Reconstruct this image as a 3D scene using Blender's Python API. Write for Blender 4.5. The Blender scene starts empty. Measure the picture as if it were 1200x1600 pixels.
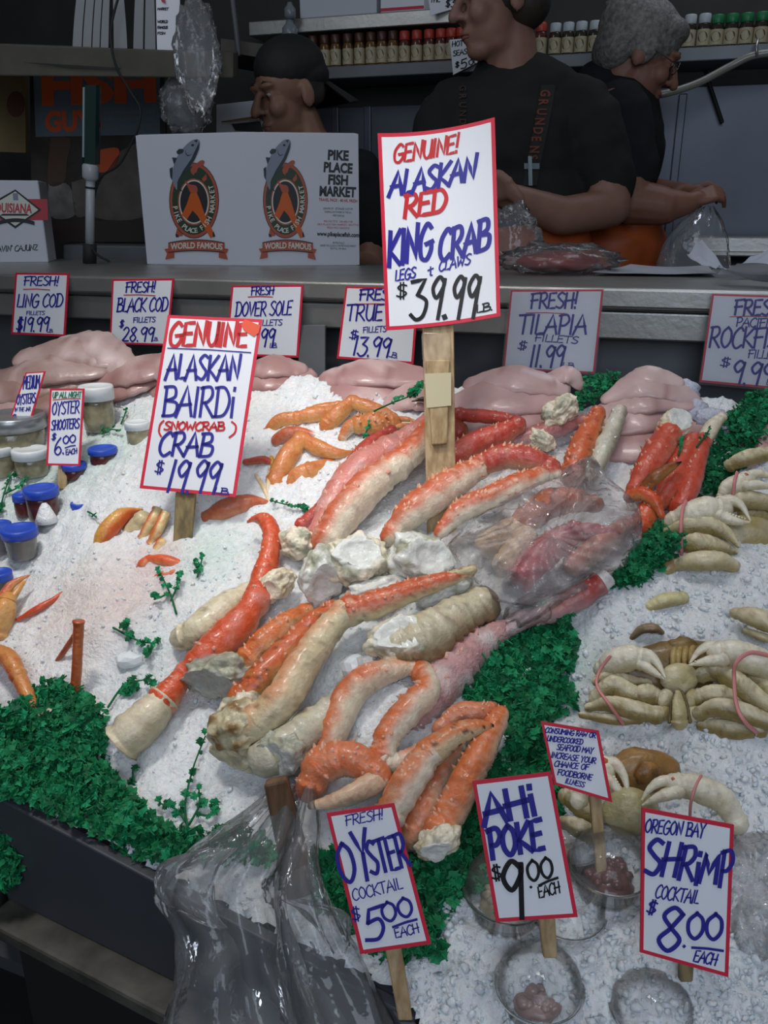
import bpy, bmesh, math, random
import numpy as np
from mathutils import Vector, Matrix, noise
from mathutils.bvhtree import BVHTree
random.seed(7); np.random.seed(7)
S = bpy.context.scene
COL = S.collection

# ------------------------------------------------------------ camera
PITCH, YAW, F_PX = math.radians(19.5), math.radians(17.0), 1300.0
CAM = Vector((0, 0, 1.65))
cd = bpy.data.cameras.new('camera'); cam = bpy.data.objects.new('camera', cd); COL.objects.link(cam)
cam.location = CAM; cam.rotation_euler = (math.pi/2 - PITCH, 0, YAW)
cd.sensor_fit = 'VERTICAL'; cd.sensor_height = 36; cd.lens = 36*F_PX/1600; cd.clip_start = .01
S.camera = cam
# ------------------------------------------------------------ world, lamps, exposure
S.view_settings.view_transform = 'Standard'; S.view_settings.look = 'None'
S.view_settings.gamma = 1; S.view_settings.use_curve_mapping = False
S.view_settings.exposure = 0.0
w = bpy.data.worlds.new('market_air'); S.world = w; w.use_nodes = True
w.node_tree.nodes['Background'].inputs[0].default_value = (.60, .66, .72, 1)
w.node_tree.nodes['Background'].inputs[1].default_value = .085
def lamp(name, kind, loc, energy, color=(1, 1, 1), size=.1, aim=None, spot=None, blend=.6):
    l = bpy.data.lights.new(name, kind); l.energy = energy; l.color = color
    o = bpy.data.objects.new(name, l); COL.objects.link(o); o.location = loc
    if kind == 'AREA': l.size = size
    else: l.shadow_soft_size = size
    if aim is not None: o.rotation_euler = (Vector(aim)-Vector(loc)).to_track_quat('-Z', 'Y').to_euler()
    if spot: l.spot_size = math.radians(spot); l.spot_blend = blend
    return o
lamp('display_lamp', 'SPOT', (-.66, .55, 2.75), 54, (1, .965, .91), .12, (-.62, .98, 1.2), 54, 1.0)
lamp('display_lamp.001', 'SPOT', (-.12, .80, 2.75), 13, (1, .95, .90), .10, (-.14, 1.0, 1.2), 56, 1.0)
lamp('sign_lamp', 'SPOT', (-.40, .15, 2.5), 17, (1, .98, .96), .08, (-.36, 1.0, 1.50), 32, 1.0)
for i, (x, y) in enumerate([(.10, .62), (.16, .66), (.05, .70), (.20, .58), (.13, .72)]):
    lamp('bulb', 'SPOT', (x, y, 2.6), 1.7, (.88, .93, 1), .022, (x+.1, y, 1.0), 100, .8)
for i, (x, y) in enumerate([(-1.0, .9), (-.75, 1.35), (-.5, .35), (-.3, 1.5), (-.05, 1.15), (.25, 1.4), (.45, .95), (-.9, .2)]):
    lamp('small_bulb', 'SPOT', (x, y, 2.65), .5, (1, .97, .92), .028, (x, y, 1.0), 130, .6)
lamp('aisle_lamp', 'AREA', (.3, 2.6, 2.95), 2.6, (.8, .88, 1), .6, (.3, 2.3, 1.2))
lamp('aisle_lamp.001', 'AREA', (-1.3, 1.0, 2.9), 3.2, (.85, .92, 1), .7, (-1.0, 2.0, 1.5))
lamp('street_side', 'AREA', (.5, -1.6, 2.6), 27, (.74, .84, 1), 1.6, (0, 1.4, 1.5))

# ------------------------------------------------------------ measuring helpers
cp, sp, cy, sy = math.cos(PITCH), math.sin(PITCH), math.cos(YAW), math.sin(YAW)
RT = Vector((cy, sy, 0)); FH = Vector((-sy, cy, 0)); ZZ = Vector((0, 0, 1))
FW = FH*cp - ZZ*sp; UP = ZZ*cp + FH*sp
def ray(x, y): return FW + RT*((x-600)/F_PX) + UP*((800-y)/F_PX)
def proj(p):
    d = p-CAM; t = d.dot(FW)
    return 600+F_PX*d.dot(RT)/t, 800-F_PX*d.dot(UP)/t
def axial(p): return (p-CAM).dot(FW)
ZA, ZB, ZY = 1.07, .546, .572
NP = Vector((0, -ZB, 1)).normalized()
def zplane(Y): return ZA + ZB*(Y-ZY)
def P(x, y, h=0.0):                       # on the sloping display, h above it
    r = ray(x, y)
    t = (ZA+h-ZB*ZY-CAM.z+ZB*CAM.y)/(r.z-ZB*r.y)
    return CAM + r*t
def PY(x, y, Y): r = ray(x, y); return CAM + r*((Y-CAM.y)/r.y)
def PZ(x, y, z): r = ray(x, y); return CAM + r*((z-CAM.z)/r.z)
def PH(x, y, hd): r = ray(x, y); return CAM + r*(hd/(r.dot(FH)))
def PD(x, y, d): return CAM + ray(x, y)*d
def lin(h):
    h = h.lstrip('#'); c = [int(h[i:i+2], 16)/255 for i in (0, 2, 4)]
    return tuple((v/12.92 if v <= .04045 else ((v+.055)/1.055)**2.4) for v in c)
def mix(a, b, t): t = max(0, min(1, t)); return tuple(a[i]*(1-t)+b[i]*t for i in range(3))
def sstep(a, b, x): t = max(0, min(1, (x-a)/(b-a))); return t*t*(3-2*t)

# ------------------------------------------------------------ materials
MATS = {}
def mat(name, color=(.8, .8, .8), rough=.5, spec=.5, metal=0, attr=False, bump=0, bscale=200, coat=0, nvar=0, nscale=30, emit=0, sss=0, trans=0):
    if name in MATS: return MATS[name]
    m = bpy.data.materials.new(name); m.use_nodes = True; MATS[name] = m
    nt = m.node_tree; b = nt.nodes['Principled BSDF']
    if isinstance(color, str): color = lin(color)
    b.inputs['Base Color'].default_value = (*color, 1)
    b.inputs['Roughness'].default_value = rough; b.inputs['Metallic'].default_value = metal
    b.inputs['Specular IOR Level'].default_value = spec
    b.inputs['Coat Weight'].default_value = coat; b.inputs['Coat Roughness'].default_value = .15
    if sss:
        b.inputs['Subsurface Weight'].default_value = sss
        b.inputs['Subsurface Radius'].default_value = (.012, .008, .006); b.inputs['Subsurface Scale'].default_value = .6
    if emit:
        b.inputs['Emission Color'].default_value = (*color, 1); b.inputs['Emission Strength'].default_value = emit
    tc = nt.nodes.new('ShaderNodeTexCoord')
    src = None
    if attr:
        a = nt.nodes.new('ShaderNodeVertexColor'); a.layer_name = 'Col'; src = a.outputs[0]
        nt.links.new(src, b.inputs['Base Color'])
    if nvar:
        n = nt.nodes.new('ShaderNodeTexNoise'); n.inputs['Scale'].default_value = nscale; n.inputs['Detail'].default_value = 5
        nt.links.new(tc.outputs['Object'], n.inputs['Vector'])
        r = nt.nodes.new('ShaderNodeMapRange'); r.inputs['From Min'].default_value = .3; r.inputs['From Max'].default_value = .7
        r.inputs['To Min'].default_value = 1-nvar; r.inputs['To Max'].default_value = 1+nvar*.6
        nt.links.new(n.outputs[0], r.inputs['Value'])
        mx = nt.nodes.new('ShaderNodeVectorMath'); mx.operation = 'SCALE'
        if src: nt.links.new(src, mx.inputs[0])
        else: mx.inputs[0].default_value = color
        nt.links.new(r.outputs[0], mx.inputs['Scale']); nt.links.new(mx.outputs[0], b.inputs['Base Color'])
    if bump:
        n = nt.nodes.new('ShaderNodeTexNoise'); n.inputs['Scale'].default_value = bscale; n.inputs['Detail'].default_value = 4
        nt.links.new(tc.outputs['Object'], n.inputs['Vector'])
        bp = nt.nodes.new('ShaderNodeBump'); bp.inputs['Strength'].default_value = bump; bp.inputs['Distance'].default_value = .004
        nt.links.new(n.outputs[0], bp.inputs['Height']); nt.links.new(bp.outputs[0], b.inputs['Normal'])
    return m
def film(name, haze=.12, tint=(.9, .92, .95), ior=1.35, rough=.08, bump=.3, bscale=60, bdist=.010):
    if name in MATS: return MATS[name]
    m = bpy.data.materials.new(name); m.use_nodes = True; MATS[name] = m
    nt = m.node_tree; nt.nodes.clear()
    o = nt.nodes.new('ShaderNodeOutputMaterial'); t = nt.nodes.new('ShaderNodeBsdfTransparent'); g = nt.nodes.new('ShaderNodeBsdfGlossy')
    d = nt.nodes.new('ShaderNodeBsdfDiffuse'); f = nt.nodes.new('ShaderNodeFresnel'); m1 = nt.nodes.new('ShaderNodeMixShader'); m2 = nt.nodes.new('ShaderNodeMixShader')
    t.inputs[0].default_value = (.985, .985, .985, 1); d.inputs[0].default_value = (*tint, 1); g.inputs['Roughness'].default_value = rough
    f.inputs['IOR'].default_value = ior; m1.inputs[0].default_value = haze
    tc = nt.nodes.new('ShaderNodeTexCoord'); n = nt.nodes.new('ShaderNodeTexNoise'); n.inputs['Scale'].default_value = bscale; n.inputs['Detail'].default_value = 3
    bp = nt.nodes.new('ShaderNodeBump'); bp.inputs['Strength'].default_value = bump; bp.inputs['Distance'].default_value = bdist
    L = nt.links.new
    L(tc.outputs['Object'], n.inputs['Vector']); L(n.outputs[0], bp.inputs['Height']); L(bp.outputs[0], g.inputs['Normal']); L(bp.outputs[0], f.inputs['Normal'])
    L(t.outputs[0], m1.inputs[1]); L(d.outputs[0], m1.inputs[2]); L(f.outputs[0], m2.inputs[0]); L(m1.outputs[0], m2.inputs[1]); L(g.outputs[0], m2.inputs[2])
    L(m2.outputs[0], o.inputs[0])
    return m
def woodmat(name, c1, c2, rough=.65):
    m = mat(name, c1, rough)
    nt = m.node_tree; b = nt.nodes['Principled BSDF']; tc = nt.nodes.new('ShaderNodeTexCoord')
    mp = nt.nodes.new('ShaderNodeMapping'); mp.inputs['Scale'].default_value = (60, 60, 7)
    n = nt.nodes.new('ShaderNodeTexNoise'); n.inputs['Scale'].default_value = 2.0; n.inputs['Detail'].default_value = 6
    cr = nt.nodes.new('ShaderNodeValToRGB'); cr.color_ramp.elements[0].color = (*lin(c2), 1); cr.color_ramp.elements[1].color = (*lin(c1), 1)
    cr.color_ramp.elements[0].position = .35; cr.color_ramp.elements[1].position = .62
    nt.links.new(tc.outputs['Object'], mp.inputs[0]); nt.links.new(mp.outputs[0], n.inputs['Vector']); nt.links.new(n.outputs[0], cr.inputs[0]); nt.links.new(cr.outputs[0], b.inputs['Base Color'])
    return m
M_SHELL = mat('crab_shell', attr=True, rough=.38, spec=.45, coat=.22, bump=.32, bscale=260, nvar=.16, nscale=120)
M_FROST = mat('frosted_shell', attr=True, rough=.5, spec=.35, bump=.5, bscale=300, nvar=.2, nscale=120)
M_ICE = mat('crushed_ice', attr=True, rough=.38, spec=.5, bump=.8, bscale=260, nvar=.10, nscale=150, sss=.55)
M_GRAN = mat('ice_grain', (.80, .82, .83), rough=.22, spec=.5, nvar=.08, nscale=90, bump=.5, bscale=300, sss=.6)
M_PARS = mat('parsley_leaf', attr=True, rough=.6, spec=.25)
M_PAPER = mat('white_card', '#e6e8ee', .55, .3)
M_RED = mat('red_marker', '#cf2440', .5, .4)
M_INKR = mat('red_ink', '#c41f26', .5, .4)
M_INKB = mat('blue_ink', '#26228f', .5, .4)
M_INKK = mat('black_ink', '#0c0c10', .5, .4)
M_INKG = mat('green_ink', '#20704a', .5, .4)
M_INKC = mat('brown_ink', '#3d2622', .5, .4)
M_STICK = woodmat('pine_stick', '#bda37c', '#94794f')
M_STICKD = woodmat('weathered_stick', '#8c7a52', '#605436')
M_POST = woodmat('brown_post', '#7a5a3e', '#4f3926')
M_STEEL = mat('brushed_steel', (.46, .455, .43), .38, .5, .85, bump=.1, bscale=90, nvar=.15, nscale=9)
M_STEELD = mat('dark_steel', (.16, .17, .18), .5, .5, .6, nvar=.2, nscale=5)
M_WALLBACK = mat('splash_panel', (.115, .128, .155), .42, .5, .5, nvar=.25, nscale=2.5)
M_BLACK = mat('matt_black', (.012, .012, .011), .7)
M_DARK = mat('dark_paint', (.030, .029, .026), .7, nvar=.3, nscale=6)
M_SLATE = mat('slate_plastic', (.055, .060, .070), .5, nvar=.2, nscale=4)
M_LEDGE = mat('stained_ledge', (.075, .068, .058), .6, nvar=.5, nscale=30)
M_SHIRT = mat('charcoal_cotton', (.020, .020, .019), .85, .2, bump=.2, bscale=40, nvar=.2, nscale=12)
M_SHIRT2 = mat('black_cotton', (.014, .016, .017), .85, .2, nvar=.2, nscale=12)
M_BIB = mat('orange_oilskin', (.50, .10, .02), .5, .4, nvar=.2, nscale=10)
M_SKIN = mat('skin', (.27, .145, .105), .5, .35, nvar=.10, nscale=25)
M_HAIRG = mat('grey_hair', (.22, .205, .185), .6, nvar=.5, nscale=90, bump=.8, bscale=120)
M_HAIRB = mat('brown_hair', (.035, .026, .02), .6, nvar=.3, nscale=90)
M_BOX = mat('white_carton', '#c9ccd4', .6, .3)
M_CARD = mat('brown_cardboard', '#8a6b49', .8, .2)
M_FILM = film('clear_bag', .10)
M_FILM2 = film('wrinkled_bag', .10, (.82, .84, .87), ior=1.45, bump=.7, bscale=30, bdist=.009)
M_FILM3 = film('crab_bag_film', .17, (.94, .90, .92), ior=1.6, rough=.07, bump=.8, bscale=40, bdist=.016)
M_DOME = film('clear_lid', .07, (.9, .92, .92), 1.32, .04, 0)
M_GLASS = film('clear_sleeve', .03, (.9, .9, .95), 1.3, .1, 0)

# ------------------------------------------------------------ mesh helpers
class MB:
    def __init__(s): s.v = []; s.f = []; s.m = []; s.c = []
    def add(s, v, f, m=0, c=(1, 1, 1)):
        o = len(s.v); s.v += [tuple(p) for p in v]
        s.f += [tuple(i+o for i in q) for q in f]
        s.m += [m]*len(f) if isinstance(m, int) else list(m)
        s.c += list(c) if isinstance(c, list) else [c]*len(v)
    def build(s, name, mats, parent=None, smooth=True):
        me = bpy.data.meshes.new(name); me.from_pydata(s.v, [], s.f)
        if not isinstance(mats, (list, tuple)): mats = [mats]
        for m in mats: me.materials.append(m)
        if len(mats) > 1: me.polygons.foreach_set('material_index', s.m)
        if smooth: me.polygons.foreach_set('use_smooth', [True]*len(me.polygons))
        ca = me.color_attributes.new('Col', 'FLOAT_COLOR', 'POINT')
        a = np.ones((len(s.v), 4), dtype=np.float32); a[:, :3] = np.array(s.c, dtype=np.float32).reshape(-1, 3)
        ca.data.foreach_set('color', a.ravel())
        o = bpy.data.objects.new(name, me); COL.objects.link(o)
        if parent is not None: par(o, parent)
        return o
def par(o, parent):
    o.parent = parent; o.matrix_parent_inverse = parent.matrix_world.inverted()
def tag(o, label, cat, group=None, kind=None):
    o['label'] = label; o['category'] = cat
    if group: o['group'] = group
    if kind: o['kind'] = kind
    return o
def thing(name, label, cat, loc, group=None, kind=None):
    o = bpy.data.objects.new(name, None); COL.objects.link(o); o.location = loc; o.empty_display_size = .02
    o.matrix_world = Matrix.Translation(loc)
    return tag(o, label, cat, group, kind)
def struct(o): o['kind'] = 'structure'; return o
def box(mb, lo, hi, m=0, c=(1, 1, 1)):
    x0, y0, z0 = lo; x1, y1, z1 = hi
    mb.add([(x0,y0,z0),(x1,y0,z0),(x1,y1,z0),(x0,y1,z0),(x0,y0,z1),(x1,y0,z1),(x1,y1,z1),(x0,y1,z1)],
           [(0,3,2,1),(4,5,6,7),(0,1,5,4),(1,2,6,5),(2,3,7,6),(3,0,4,7)], m, c)
def hexa(mb, b, t, m=0, c=(1, 1, 1)):     # four bottom, four top corners
    mb.add(list(b)+list(t), [(0,3,2,1),(4,5,6,7),(0,1,5,4),(1,2,6,5),(2,3,7,6),(3,0,4,7)], m, c)
def bevel(o, w=.004, n=2):
    b = o.modifiers.new('bevel', 'BEVEL'); b.width = w; b.segments = n; b.limit_method = 'ANGLE'; return o
def cat_rom(pts, n):                      # pts tuples of equal length
    out = []; k = len(pts)
    if k == 2:
        return [tuple(pts[0][j]+(pts[1][j]-pts[0][j])*i/n for j in range(len(pts[0]))) for i in range(n+1)]
    for i in range(k-1):
        p0, p1, p2, p3 = pts[max(0, i-1)], pts[i], pts[i+1], pts[min(k-1, i+2)]
        for s in range(n):
            t = s/n
            out.append(tuple(.5*((2*p1[j])+(-p0[j]+p2[j])*t+(2*p0[j]-5*p1[j]+4*p2[j]-p3[j])*t*t+(-p0[j]+3*p1[j]-3*p2[j]+p3[j])*t**3) for j in range(len(p1))))
    out.append(tuple(pts[-1])); return out
def tube(mb, pts, rad, segs=10, col=(1, 1, 1), m=0, cap='round', flat=None, up=None, lump=0, seed=0):
    """pts Vectors, rad floats; flat=(a,b): radius factors along side / up axes; col may be fn(p, n, s)"""
    pts = [Vector(p) for p in pts]; n = len(pts)
    if cap == 'round':
        d0 = (pts[0]-pts[1]).normalized(); d1 = (pts[-1]-pts[-2]).normalized()
        a = [pts[0]+d0*rad[0]*k for k in (.92, .6)]; ar = [rad[0]*k for k in (.38, .8)]
        b = [pts[-1]+d1*rad[-1]*k for k in (.6, .92)]; br = [rad[-1]*k for k in (.8, .38)]
        pts = a+pts+b; rad = ar+list(rad)+br; n = len(pts)
    tan = [(pts[min(i+1, n-1)]-pts[max(i-1, 0)]).normalized() for i in range(n)]
    ref = up if up is not None else -FW
    V = []; C = []; F = []; fa, fb = flat or (1, 1)
    for i in range(n):
        t = tan[i]; s = t.cross(ref)
        if s.length < 1e-4: s = t.cross(Vector((.3, .5, .8)))
        s.normalize(); u = s.cross(t)
        for k in range(segs):
            a = 2*math.pi*k/segs
            nn = s*math.cos(a)*fa + u*math.sin(a)*fb
            r = rad[i]
            if lump: r *= 1+lump*noise.noise((pts[i]+nn*rad[i])*(1.1/max(rad[i], .004))+Vector((seed, 0, 0)))
            p = pts[i]+nn*r; V.append(p)
            C.append(col(p, nn, i/(n-1)) if callable(col) else col)
    for i in range(n-1):
        for k in range(segs):
            a = i*segs+k; b = i*segs+(k+1) % segs
            F.append((a, b, b+segs, a+segs))
    F.append(tuple(range(segs))[::-1]); F.append(tuple((n-1)*segs+k for k in range(segs)))
    F = [tuple(reversed(q)) for q in F]
    mb.add(V, F, m, C)
_ico = {}
def ico(sub):
    if sub not in _ico:
        bm = bmesh.new(); bmesh.ops.create_icosphere(bm, subdivisions=sub, radius=1)
        _ico[sub] = ([v.co.copy() for v in bm.verts], [tuple(v.index for v in f.verts) for f in bm.faces]); bm.free()
    return _ico[sub]
def blob(mb, c, ax, sub=3, lump=.15, freq=1.6, seed=0, col=(1, 1, 1), m=0, cut=None):
    """ax: three axis vectors with length. cut=(dir, d): flattened beyond d along the unit-sphere direction"""
    vs, fs = ico(sub); V = []; C = []
    for v in vs:
        k = 1+lump*noise.noise(v*freq+Vector((seed*3.1, seed, 0)))+lump*.4*noise.noise(v*freq*2.7+Vector((seed, 5, 0)))
        q = v*k
        if cut:
            e = q.dot(cut[0])-cut[1]
            if e > 0: q = q-cut[0]*(e*(1.0+.35*sstep(.0, .3, .62-(q-cut[0]*q.dot(cut[0])).length)))
        p = Vector(c)+ax[0]*q.x+ax[1]*q.y+ax[2]*q.z; V.append(p)
        C.append(col(p, v, 0) if callable(col) else col)
    mb.add(V, fs, m, C)
def lathe(mb, base, prof, segs=24, m=0, c=(1, 1, 1), axis=ZZ, cap=True):
    axis = Vector(axis).normalized(); s = axis.cross(Vector((0, 1, .01))).normalized(); u = s.cross(axis)
    V = []; F = []
    for r, z in prof:
        for k in range(segs):
            a = 2*math.pi*k/segs; V.append(Vector(base)+axis*z+s*math.cos(a)*r+u*math.sin(a)*r)
    n = len(prof)
    for i in range(n-1):
        for k in range(segs):
            a = i*segs+k; b = i*segs+(k+1) % segs; F.append((a, a+segs, b+segs, b))
    if cap: F.append(tuple(range(segs))); F.append(tuple((n-1)*segs+k for k in range(segs))[::-1])
    mb.add(V, F, m, c)
def union(name, prims, voxel, m, parent=None, smooth=5, wrinkle=0):
    bm = MB(); vs, fs = ico(3)
    for p in prims:
        if p[0] == 'e':
            _, c, r, M = p; bm.add([Vector(c)+M @ Vector((v.x*r[0], v.y*r[1], v.z*r[2])) for v in vs], fs)
        else:
            _, a, ra, b, rb = p; a = Vector(a); b = Vector(b)
            k = max(4, int((b-a).length/min(ra, rb)*2)); tube(bm, [a.lerp(b, i/k) for i in range(k+1)], [ra+(rb-ra)*i/k for i in range(k+1)], 14)
    o = bm.build(name, m)
    r = o.modifiers.new('r', 'REMESH'); r.mode = 'VOXEL'; r.voxel_size = voxel; r.use_smooth_shade = True
    s = o.modifiers.new('s', 'SMOOTH'); s.iterations = smooth; s.factor = .5
    dg = bpy.context.evaluated_depsgraph_get(); dg.update()
    me = bpy.data.meshes.new_from_object(o.evaluated_get(dg)); me.name = name
    old = o.data; o.modifiers.clear(); o.data = me; bpy.data.meshes.remove(old)
    if not me.materials: me.materials.append(m)
    if wrinkle:
        n_ = len(me.vertices); co = np.empty(n_*3, dtype=np.float32); nr = np.empty(n_*3, dtype=np.float32)
        me.vertices.foreach_get('co', co); me.vertex_normals.foreach_get('vector', nr); co = co.reshape(-1, 3); nr = nr.reshape(-1, 3)
        ks = np.array([noise.noise(Vector((q[0]*9+q[2]*6, q[1]*9, q[2]*13)))+.6*noise.noise(Vector((q[0]*22-q[2]*14, q[1]*20, q[2]*24+7))) for q in co.tolist()], dtype=np.float32)
        me.vertices.foreach_set('co', (co+nr*(wrinkle*ks)[:, None]).ravel()); me.update()
    for q in me.polygons: q.use_smooth = True
    if parent is not None: par(o, parent)
    return o
# ------------------------------------------------------------ hand lettering (marker strokes)
# each stroke: ('l'|'s', points); l = straight corners, s = smooth
GL = {
'A': (.85, [('l', [(0,-.04),(.46,1.02),(.82,0)]), ('l', [(.1,.36),(.74,.40)])]),
'B': (.78, [('l', [(.12,0),(.14,1)]), ('s', [(.02,.98),(.55,.98),(.62,.66),(.14,.52)]), ('s', [(.14,.52),(.74,.44),(.68,.06),(.06,0)])]),
'C': (.75, [('s', [(.72,.84),(.5,1),(.14,.7),(.08,.25),(.36,-.02),(.72,.14)])]),
'D': (.85, [('l', [(.14,0),(.14,1)]), ('s', [(0,.98),(.5,.98),(.8,.55),(.58,.08),(.02,0)])]),
'E': (.7, [('l', [(.64,1),(.1,.97),(.08,0),(.62,.02)]), ('l', [(.08,.52),(.54,.54)])]),
'F': (.7, [('l', [(.12,0),(.13,.96)]), ('l', [(0,.93),(.72,1)]), ('l', [(.02,.5),(.6,.55)])]),
'G': (.85, [('s', [(.72,.86),(.46,1),(.1,.62),(.14,.1),(.48,-.03),(.74,.2),(.76,.44)]), ('l', [(.42,.42),(.84,.46)])]),
'H': (.82, [('l', [(.1,0),(.12,1)]), ('l', [(.68,0),(.7,1)]), ('l', [(0,.48),(.82,.54)])]),
'I': (.32, [('l', [(.14,0),(.16,1)])]),
'i': (.3, [('l', [(.14,0),(.14,.66)]), ('l', [(.15,.9),(.16,1)])]),
'J': (.6, [('s', [(.5,1),(.5,.2),(.28,0),(.04,.16)])]),
'K': (.78, [('l', [(.12,0),(.12,1)]), ('l', [(.74,1),(.14,.44),(.78,0)])]),
'L': (.62, [('l', [(.14,1),(.1,.02),(.62,.04)])]),
'M': (1.0, [('l', [(.06,0),(.16,1),(.46,.3),(.8,1),(.9,0)])]),
'N': (.82, [('l', [(.1,0),(.12,1),(.66,.02),(.72,1.04)])]),
'O': (.82, [('s', [(.46,1),(.12,.72),(.1,.28),(.4,0),(.72,.3),(.7,.76),(.42,1)])]),
'P': (.72, [('l', [(.14,0),(.15,1)]), ('s', [(.02,.95),(.5,1),(.68,.72),(.46,.46),(.15,.44)])]),
'R': (.8, [('l', [(.12,0),(.14,1)]), ('s', [(.02,.96),(.52,1),(.66,.74),(.44,.5),(.14,.46)]), ('l', [(.28,.48),(.78,0)])]),
'S': (.72, [('s', [(.68,.9),(.4,1),(.12,.78),(.36,.54),(.66,.3),(.42,.01),(.04,.1)])]),
'T': (.75, [('l', [(0,.96),(.78,1)]), ('l', [(.38,.98),(.36,0)])]),
'U': (.78, [('s', [(.1,1),(.1,.3),(.34,0),(.62,.22),(.68,1)]), ('l', [(.68,1),(.7,0)])]),
'V': (.78, [('l', [(.05,1),(.36,0),(.72,1)])]),
'W': (1.05, [('l', [(.05,1),(.25,0),(.5,.7),(.72,0),(.98,1)])]),
'X': (.75, [('l', [(.05,1),(.7,0)]), ('l', [(.7,1),(.05,0)])]),
'Y': (.78, [('l', [(.05,1),(.38,.5),(.74,1.02)]), ('l', [(.4,.5),(.32,-.08)])]),
'Z': (.72, [('l', [(.06,.96),(.66,1),(.04,.02),(.68,.04)])]),
'Q': (.82, [('s', [(.46,1),(.12,.72),(.1,.28),(.4,0),(.72,.3),(.7,.76),(.42,1)]), ('l', [(.5,.3),(.8,-.05)])]),
'0': (.72, [('s', [(.42,1),(.1,.7),(.12,.24),(.38,0),(.64,.3),(.62,.76),(.36,1)])]),
'1': (.36, [('l', [(.18,1),(.14,0)])]),
'2': (.7, [('s', [(.08,.8),(.34,1),(.6,.78),(.36,.36),(.04,.02)]), ('l', [(.04,.02),(.66,.04)])]),
'3': (.7, [('l', [(.06,.94),(.62,.98),(.3,.6)]), ('s', [(.3,.6),(.66,.42),(.54,.08),(.26,-.02),(.02,.12)])]),
'5': (.72, [('l', [(.7,1),(.22,.96),(.14,.56)]), ('s', [(.14,.56),(.5,.62),(.62,.32),(.42,.02),(.02,.06)])]),
'6': (.72, [('s', [(.58,1),(.2,.62),(.1,.2),(.38,0),(.64,.22),(.42,.48),(.12,.3)])]),
'7': (.66, [('l', [(.04,.96),(.64,1),(.22,0)])]),
'8': (.74, [('s', [(.62,.86),(.38,1),(.14,.8),(.36,.54),(.64,.26),(.38,0),(.1,.24),(.36,.52),(.62,.86)])]),
'9': (.7, [('s', [(.62,.86),(.36,1),(.1,.74),(.32,.5),(.6,.74),(.64,.92)]), ('l', [(.63,.94),(.54,0)])]),
'$': (.72, [('s', [(.64,.8),(.36,.88),(.12,.7),(.36,.5),(.62,.32),(.36,.1),(.04,.2)]), ('l', [(.28,1.02),(.26,-.04)]), ('l', [(.46,1.02),(.44,-.04)])]),
'!': (.34, [('l', [(.2,1.05),(.14,.3)]), ('l', [(.12,.06),(.13,-.02)])]),
'.': (.28, [('l', [(.1,.05),(.13,-.02)])]),
"'": (.2, [('l', [(.1,1),(.08,.8)])]),
'(': (.4, [('s', [(.34,1.15),(.08,.8),(.06,.2),(.3,-.2)])]),
')': (.4, [('s', [(.06,1.15),(.34,.8),(.34,.2),(.04,-.2)])]),
'&': (.6, [('l', [(.3,.9),(.28,.1)]), ('l', [(.08,.6),(.5,.66)]), ('l', [(.24,.06),(.4,-.05)])]),
' ': (.42, []),
}
def strokes(txt, x0, y0, x1, y1, hgt, slant=.12, jit=.02):
    tot = sum(GL[c][0] for c in txt); L = math.hypot(x1-x0, y1-y0); k = L/tot
    ux, uy = (x1-x0)/L, (y1-y0)/L; vx, vy = uy, -ux       # v: up in the picture
    out = []; pen = 0
    for c in txt:
        adv, sts = GL[c]; dy = random.uniform(-jit, jit)
        for kind, pts in sts:
            pp = cat_rom(pts, 6) if kind == 's' else [q for i in range(len(pts)-1) for q in [pts[i], tuple((pts[i][j]+pts[i+1][j])/2 for j in (0, 1))]]+[pts[-1]]
            o = []
            for a, b in pp:
                X = (pen+a)*k + slant*b*hgt; Y = (b+dy)*hgt
                o.append((x0+ux*X+vx*Y, y0+uy*X+vy*Y))
            out.append(o)
        pen += adv
    return out
def ribbon(mb, pts, w, fn, m=0):
    n = len(pts); V = []
    for i in range(n):
        a = pts[max(0, i-1)]; b = pts[min(n-1, i+1)]
        dx, dy = b[0]-a[0], b[1]-a[1]; l = math.hypot(dx, dy) or 1; dx /= l; dy /= l
        x, y = pts[i]
        if i == 0: x -= dx*w*.35; y -= dy*w*.35
        if i == n-1: x += dx*w*.35; y += dy*w*.35
        V.append(fn(x-dy*w/2, y+dx*w/2)); V.append(fn(x+dy*w/2, y-dx*w/2))
    mb.add(V, [(2*i, 2*i+1, 2*i+3, 2*i+2) for i in range(n-1)], m)
def poly_px(mb, pts, fn, m=0):
    V = [fn(x, y) for x, y in pts]; c = sum(V, Vector())/len(V); n = len(V)
    mb.add(V+[c], [(i, (i+1) % n, n) for i in range(n)], m)
def ngon_px(mb, pts, fn, m=0):
    mb.add([fn(x, y) for x, y in pts], [tuple(range(len(pts)))], m)
_fonts = {}
def font_mesh(txt, bold=0.0):
    key = (txt, bold)
    if key not in _fonts:
        cu = bpy.data.curves.new('f', 'FONT'); cu.body = txt; cu.size = 1; cu.offset = bold; cu.resolution_u = 3
        o = bpy.data.objects.new('f', cu); COL.objects.link(o)
        dg = bpy.context.evaluated_depsgraph_get(); dg.update()
        me = bpy.data.meshes.new_from_object(o.evaluated_get(dg))
        v = [(p.co.x, p.co.y) for p in me.vertices]; f = [tuple(q.vertices) for q in me.polygons]
        bpy.data.objects.remove(o); bpy.data.curves.remove(cu); bpy.data.meshes.remove(me)
        _fonts[key] = (v, f)
    return _fonts[key]
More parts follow.
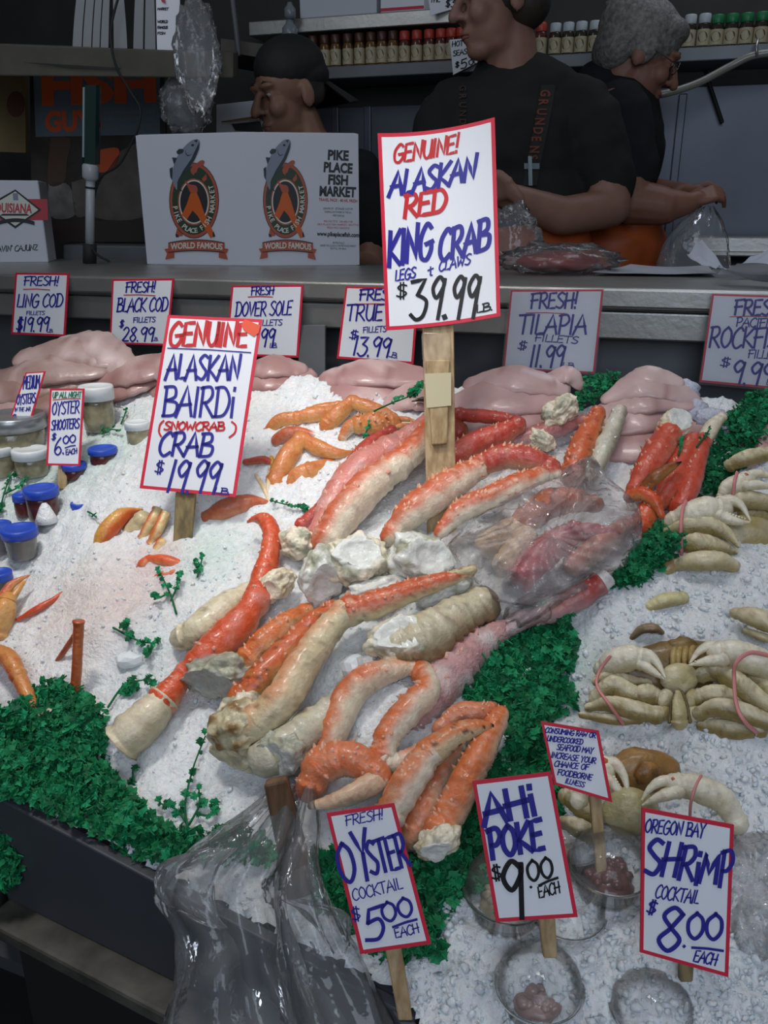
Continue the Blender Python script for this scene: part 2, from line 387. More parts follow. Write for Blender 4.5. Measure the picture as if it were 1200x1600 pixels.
def print_px(mb, txt, x0, y0, x1, y1, hgt, fn, m=0, bold=.02, arc=0):
    v, f = font_mesh(txt, bold)
    xa = min(p[0] for p in v); xb = max(p[0] for p in v); L = math.hypot(x1-x0, y1-y0)
    ux, uy = (x1-x0)/L, (y1-y0)/L
    V = []
    for a, b in v:
        t = (a-xa)/(xb-xa); X = t*L; Y = b/.69*hgt + arc*(1-(2*t-1)**2)
        V.append(fn(x0+ux*X+uy*Y, y0+uy*X-ux*Y))
    mb.add(V, f, m)
def homog(src, dst):
    A = []; B = []
    for (x, y), (u, v) in zip(src, dst):
        A.append([x, y, 1, 0, 0, 0, -u*x, -u*y]); B.append(u); A.append([0, 0, 0, x, y, 1, -v*x, -v*y]); B.append(v)
    h = np.linalg.solve(np.array(A, float), np.array(B, float)); h = list(h)+[1]
    return lambda x, y: ((h[0]*x+h[1]*y+h[2])/(h[6]*x+h[7]*y+h[8]), (h[3]*x+h[4]*y+h[5])/(h[6]*x+h[7]*y+h[8]))
UQ = [(0, 0), (1, 0), (1, 1), (0, 1)]
INK = {'b': (0, M_INKB), 'r': (1, M_INKR), 'k': (2, M_INKK), 'g': (3, M_INKG), 'c': (4, M_INKC)}
INKS = [M_INKB, M_INKR, M_INKK, M_INKG, M_INKC]

def sign(name, label, quad, plane, lines, border=5, stick=None, bow=0.0, extra=None, group=None, sleeve=False, bcol=M_RED, cat='sign'):
    """plane: (point, normal). lines: (text, x0,y0,x1,y1,cap,stroke,ink[,slant]); ('_',x0,y0,x1,y1,stroke,ink) is a rule"""
    p0, n = plane
    uv = homog(quad, UQ); inv = homog(UQ, quad)
    def on(x, y, off=0.0):
        r = ray(x, y); t = (p0-CAM).dot(n)/r.dot(n); p = CAM+r*t
        if bow: u = uv(x, y)[0]; p = p+n*(-bow*4*u*(1-u))
        return p+n*off
    if (p0-CAM).dot(n) > 0: n = -n; 
    c0 = on(*inv(.5, 1))
    root = thing(name, label, cat, c0, group)
    W = math.dist(quad[0], quad[1]); H = math.dist(quad[0], quad[3]); bu, bv = border/W, border/H
    us = [0, bu]+[bu+(1-2*bu)*k/10 for k in range(1, 10)]+[1-bu, 1]; vs = [0, bv]+[bv+(1-2*bv)*k/6 for k in range(1, 6)]+[1-bv, 1]
    mb = MB(); V = []; nu, nv = len(us), len(vs)
    for off in (0, -.0015):
        for v in vs:
            for u in us: V.append(on(*inv(u, v), off))
    F = []; MI = []
    N = nu*nv
    for j in range(nv-1):
        for i in range(nu-1):
            a = j*nu+i; F.append((a, a+nu, a+nu+1, a+1)); MI.append(1 if i in (0, nu-2) or j in (0, nv-2) else 0)
            F.append((a+N, a+1+N, a+nu+1+N, a+nu+N)); MI.append(0)
    ring = [i for i in range(nu)]+[j*nu+nu-1 for j in range(1, nv)]+[(nv-1)*nu+i for i in range(nu-2, -1, -1)]+[j*nu for j in range(nv-2, 0, -1)]
    for a, b in zip(ring, ring[1:]+ring[:1]): F.append((a, b, b+N, a+N)); MI.append(1)
    mb.add(V, F, MI)
    mb.build('card', [M_PAPER, bcol], root, smooth=False)
    lt = MB(); front = lambda x, y: on(x, y, .0008)
    for L in lines:
        if L[0] == '_':
            _, x0, y0, x1, y1, st, ink = L
            ribbon(lt, [(x0, y0), ((x0+x1)/2, (y0+y1)/2-1), (x1, y1)], st, front, INK[ink][0])
        else:
            t, x0, y0, x1, y1, cap, st, ink = L[:8]; sl = L[8] if len(L) > 8 else .14
            for s in strokes(t, x0, y0, x1, y1, cap, sl): ribbon(lt, s, st, front, INK[ink][0])
    lt.build('lettering', INKS, root, smooth=False)
    if extra: extra(root, on)
    if sleeve:
        g = MB(); q = [on(*inv(u, v), .003) for u, v in ((-.015, -.03), (1.015, -.03), (1.015, 1.02), (-.015, 1.02))]
        hexa(g, [p-n*.0006 for p in q], q); g.build('clear_sleeve', M_GLASS, root, smooth=False)
    if stick:
        (xa, ya, wa, xb, yb, wb), sm = stick[:2]; back = stick[2] if len(stick) > 2 else -.004
        s = MB(); th = .007
        def cs(x, y, wd):
            a = on(x-wd/2, y, back); b = on(x+wd/2, y, back); return [a, b, b-n*th, a-n*th]
        hexa(s, cs(xb, yb, wb), cs(xa, ya, wa)); bevel(s.build('stick', sm, root, smooth=False), .001, 1)
    return root
PL_AX = lambda d: (CAM+FW*d, -FW)

# ------------------------------------------------------------ the stall
YC = 1.34; YB = 2.85
ZC = PY(600, 441, YC).z
def slab(name, lo, hi, m, bev=0):
    b = MB(); box(b, lo, hi); o = struct(b.build(name, m, smooth=False))
    return bevel(o, bev) if bev else o
slab('floor', (-3.2, -2.2, -.06), (2.6, 3.2, 0), mat('wet_concrete', (.03, .03, .03), .5, nvar=.4, nscale=5))
slab('floor_stall', (-3.2, 1.95, 0), (2.6, 2.95, .62), M_DARK)
slab('wall_back', (-3.2, 2.95, 0), (2.6, 3.05, 3.2), M_DARK)
slab('wall_left', (-3.3, 1.7, 0), (-3.2, 3.05, 3.2), M_DARK)
b = MB(); x0 = PY(745, 200, 2.94).x; box(b, (x0, 2.925, .62), (2.6, 2.95, 2.02)); box(b, (x0-.9, 2.925, .62), (x0-.01, 2.95, 2.0))
for xx in (PY(1062, 200, 2.92).x, PY(575, 200, 2.92).x, PY(525, 200, 2.92).x): box(b, (xx-.012, 2.91, .62), (xx+.012, 2.93, 2.0))
struct(bevel(b.build('wall_back_splash', M_WALLBACK, smooth=False), .003))
# counter: steel top with a bright rolled edge, front panel, dark recess under it
b = MB(); box(b, (-2.6, YC, ZC-.035), (1.6, YC+.62, ZC-.004)); box(b, (-2.6, YC-.012, ZC-.03), (1.6, YC+.03, ZC))
o = bevel(b.build('steel_counter', M_STEEL, smooth=False), .004)
ct = thing('service_counter', 'long brushed steel service counter behind the seafood display carrying cartons and papers', 'counter', (-.4, YC+.3, 0)); o.name = 'counter_top'; par(o, ct)
zf = PY(1000, 532, YC).z
b = MB(); box(b, (-2.6, YC, zf), (1.6, YC+.02, ZC-.036)); bevel(b.build('front_panel', M_STEEL, ct, smooth=False), .003)
b = MB(); box(b, (-2.6, YC+.07, .3), (1.6, YC+.10, zf)); b.build('recess_panel', M_STEELD, ct, smooth=False)
b = MB(); box(b, (-2.6, YC+.10, 0), (1.6, YC+.60, ZC-.036)); b.build('cabinet', M_DARK, ct, smooth=False)

# ------------------------------------------------------------ ice
def XY(x, y): p = P(x, y); return p.x, p.y
BUMPS = [(*XY(x, y), s, a) for x, y, s, a in [
    (600, 930, .17, .030), (620, 1150, .09, .028), (520, 660, .12, .018), (190, 790, .10, .022), (300, 700, .10, .012), (60, 830, .08, -.008), (90, 740, .09, -.012),
    (170, 930, .09, .014), (330, 930, .08, .012), (250, 1180, .09, .006), (1000, 950, .10, .020), (930, 960, .05, .020), (1100, 1160, .07, .014), (960, 1130, .03, .012),
    (1150, 930, .10, .016), (1180, 1180, .06, .014), (960, 1480, .07, .014), (720, 1510, .06, .012), (1100, 1560, .06, .016), (1000, 1290, .035, .010), (830, 1000, .06, -.010), (1000, 1080, .04, -.012), (230, 1010, .04, .008), (850, 1330, .07, -.012), (1150, 780, .06, -.01)]]
def bumps(X, Y):
    z = 0
    for bx, by, s, a in BUMPS:
        d = ((X-bx)**2+(Y-by)**2)/(s*s)
        if d < 9: z += a*math.exp(-d)
    return z
def zice(X, Y):
    v = Vector((X, Y, 0))
    return zplane(Y)+bumps(X, Y)+.009*noise.noise(v*14)+.009*abs(noise.noise(v*30))+.0065*abs(noise.noise(v*75))+.0042*abs(noise.noise(v*150))+.002*noise.noise(v*330)-.004
def PS(x, y, e=0.0):
    h = 0
    for _ in range(5):
        p = P(x, y, h); h = zice(p.x, p.y)-zplane(p.y)
    p.z += e; return p
A0 = P(0, 1228); A1 = P(640, 1562); B0 = P(592, 1492); B1 = P(655, 1605)
def side(a, b, x, y): return (b.x-a.x)*(y-a.y)-(b.y-a.y)*(x-a.x)
def in_left(x, y): return side(A0, A1, x, y) > 0
def in_right(x, y): return side(B0, B1, x, y) > 0 or False
D0 = P(1120, 640); D1 = P(700, 1400)
RR = (B1-B0); RR.z = 0
TINT = [(*XY(200, 960), .06, (.86, .66, .62)), (*XY(110, 960), .05, (.86, .72, .66)), (*XY(170, 700), .07, (.70, .86, .78)), (*XY(60, 760), .06, (.66, .84, .76)), (*XY(330, 880), .05, (.66, .82, .76)),
        (*XY(250, 890), .03, (.84, .62, .58)), (*XY(230, 1040), .05, (.78, .84, .84)), (*XY(860, 720), .05, (.74, .70, .70)), (*XY(880, 1060), .05, (.60, .74, .68))]
def icecol(X, Y):
    c = (.80, .81, .82)
    for tx, ty, s, tc in TINT:
        d = ((X-tx)**2+(Y-ty)**2)/(s*s)
        if d < 6: c = mix(c, tuple(v*.82 for v in tc), .75*math.exp(-d))
    return c
def ice_bed(name, label, keep, x0, x1, y0, y1, st, m):
    nx = int((x1-x0)/st); ny = int((y1-y0)/st); idx = {}; V = []; C = []; F = []
    ok = [[keep(x0+(i+.5)*st, y0+(j+.5)*st) for i in range(nx)] for j in range(ny)]
    def vi(i, j):
        if (i, j) not in idx:
            X = x0+i*st; Y = y0+j*st; idx[(i, j)] = len(V); V.append((X, Y, zice(X, Y))); C.append(icecol(X, Y))
        return idx[(i, j)]
    for j in range(ny):
        for i in range(nx):
            if ok[j][i]: F.append((vi(i, j), vi(i+1, j), vi(i+1, j+1), vi(i, j+1)))
    b = MB(); b.add(V, F, 0, C); o = b.build(name, m)
    return tag(o, label, 'ice', kind='stuff')
def back_ok(X, Y): return Y < 1.19+.02*noise.noise(Vector((X*6, 0, 0)))
keepL = lambda X, Y: in_left(X, Y) and side(D0, D1, X, Y) < .003 and back_ok(X, Y)
keepR = lambda X, Y: side(D0, D1, X, Y) >= 0 and (in_left(X, Y) or side(B0, B1, X, Y) < 0 or True) and (side(B0, B1, X, Y) > 0 or in_left(X, Y)) and back_ok(X, Y)
ice_bed('crushed_ice', 'white crushed ice bed under the orange crab legs and oyster jars', keepL, -1.02, .32, .42, 1.22, .0042, M_ICE)
ice_bed('crushed_ice', 'white crushed ice bed packed round the pale whole crabs and clear cups', keepR, -.22, .56, .26, 1.22, .0042, M_ICE)
def grains(name, label, npt, keep, seed, region, smin=.0012, smax=.0042):
    rng = np.random.RandomState(seed); vs, fs = ico(1); base = np.array([tuple(v) for v in vs]); fa = np.array(fs)
    VV = []; FF = []; k = 0
    while k < npt:
        x = rng.uniform(region[0], region[2]); y = rng.uniform(region[1], region[3])
        p = PS(x, y)
        if not keep(p.x, p.y): npt -= .5; continue
        s = smin+(smax-smin)*rng.rand()**3
        q = base*(1+.35*rng.randn(len(base), 1))*s*rng.uniform(.6, 1.3, 3)
        a = rng.rand()*6.28; R = np.array([[math.cos(a), -math.sin(a), 0], [math.sin(a), math.cos(a), 0], [0, 0, 1]])
        VV.append(q @ R.T+np.array(p)+[0, 0, s*.05]); FF.append(fa+k*len(base)); k += 1
    V = np.concatenate(VV); Fc = np.concatenate(FF)
    me = bpy.data.meshes.new(name); me.from_pydata(V.tolist(), [], Fc.tolist()); me.materials.append(M_GRAN); me.polygons.foreach_set('use_smooth', [True]*len(me.polygons))
    o = bpy.data.objects.new(name, me); COL.objects.link(o)
    return tag(o, label, 'ice', kind='stuff')
grains('ice_crumbs', 'loose glittering ice crumbs over the bed under the orange legs and jars', 3600, keepL, 3, (-20, 600, 900, 1420), .0008, .0030)
grains('ice_crumbs', 'loose coarse ice crumbs over the bed round the pale whole crabs', 5000, keepR, 4, (640, 700, 1230, 1620), .001, .0042)
# tray fronts
def panel(mb, a, b, z0, z1, th, out, m=0):
    d = Vector((b.x-a.x, b.y-a.y, 0)).normalized(); nrm = Vector((d.y, -d.x, 0))*out
    q = [Vector((a.x, a.y, z0)), Vector((b.x, b.y, z0)), Vector((b.x, b.y, z0))+nrm*th, Vector((a.x, a.y, z0))+nrm*th]
    hexa(mb, q, [Vector((p.x, p.y, z1 if not isinstance(z1, tuple) else (z1[0] if i in (0, 3) else z1[1]))) for i, p in enumerate(q)], m)
case = thing('display_case', 'slate grey display case front with a stained ledge below the parsley', 'display case', (A0.x*.5+A1.x*.5, A0.y*.5+A1.y*.5, 0))
ea = A0+(A0-A1)*.01; eb = A0+(A1-A0)*1.02
zt0, zt1 = A0.z-.002, A1.z-.004
pb = PS(150, 1452); zl = min(zt0, zt1)-.095
b = MB(); panel(b, ea, eb, zl, (zt0, zt1), .012, 1); bevel(b.build('front_panel', M_SLATE, case, smooth=False), .002)
b = MB(); panel(b, ea, eb, zl-.02, zl, .045, 1); bevel(b.build('ledge', M_LEDGE, case, smooth=False), .004)
b = MB(); panel(b, ea, eb, 0, zl-.021, .010, 1); b.build('base_panel', M_BLACK, case, smooth=False)
b = MB(); panel(b, B0+(B0-B1)*.2, B1+(B1-B0)*1.2, .8, (B0.z-.01, B1.z-.01), .012, 1); bevel(b.build('side_panel', M_SLATE, case, smooth=False), .002)
b = MB(); q = [ea, eb, Vector((.8, .12, 0)), Vector((.9, 1.33, 0)), Vector((-1.3, 1.33, 0)), Vector((-1.3, ea.y+.05, 0))]
dn = [Vector((p.x, p.y, .82)) for p in q]; b.add([Vector((p.x, p.y, .80)) for p in q]+dn, [tuple(range(6))[::-1], tuple(range(6, 12))]+[(i, (i+1) % 6, (i+1) % 6+6, i+6) for i in range(6)])
b.build('tray_bottom', M_SLATE, case, smooth=False)
b = MB(); pp = [PZ(-6, 1390, .95), PZ(30, 1470, .7), PZ(70, 1545, .5), PZ(110, 1630, .3)]
b2 = thing('drain_hose', 'thin dark drain hose hanging down at the lower left corner', 'hose', pp[0])
tube(b, [Vector(q) for q in cat_rom([tuple(p) for p in pp], 6)], [.008]*19, 10); b.build('hose', M_DARK, b2)
# ------------------------------------------------------------ king crab legs
OR = lin('#c9603a'); ORL = lin('#dd8a55'); CR = lin('#eadfc6'); CRD = lin('#cbbd96'); PK = lin('#cf7f74'); PKF = lin('#c9a0a2'); RD = lin('#b8463a'); RDK = lin('#a83428')
TAN = lin('#c98a52'); TANO = lin('#d2703a'); MEAT = lin('#dedfd8'); GRN = lin('#a8a892'); DKT = lin('#1d140f'); WHT = lin('#e8e6e0'); BRN = lin('#8d6c40')
def wr(x, y, h, wpx): return wpx*axial(P(x, y, h))/F_PX
def imgdir(a, toward=.35): a = math.radians(a); return (RT*math.cos(a)+UP*math.sin(a)-FW*toward).normalized()
LEGN = [0]
def seg_mesh(name, parent, pts, top=OR, belly=CR, dors=120, band=(.0, .45), spines=0, tip=None, frost=0, segs=18, spots=0, flat=None, lump=.12, sp_col=None, cap='round', fade=None, mt=None, base_dark=0, flange=1):
    LEGN[0] += 1; seed = LEGN[0]; rnd = random.Random(seed*13)
    d = imgdir(dors); dense = cat_rom(pts, 11)
    pp = [P(x, y, h) for x, y, h, w_ in dense]; rr = [wr(x, y, h, w_) for x, y, h, w_ in dense]
    if flange and not tip:
        nn_ = len(rr)-1; rr = [r*(1-.07*math.exp(-((i/nn_-.13)/.06)**2)+.10*math.exp(-((i/nn_-.03)/.05)**2)-.07*math.exp(-((i/nn_-.87)/.06)**2)+.10*math.exp(-((i/nn_-.97)/.05)**2)) for i, r in enumerate(rr)]
    def cf(p, n, s):
        k = noise.noise(p*55+Vector((seed, 0, 0)))
        a = sstep(band[0]-.25, band[1]+.15, n.dot(d)+.38*k)
        k2 = noise.noise(p*150+Vector((seed, 7, 0))); k3 = noise.noise(p*34+Vector((4, seed, 0)))
        c = mix(belly, top, a)
        c = mix(c, mix(top, belly, .75), .45*sstep(.1, .5, k2)*a)
        c = mix(c, mix(belly, top, .35), .5*sstep(.1, .5, k3)*(1-a))
        c = mix(c, lin('#8a4a28'), .22*sstep(.40, .55, noise.noise(p*230+Vector((seed, 1, 2)))))
        c = mix(c, mix(top, RDK, .5), .5*sstep(.25, .6, noise.noise(p*120+Vector((0, seed, 0))))*a)
        if fade: c = mix(c, fade, sstep(.35, 1, s))
        if base_dark: c = mix(c, CRD, .6*sstep(.1, .5, noise.noise(p*70)))
        if frost: c = mix(c, lin('#d6cdc9'), frost*sstep(-.2, .5, noise.noise(p*40+Vector((9, seed, 0)))))
        if spots and noise.noise(p*170+Vector((seed, 3, 0))) > .42: c = mix(c, lin('#4c2412'), spots)
        if tip and s > tip[0]: c = mix(c, tip[1], sstep(tip[0], tip[0]+.12, s))
        return c
    mb = MB(); tube(mb, pp, rr, segs, cf, 0, cap, flat, lump=lump, seed=seed)
    n = len(pp)
    for _ in range(spines):
        i = rnd.randrange(1, n-1); t = (pp[i+1]-pp[i-1]).normalized()
        v = d+Vector((rnd.gauss(0, .55), rnd.gauss(0, .55), rnd.gauss(0, .55))); v = (v-t*v.dot(t)).normalized()
        b0 = pp[i]+v*rr[i]*.9; L = rr[i]*rnd.uniform(.16, .34)+.0012; wv = L*.5; v2 = (v+t*.35).normalized()
        s1 = v2.cross(t).normalized(); s2 = v2.cross(s1); k = 5
        V = [b0+s1*wv*math.cos(q*6.283/k)+s2*wv*math.sin(q*6.283/k) for q in range(k)]+[b0+v2*L]
        c1 = sp_col or mix(top, ORL, .4); mb.add(V, [(q, (q+1) % k, k) for q in range(k)], 0, [c1]*k+[mix(c1, WHT, .45)])
    return mb.build(name, mt or (M_FROST if frost > .5 else M_SHELL), parent)
def knuckle(parent, x, y, h, wx, wy, ang=0, face=None, col=(CR, GRN), meat=MEAT, lump=.26, name='shoulder', dep=.8):
    """cut shoulder of a leg, the flat open side towards image angle 'face' and the viewer"""
    LEGN[0] += 1; seed = LEGN[0]
    c = P(x, y, h); a = math.radians(ang)
    ax = (RT*math.cos(a)+UP*math.sin(a)); ay = (-RT*math.sin(a)+UP*math.cos(a)); az = -FW
    rx, ry = wr(x, y, h, wx), wr(x, y, h, wy); rz = (rx+ry)/2*dep
    fd = Vector((0, 0, 1))
    if face is not None:
        f = math.radians(face-ang); fd = Vector((math.cos(f)*.55, math.sin(f)*.55, .82)).normalized()
    def cf(p, v, s):
        k = noise.noise(p*75+Vector((seed, 0, 0))); q = mix(col[0], col[1], sstep(-.2, .45, k))
        if noise.noise(p*190) > .40: q = mix(q, BRN, .45)
        if face is not None: q = mix(q, meat, sstep(.60, .72, v.dot(fd)+.10*k))
        return q
    mb = MB(); blob(mb, c, (ax*rx, ay*ry, az*rz), 5, lump, 1.9, seed, cf, cut=(fd, .66) if face is not None else None)
    mb.v = [tuple(Vector(q)+(Vector(q)-c)*(.07*noise.noise(Vector(q)*90)+.03*noise.noise(Vector(q)*220))) for q in mb.v]
    return mb.build(name, M_SHELL, parent)
GK = 'king crab legs heaped on the ice'
def leg(label, segs, knuckles=(), name='king_crab_leg', cat='crab leg', group=GK, **kw):
    p0 = segs[0][0][0] if segs else knuckles[0][0]
    root = thing(name, label, cat, P(*p0[:3]), group)
    for s in segs:
        pts, pn = s[0], s[1]; o = dict(kw); o.update(s[2] if len(s) > 2 else {}); seg_mesh(pn, root, pts, **o)
    for k in knuckles: knuckle(root, *k[0], **(k[1] if len(k) > 1 else {}))
    return root
U_, C_, T_ = 'upper_segment', 'knee_segment', 'lower_segment'
leg('stout cream king crab leg just left of the tall price stick', [
    ([(510, 845, .045, 25), (540, 800, .055, 29), (580, 757, .06, 28), (622, 726, .06, 23)], U_, dict(spines=22, band=(.3, .75))),
    ([(622, 724, .06, 22), (648, 702, .06, 21), (670, 668, .055, 16)], C_, dict(spines=10, band=(-.2, .3)))],
    [((558, 875, .068, 50, 40), dict(face=80, ang=5))], dors=150)
leg('frosty pink king crab leg lying against the left side of the stout cream leg', [
    ([(498, 838, .03, 19), (530, 775, .04, 27), (566, 733, .045, 28), (612, 703, .045, 24)], U_, dict(spines=18)),
    ([(612, 703, .045, 22), (645, 680, .045, 18), (672, 655, .04, 13)], C_, dict(spines=8))],
    [((503, 900, .06, 34, 46), dict(face=-60, ang=-10, col=(MEAT, GRN)))], dors=120, top=PK, belly=lin('#d69a88'), band=(-.5, .0), frost=.35)
leg('thin red king crab leg at the left rim of the heap', [
    ([(470, 820, .02, 10), (498, 800, .025, 13), (528, 768, .03, 14)], T_, dict(spines=6)),
    ([(528, 768, .03, 14), (562, 714, .03, 15), (588, 688, .03, 12), (612, 672, .03, 8)], U_, dict(spines=14))],
    [((468, 850, .045, 31, 26), dict(ang=10))], dors=130, top=RD, belly=PK, band=(-.4, .1))
leg('curved cream king crab leg with orange spiny back, right of the price stick', [
    ([(610, 838, .05, 16), (640, 803, .062, 24), (685, 771, .068, 26), (728, 743, .07, 22), (748, 731, .07, 18)], U_, dict(spines=40, band=(.3, .7))),
    ([(750, 728, .07, 18), (785, 714, .07, 20), (825, 717, .068, 20), (862, 730, .06, 14)], T_, dict(spines=26, top=RD, dors=80, band=(-.3, .2), belly=lin('#d9a98c')))],
    [((655, 872, .062, 52, 38), dict(face=20, ang=-6, col=(MEAT, GRN)))], dors=125, sp_col=ORL)
leg('orange topped king crab leg dipping into the clear bag from its upper left', [
    ([(688, 832, .06, 10), (718, 800, .068, 18), (768, 776, .07, 19), (815, 754, .07, 18), (846, 742, .068, 13)], U_, dict(spines=40, band=(.2, .6))),
    ([(846, 742, .066, 13), (866, 738, .062, 11)], C_, dict(spines=5, top=RD))], dors=115, sp_col=ORL)
leg('dark red spiny king crab leg folded behind the tall price stick', [
    ([(700, 722, .05, 18), (742, 694, .055, 20), (785, 678, .055, 18), (808, 664, .055, 14)], U_, dict(spines=22)),
    ([(806, 662, .05, 13), (770, 652, .045, 11), (716, 648, .04, 11)], T_, dict(spines=22, belly=RD))], dors=110, top=RD, belly=lin('#d88468'), band=(-.4, .1))
leg('brown hooked king crab claw tip peeking out left of the tall price stick', [
    ([(714, 650, .04, 9), (690, 636, .035, 12), (704, 655, .03, 14), (716, 675, .03, 16)], U_, dict(spines=14)),
    ([(690, 630, .035, 7), (662, 624, .034, 4), (644, 627, .034, 1)], 'claw_tip', dict(tip=(.4, DKT)))], dors=140, top=RDK, belly=BRN)
leg('dull pink frosted king crab leg lying level behind the bag toward the fillets', [
    ([(775, 700, .03, 14), (828, 682, .03, 15), (878, 667, .03, 14), (915, 657, .028, 10)], U_, dict(spines=18))], dors=90, top=lin('#b06a66'), belly=PKF, band=(-.4, .2), frost=.3)
leg('pale cream shoulder shell standing up behind the level pink leg', [], [((876, 644, .05, 30, 20), dict(ang=40, lump=.4)), ((846, 688, .03, 16, 22), dict(ang=60))], name='crab_shoulder')
leg('orange king crab leg with black specks standing up behind the bag', [
    ([(893, 742, .03, 19), (906, 706, .04, 20), (922, 672, .045, 17), (934, 646, .045, 12)], U_, dict(spines=26, spots=.6))], dors=150, band=(-.5, .0), belly=TAN)
leg('white ridged king crab leg end standing beside the black specked orange leg', [
    ([(926, 742, .03, 12), (943, 704, .04, 15), (958, 668, .045, 14), (968, 643, .045, 11)], U_, dict(spines=16, sp_col=WHT))], dors=150, top=lin('#cfc9b6'), belly=GRN, lump=.22)
leg('broad red king crab leg topped by a big white knuckle', [
    ([(992, 768, .03, 14), (1010, 735, .04, 20), (1030, 703, .045, 23), (1044, 680, .045, 20)], U_, dict(spines=20))],
    [((1054, 664, .05, 27, 23), dict(face=60, ang=30, col=(CR, CRD)))], dors=160, top=lin('#cc5038'), belly=lin('#dc9078'), band=(-.5, .1))
leg('middle leg of the three red ones before the rockfish fillets', [
    ([(1030, 785, .03, 14), (1052, 750, .04, 19), (1068, 715, .04, 17), (1085, 688, .04, 13)], U_, dict(spines=20))], dors=150, top=lin('#cc5038'), belly=lin('#c9785e'), band=(-.5, .1))
leg('red king crab leg with a pale upper tip beside the parsley tuft', [
    ([(1062, 795, .03, 16), (1078, 757, .04, 17), (1090, 715, .04, 15), (1100, 688, .04, 12)], U_, dict(spines=22)),
    ([(1100, 690, .04, 12), (1112, 668, .04, 12), (1128, 652, .035, 8)], C_, dict(top=CR, belly=CRD))], dors=150, top=lin('#cb4f36'), belly=PK, band=(-.5, .1))
leg('small brown crab claw with a dark hooked tip lying across red legs', [
    ([(1004, 764, .055, 8), (1026, 744, .07, 11), (1048, 730, .072, 7), (1064, 722, .07, 1.5)], 'claw_tip', dict(tip=(.7, DKT)))], dors=120, top=lin('#8c4c24'), belly=lin('#b07a44'))
leg('orange red crab claw elbow curled at the foot of the red legs', [
    ([(984, 776, .045, 10), (1003, 771, .055, 11), (1022, 782, .055, 10), (1034, 806, .045, 5)], 'claw', dict(spines=5)),
    ([(1000, 822, .03, 18), (1012, 800, .035, 18), (1020, 786, .04, 14)], U_, dict(spines=8))], dors=100, top=lin('#cf4a24'), belly=lin('#d8955a'))
# the long red one at the left
leg('long red king crab leg with a black hooked tip left of the heap', [
    ([(387, 816, .040, 1.5), (398, 811, .048, 6), (414, 813, .055, 12), (424, 834, .055, 14), (420, 872, .05, 16), (410, 905, .045, 20), (402, 934, .045, 19)], 'claw_tip', dict(spines=14, dors=60, band=(-.8, -.4))),
    ([(402, 938, .045, 21), (366, 985, .045, 28), (320, 1026, .045, 25), (286, 1054, .04, 16)], U_, dict(spines=10, dors=130, band=(-.6, -.1), frost=.2)),
    ([(288, 1052, .04, 15), (272, 1074, .04, 20), (255, 1094, .04, 24)], C_, dict(spines=4, band=(-.6, -.1))),
    ([(258, 1090, .04, 25), (226, 1126, .038, 32), (188, 1162, .03, 34)], 'cut_end', dict(top=lin('#d9ccb0'), belly=CRD, cap='flat', band=(-.5, .2), segs=8, lump=.12))], top=lin('#d2522c'), belly=lin('#dc8a62'))
leg('fat cream leg stub half sunk in ice beside the long red leg', [
    ([(286, 996, .028, 20), (315, 983, .034, 27), (352, 952, .03, 26), (392, 925, .02, 17)], U_, dict(spines=0, base_dark=1))], dors=120, top=lin('#dcd2b4'), belly=CRD, spots=.5)
leg('orange king crab leg with a torn grey shoulder, right of the long red leg', [
    ([(388, 1032, .045, 22), (418, 1000, .05, 22), (448, 974, .05, 18), (478, 955, .04, 13)], U_, dict(spines=18, spots=.5))],
    [((345, 1055, .045, 58, 32), dict(face=-140, ang=8, col=(GRN, lin('#8f8c82')), meat=lin('#a9a79e'), lump=.35))], dors=130, top=lin('#cf6a30'), belly=lin('#d8b484'))
leg('orange brown speckled king crab leg beside the long slender cream leg', [
    ([(376, 1092, .05, 21), (408, 1060, .055, 24), (452, 1014, .055, 22), (492, 972, .05, 18), (520, 950, .045, 13)], U_, dict(spines=26, spots=.8, band=(-.2, .35)))],
    [((378, 1108, .05, 36, 28), dict(face=-120, ang=20))], dors=130, top=lin('#c65a28'), belly=lin('#b89c66'))
leg('long slender cream king crab leg crossing the heap to a dark claw tip', [
    ([(400, 1130, .06, 30), (438, 1096, .068, 30), (478, 1032, .072, 27), (512, 985, .074, 24), (542, 955, .075, 23)], U_, dict(base_dark=1, spots=.4, band=(.4, .9))),
    ([(545, 955, .075, 24), (592, 942, .077, 22), (648, 921, .078, 18), (702, 904, .078, 12), (736, 896, .076, 6)], T_, dict(spines=24, dors=90, band=(-.1, .4), top=lin('#cc5a30'), spots=.4)),
    ([(738, 890, .08, 8), (704, 898, .082, 6), (672, 909, .082, 4), (646, 916, .08, 1.5)], 'claw_tip', dict(top=lin('#c8b48a'), belly=CRD, tip=(.62, DKT), spots=.6))],
    [((372, 1135, .06, 44, 40), dict(ang=20, col=(lin('#d3c8a4'), BRN)))], dors=130, top=lin('#d89a70'), belly=lin('#d9cda8'))
leg('big open shoulder chunk of white meat under the dark claw tip', [
    ([(628, 1010, .055, 30), (662, 1000, .055, 40), (702, 975, .05, 37), (750, 945, .04, 30)], U_, dict(base_dark=1, band=(-.1, .5), lump=.2))],
    [((628, 998, .062, 58, 34), dict(face=110, ang=12))], dors=110, top=lin('#cfc6aa'), belly=BRN, spots=.4)
leg('arched cream king crab leg with orange outer edge, bending left of the ice lump', [
    ([(512, 1185, .035, 20), (524, 1140, .045, 24), (544, 1092, .05, 25), (576, 1060, .055, 24), (620, 1046, .055, 17), (662, 1042, .05, 9)], U_, dict(spines=12, band=(.25, .7), lump=.15))], dors=160, top=lin('#d57448'), belly=lin('#dcd3b8'))
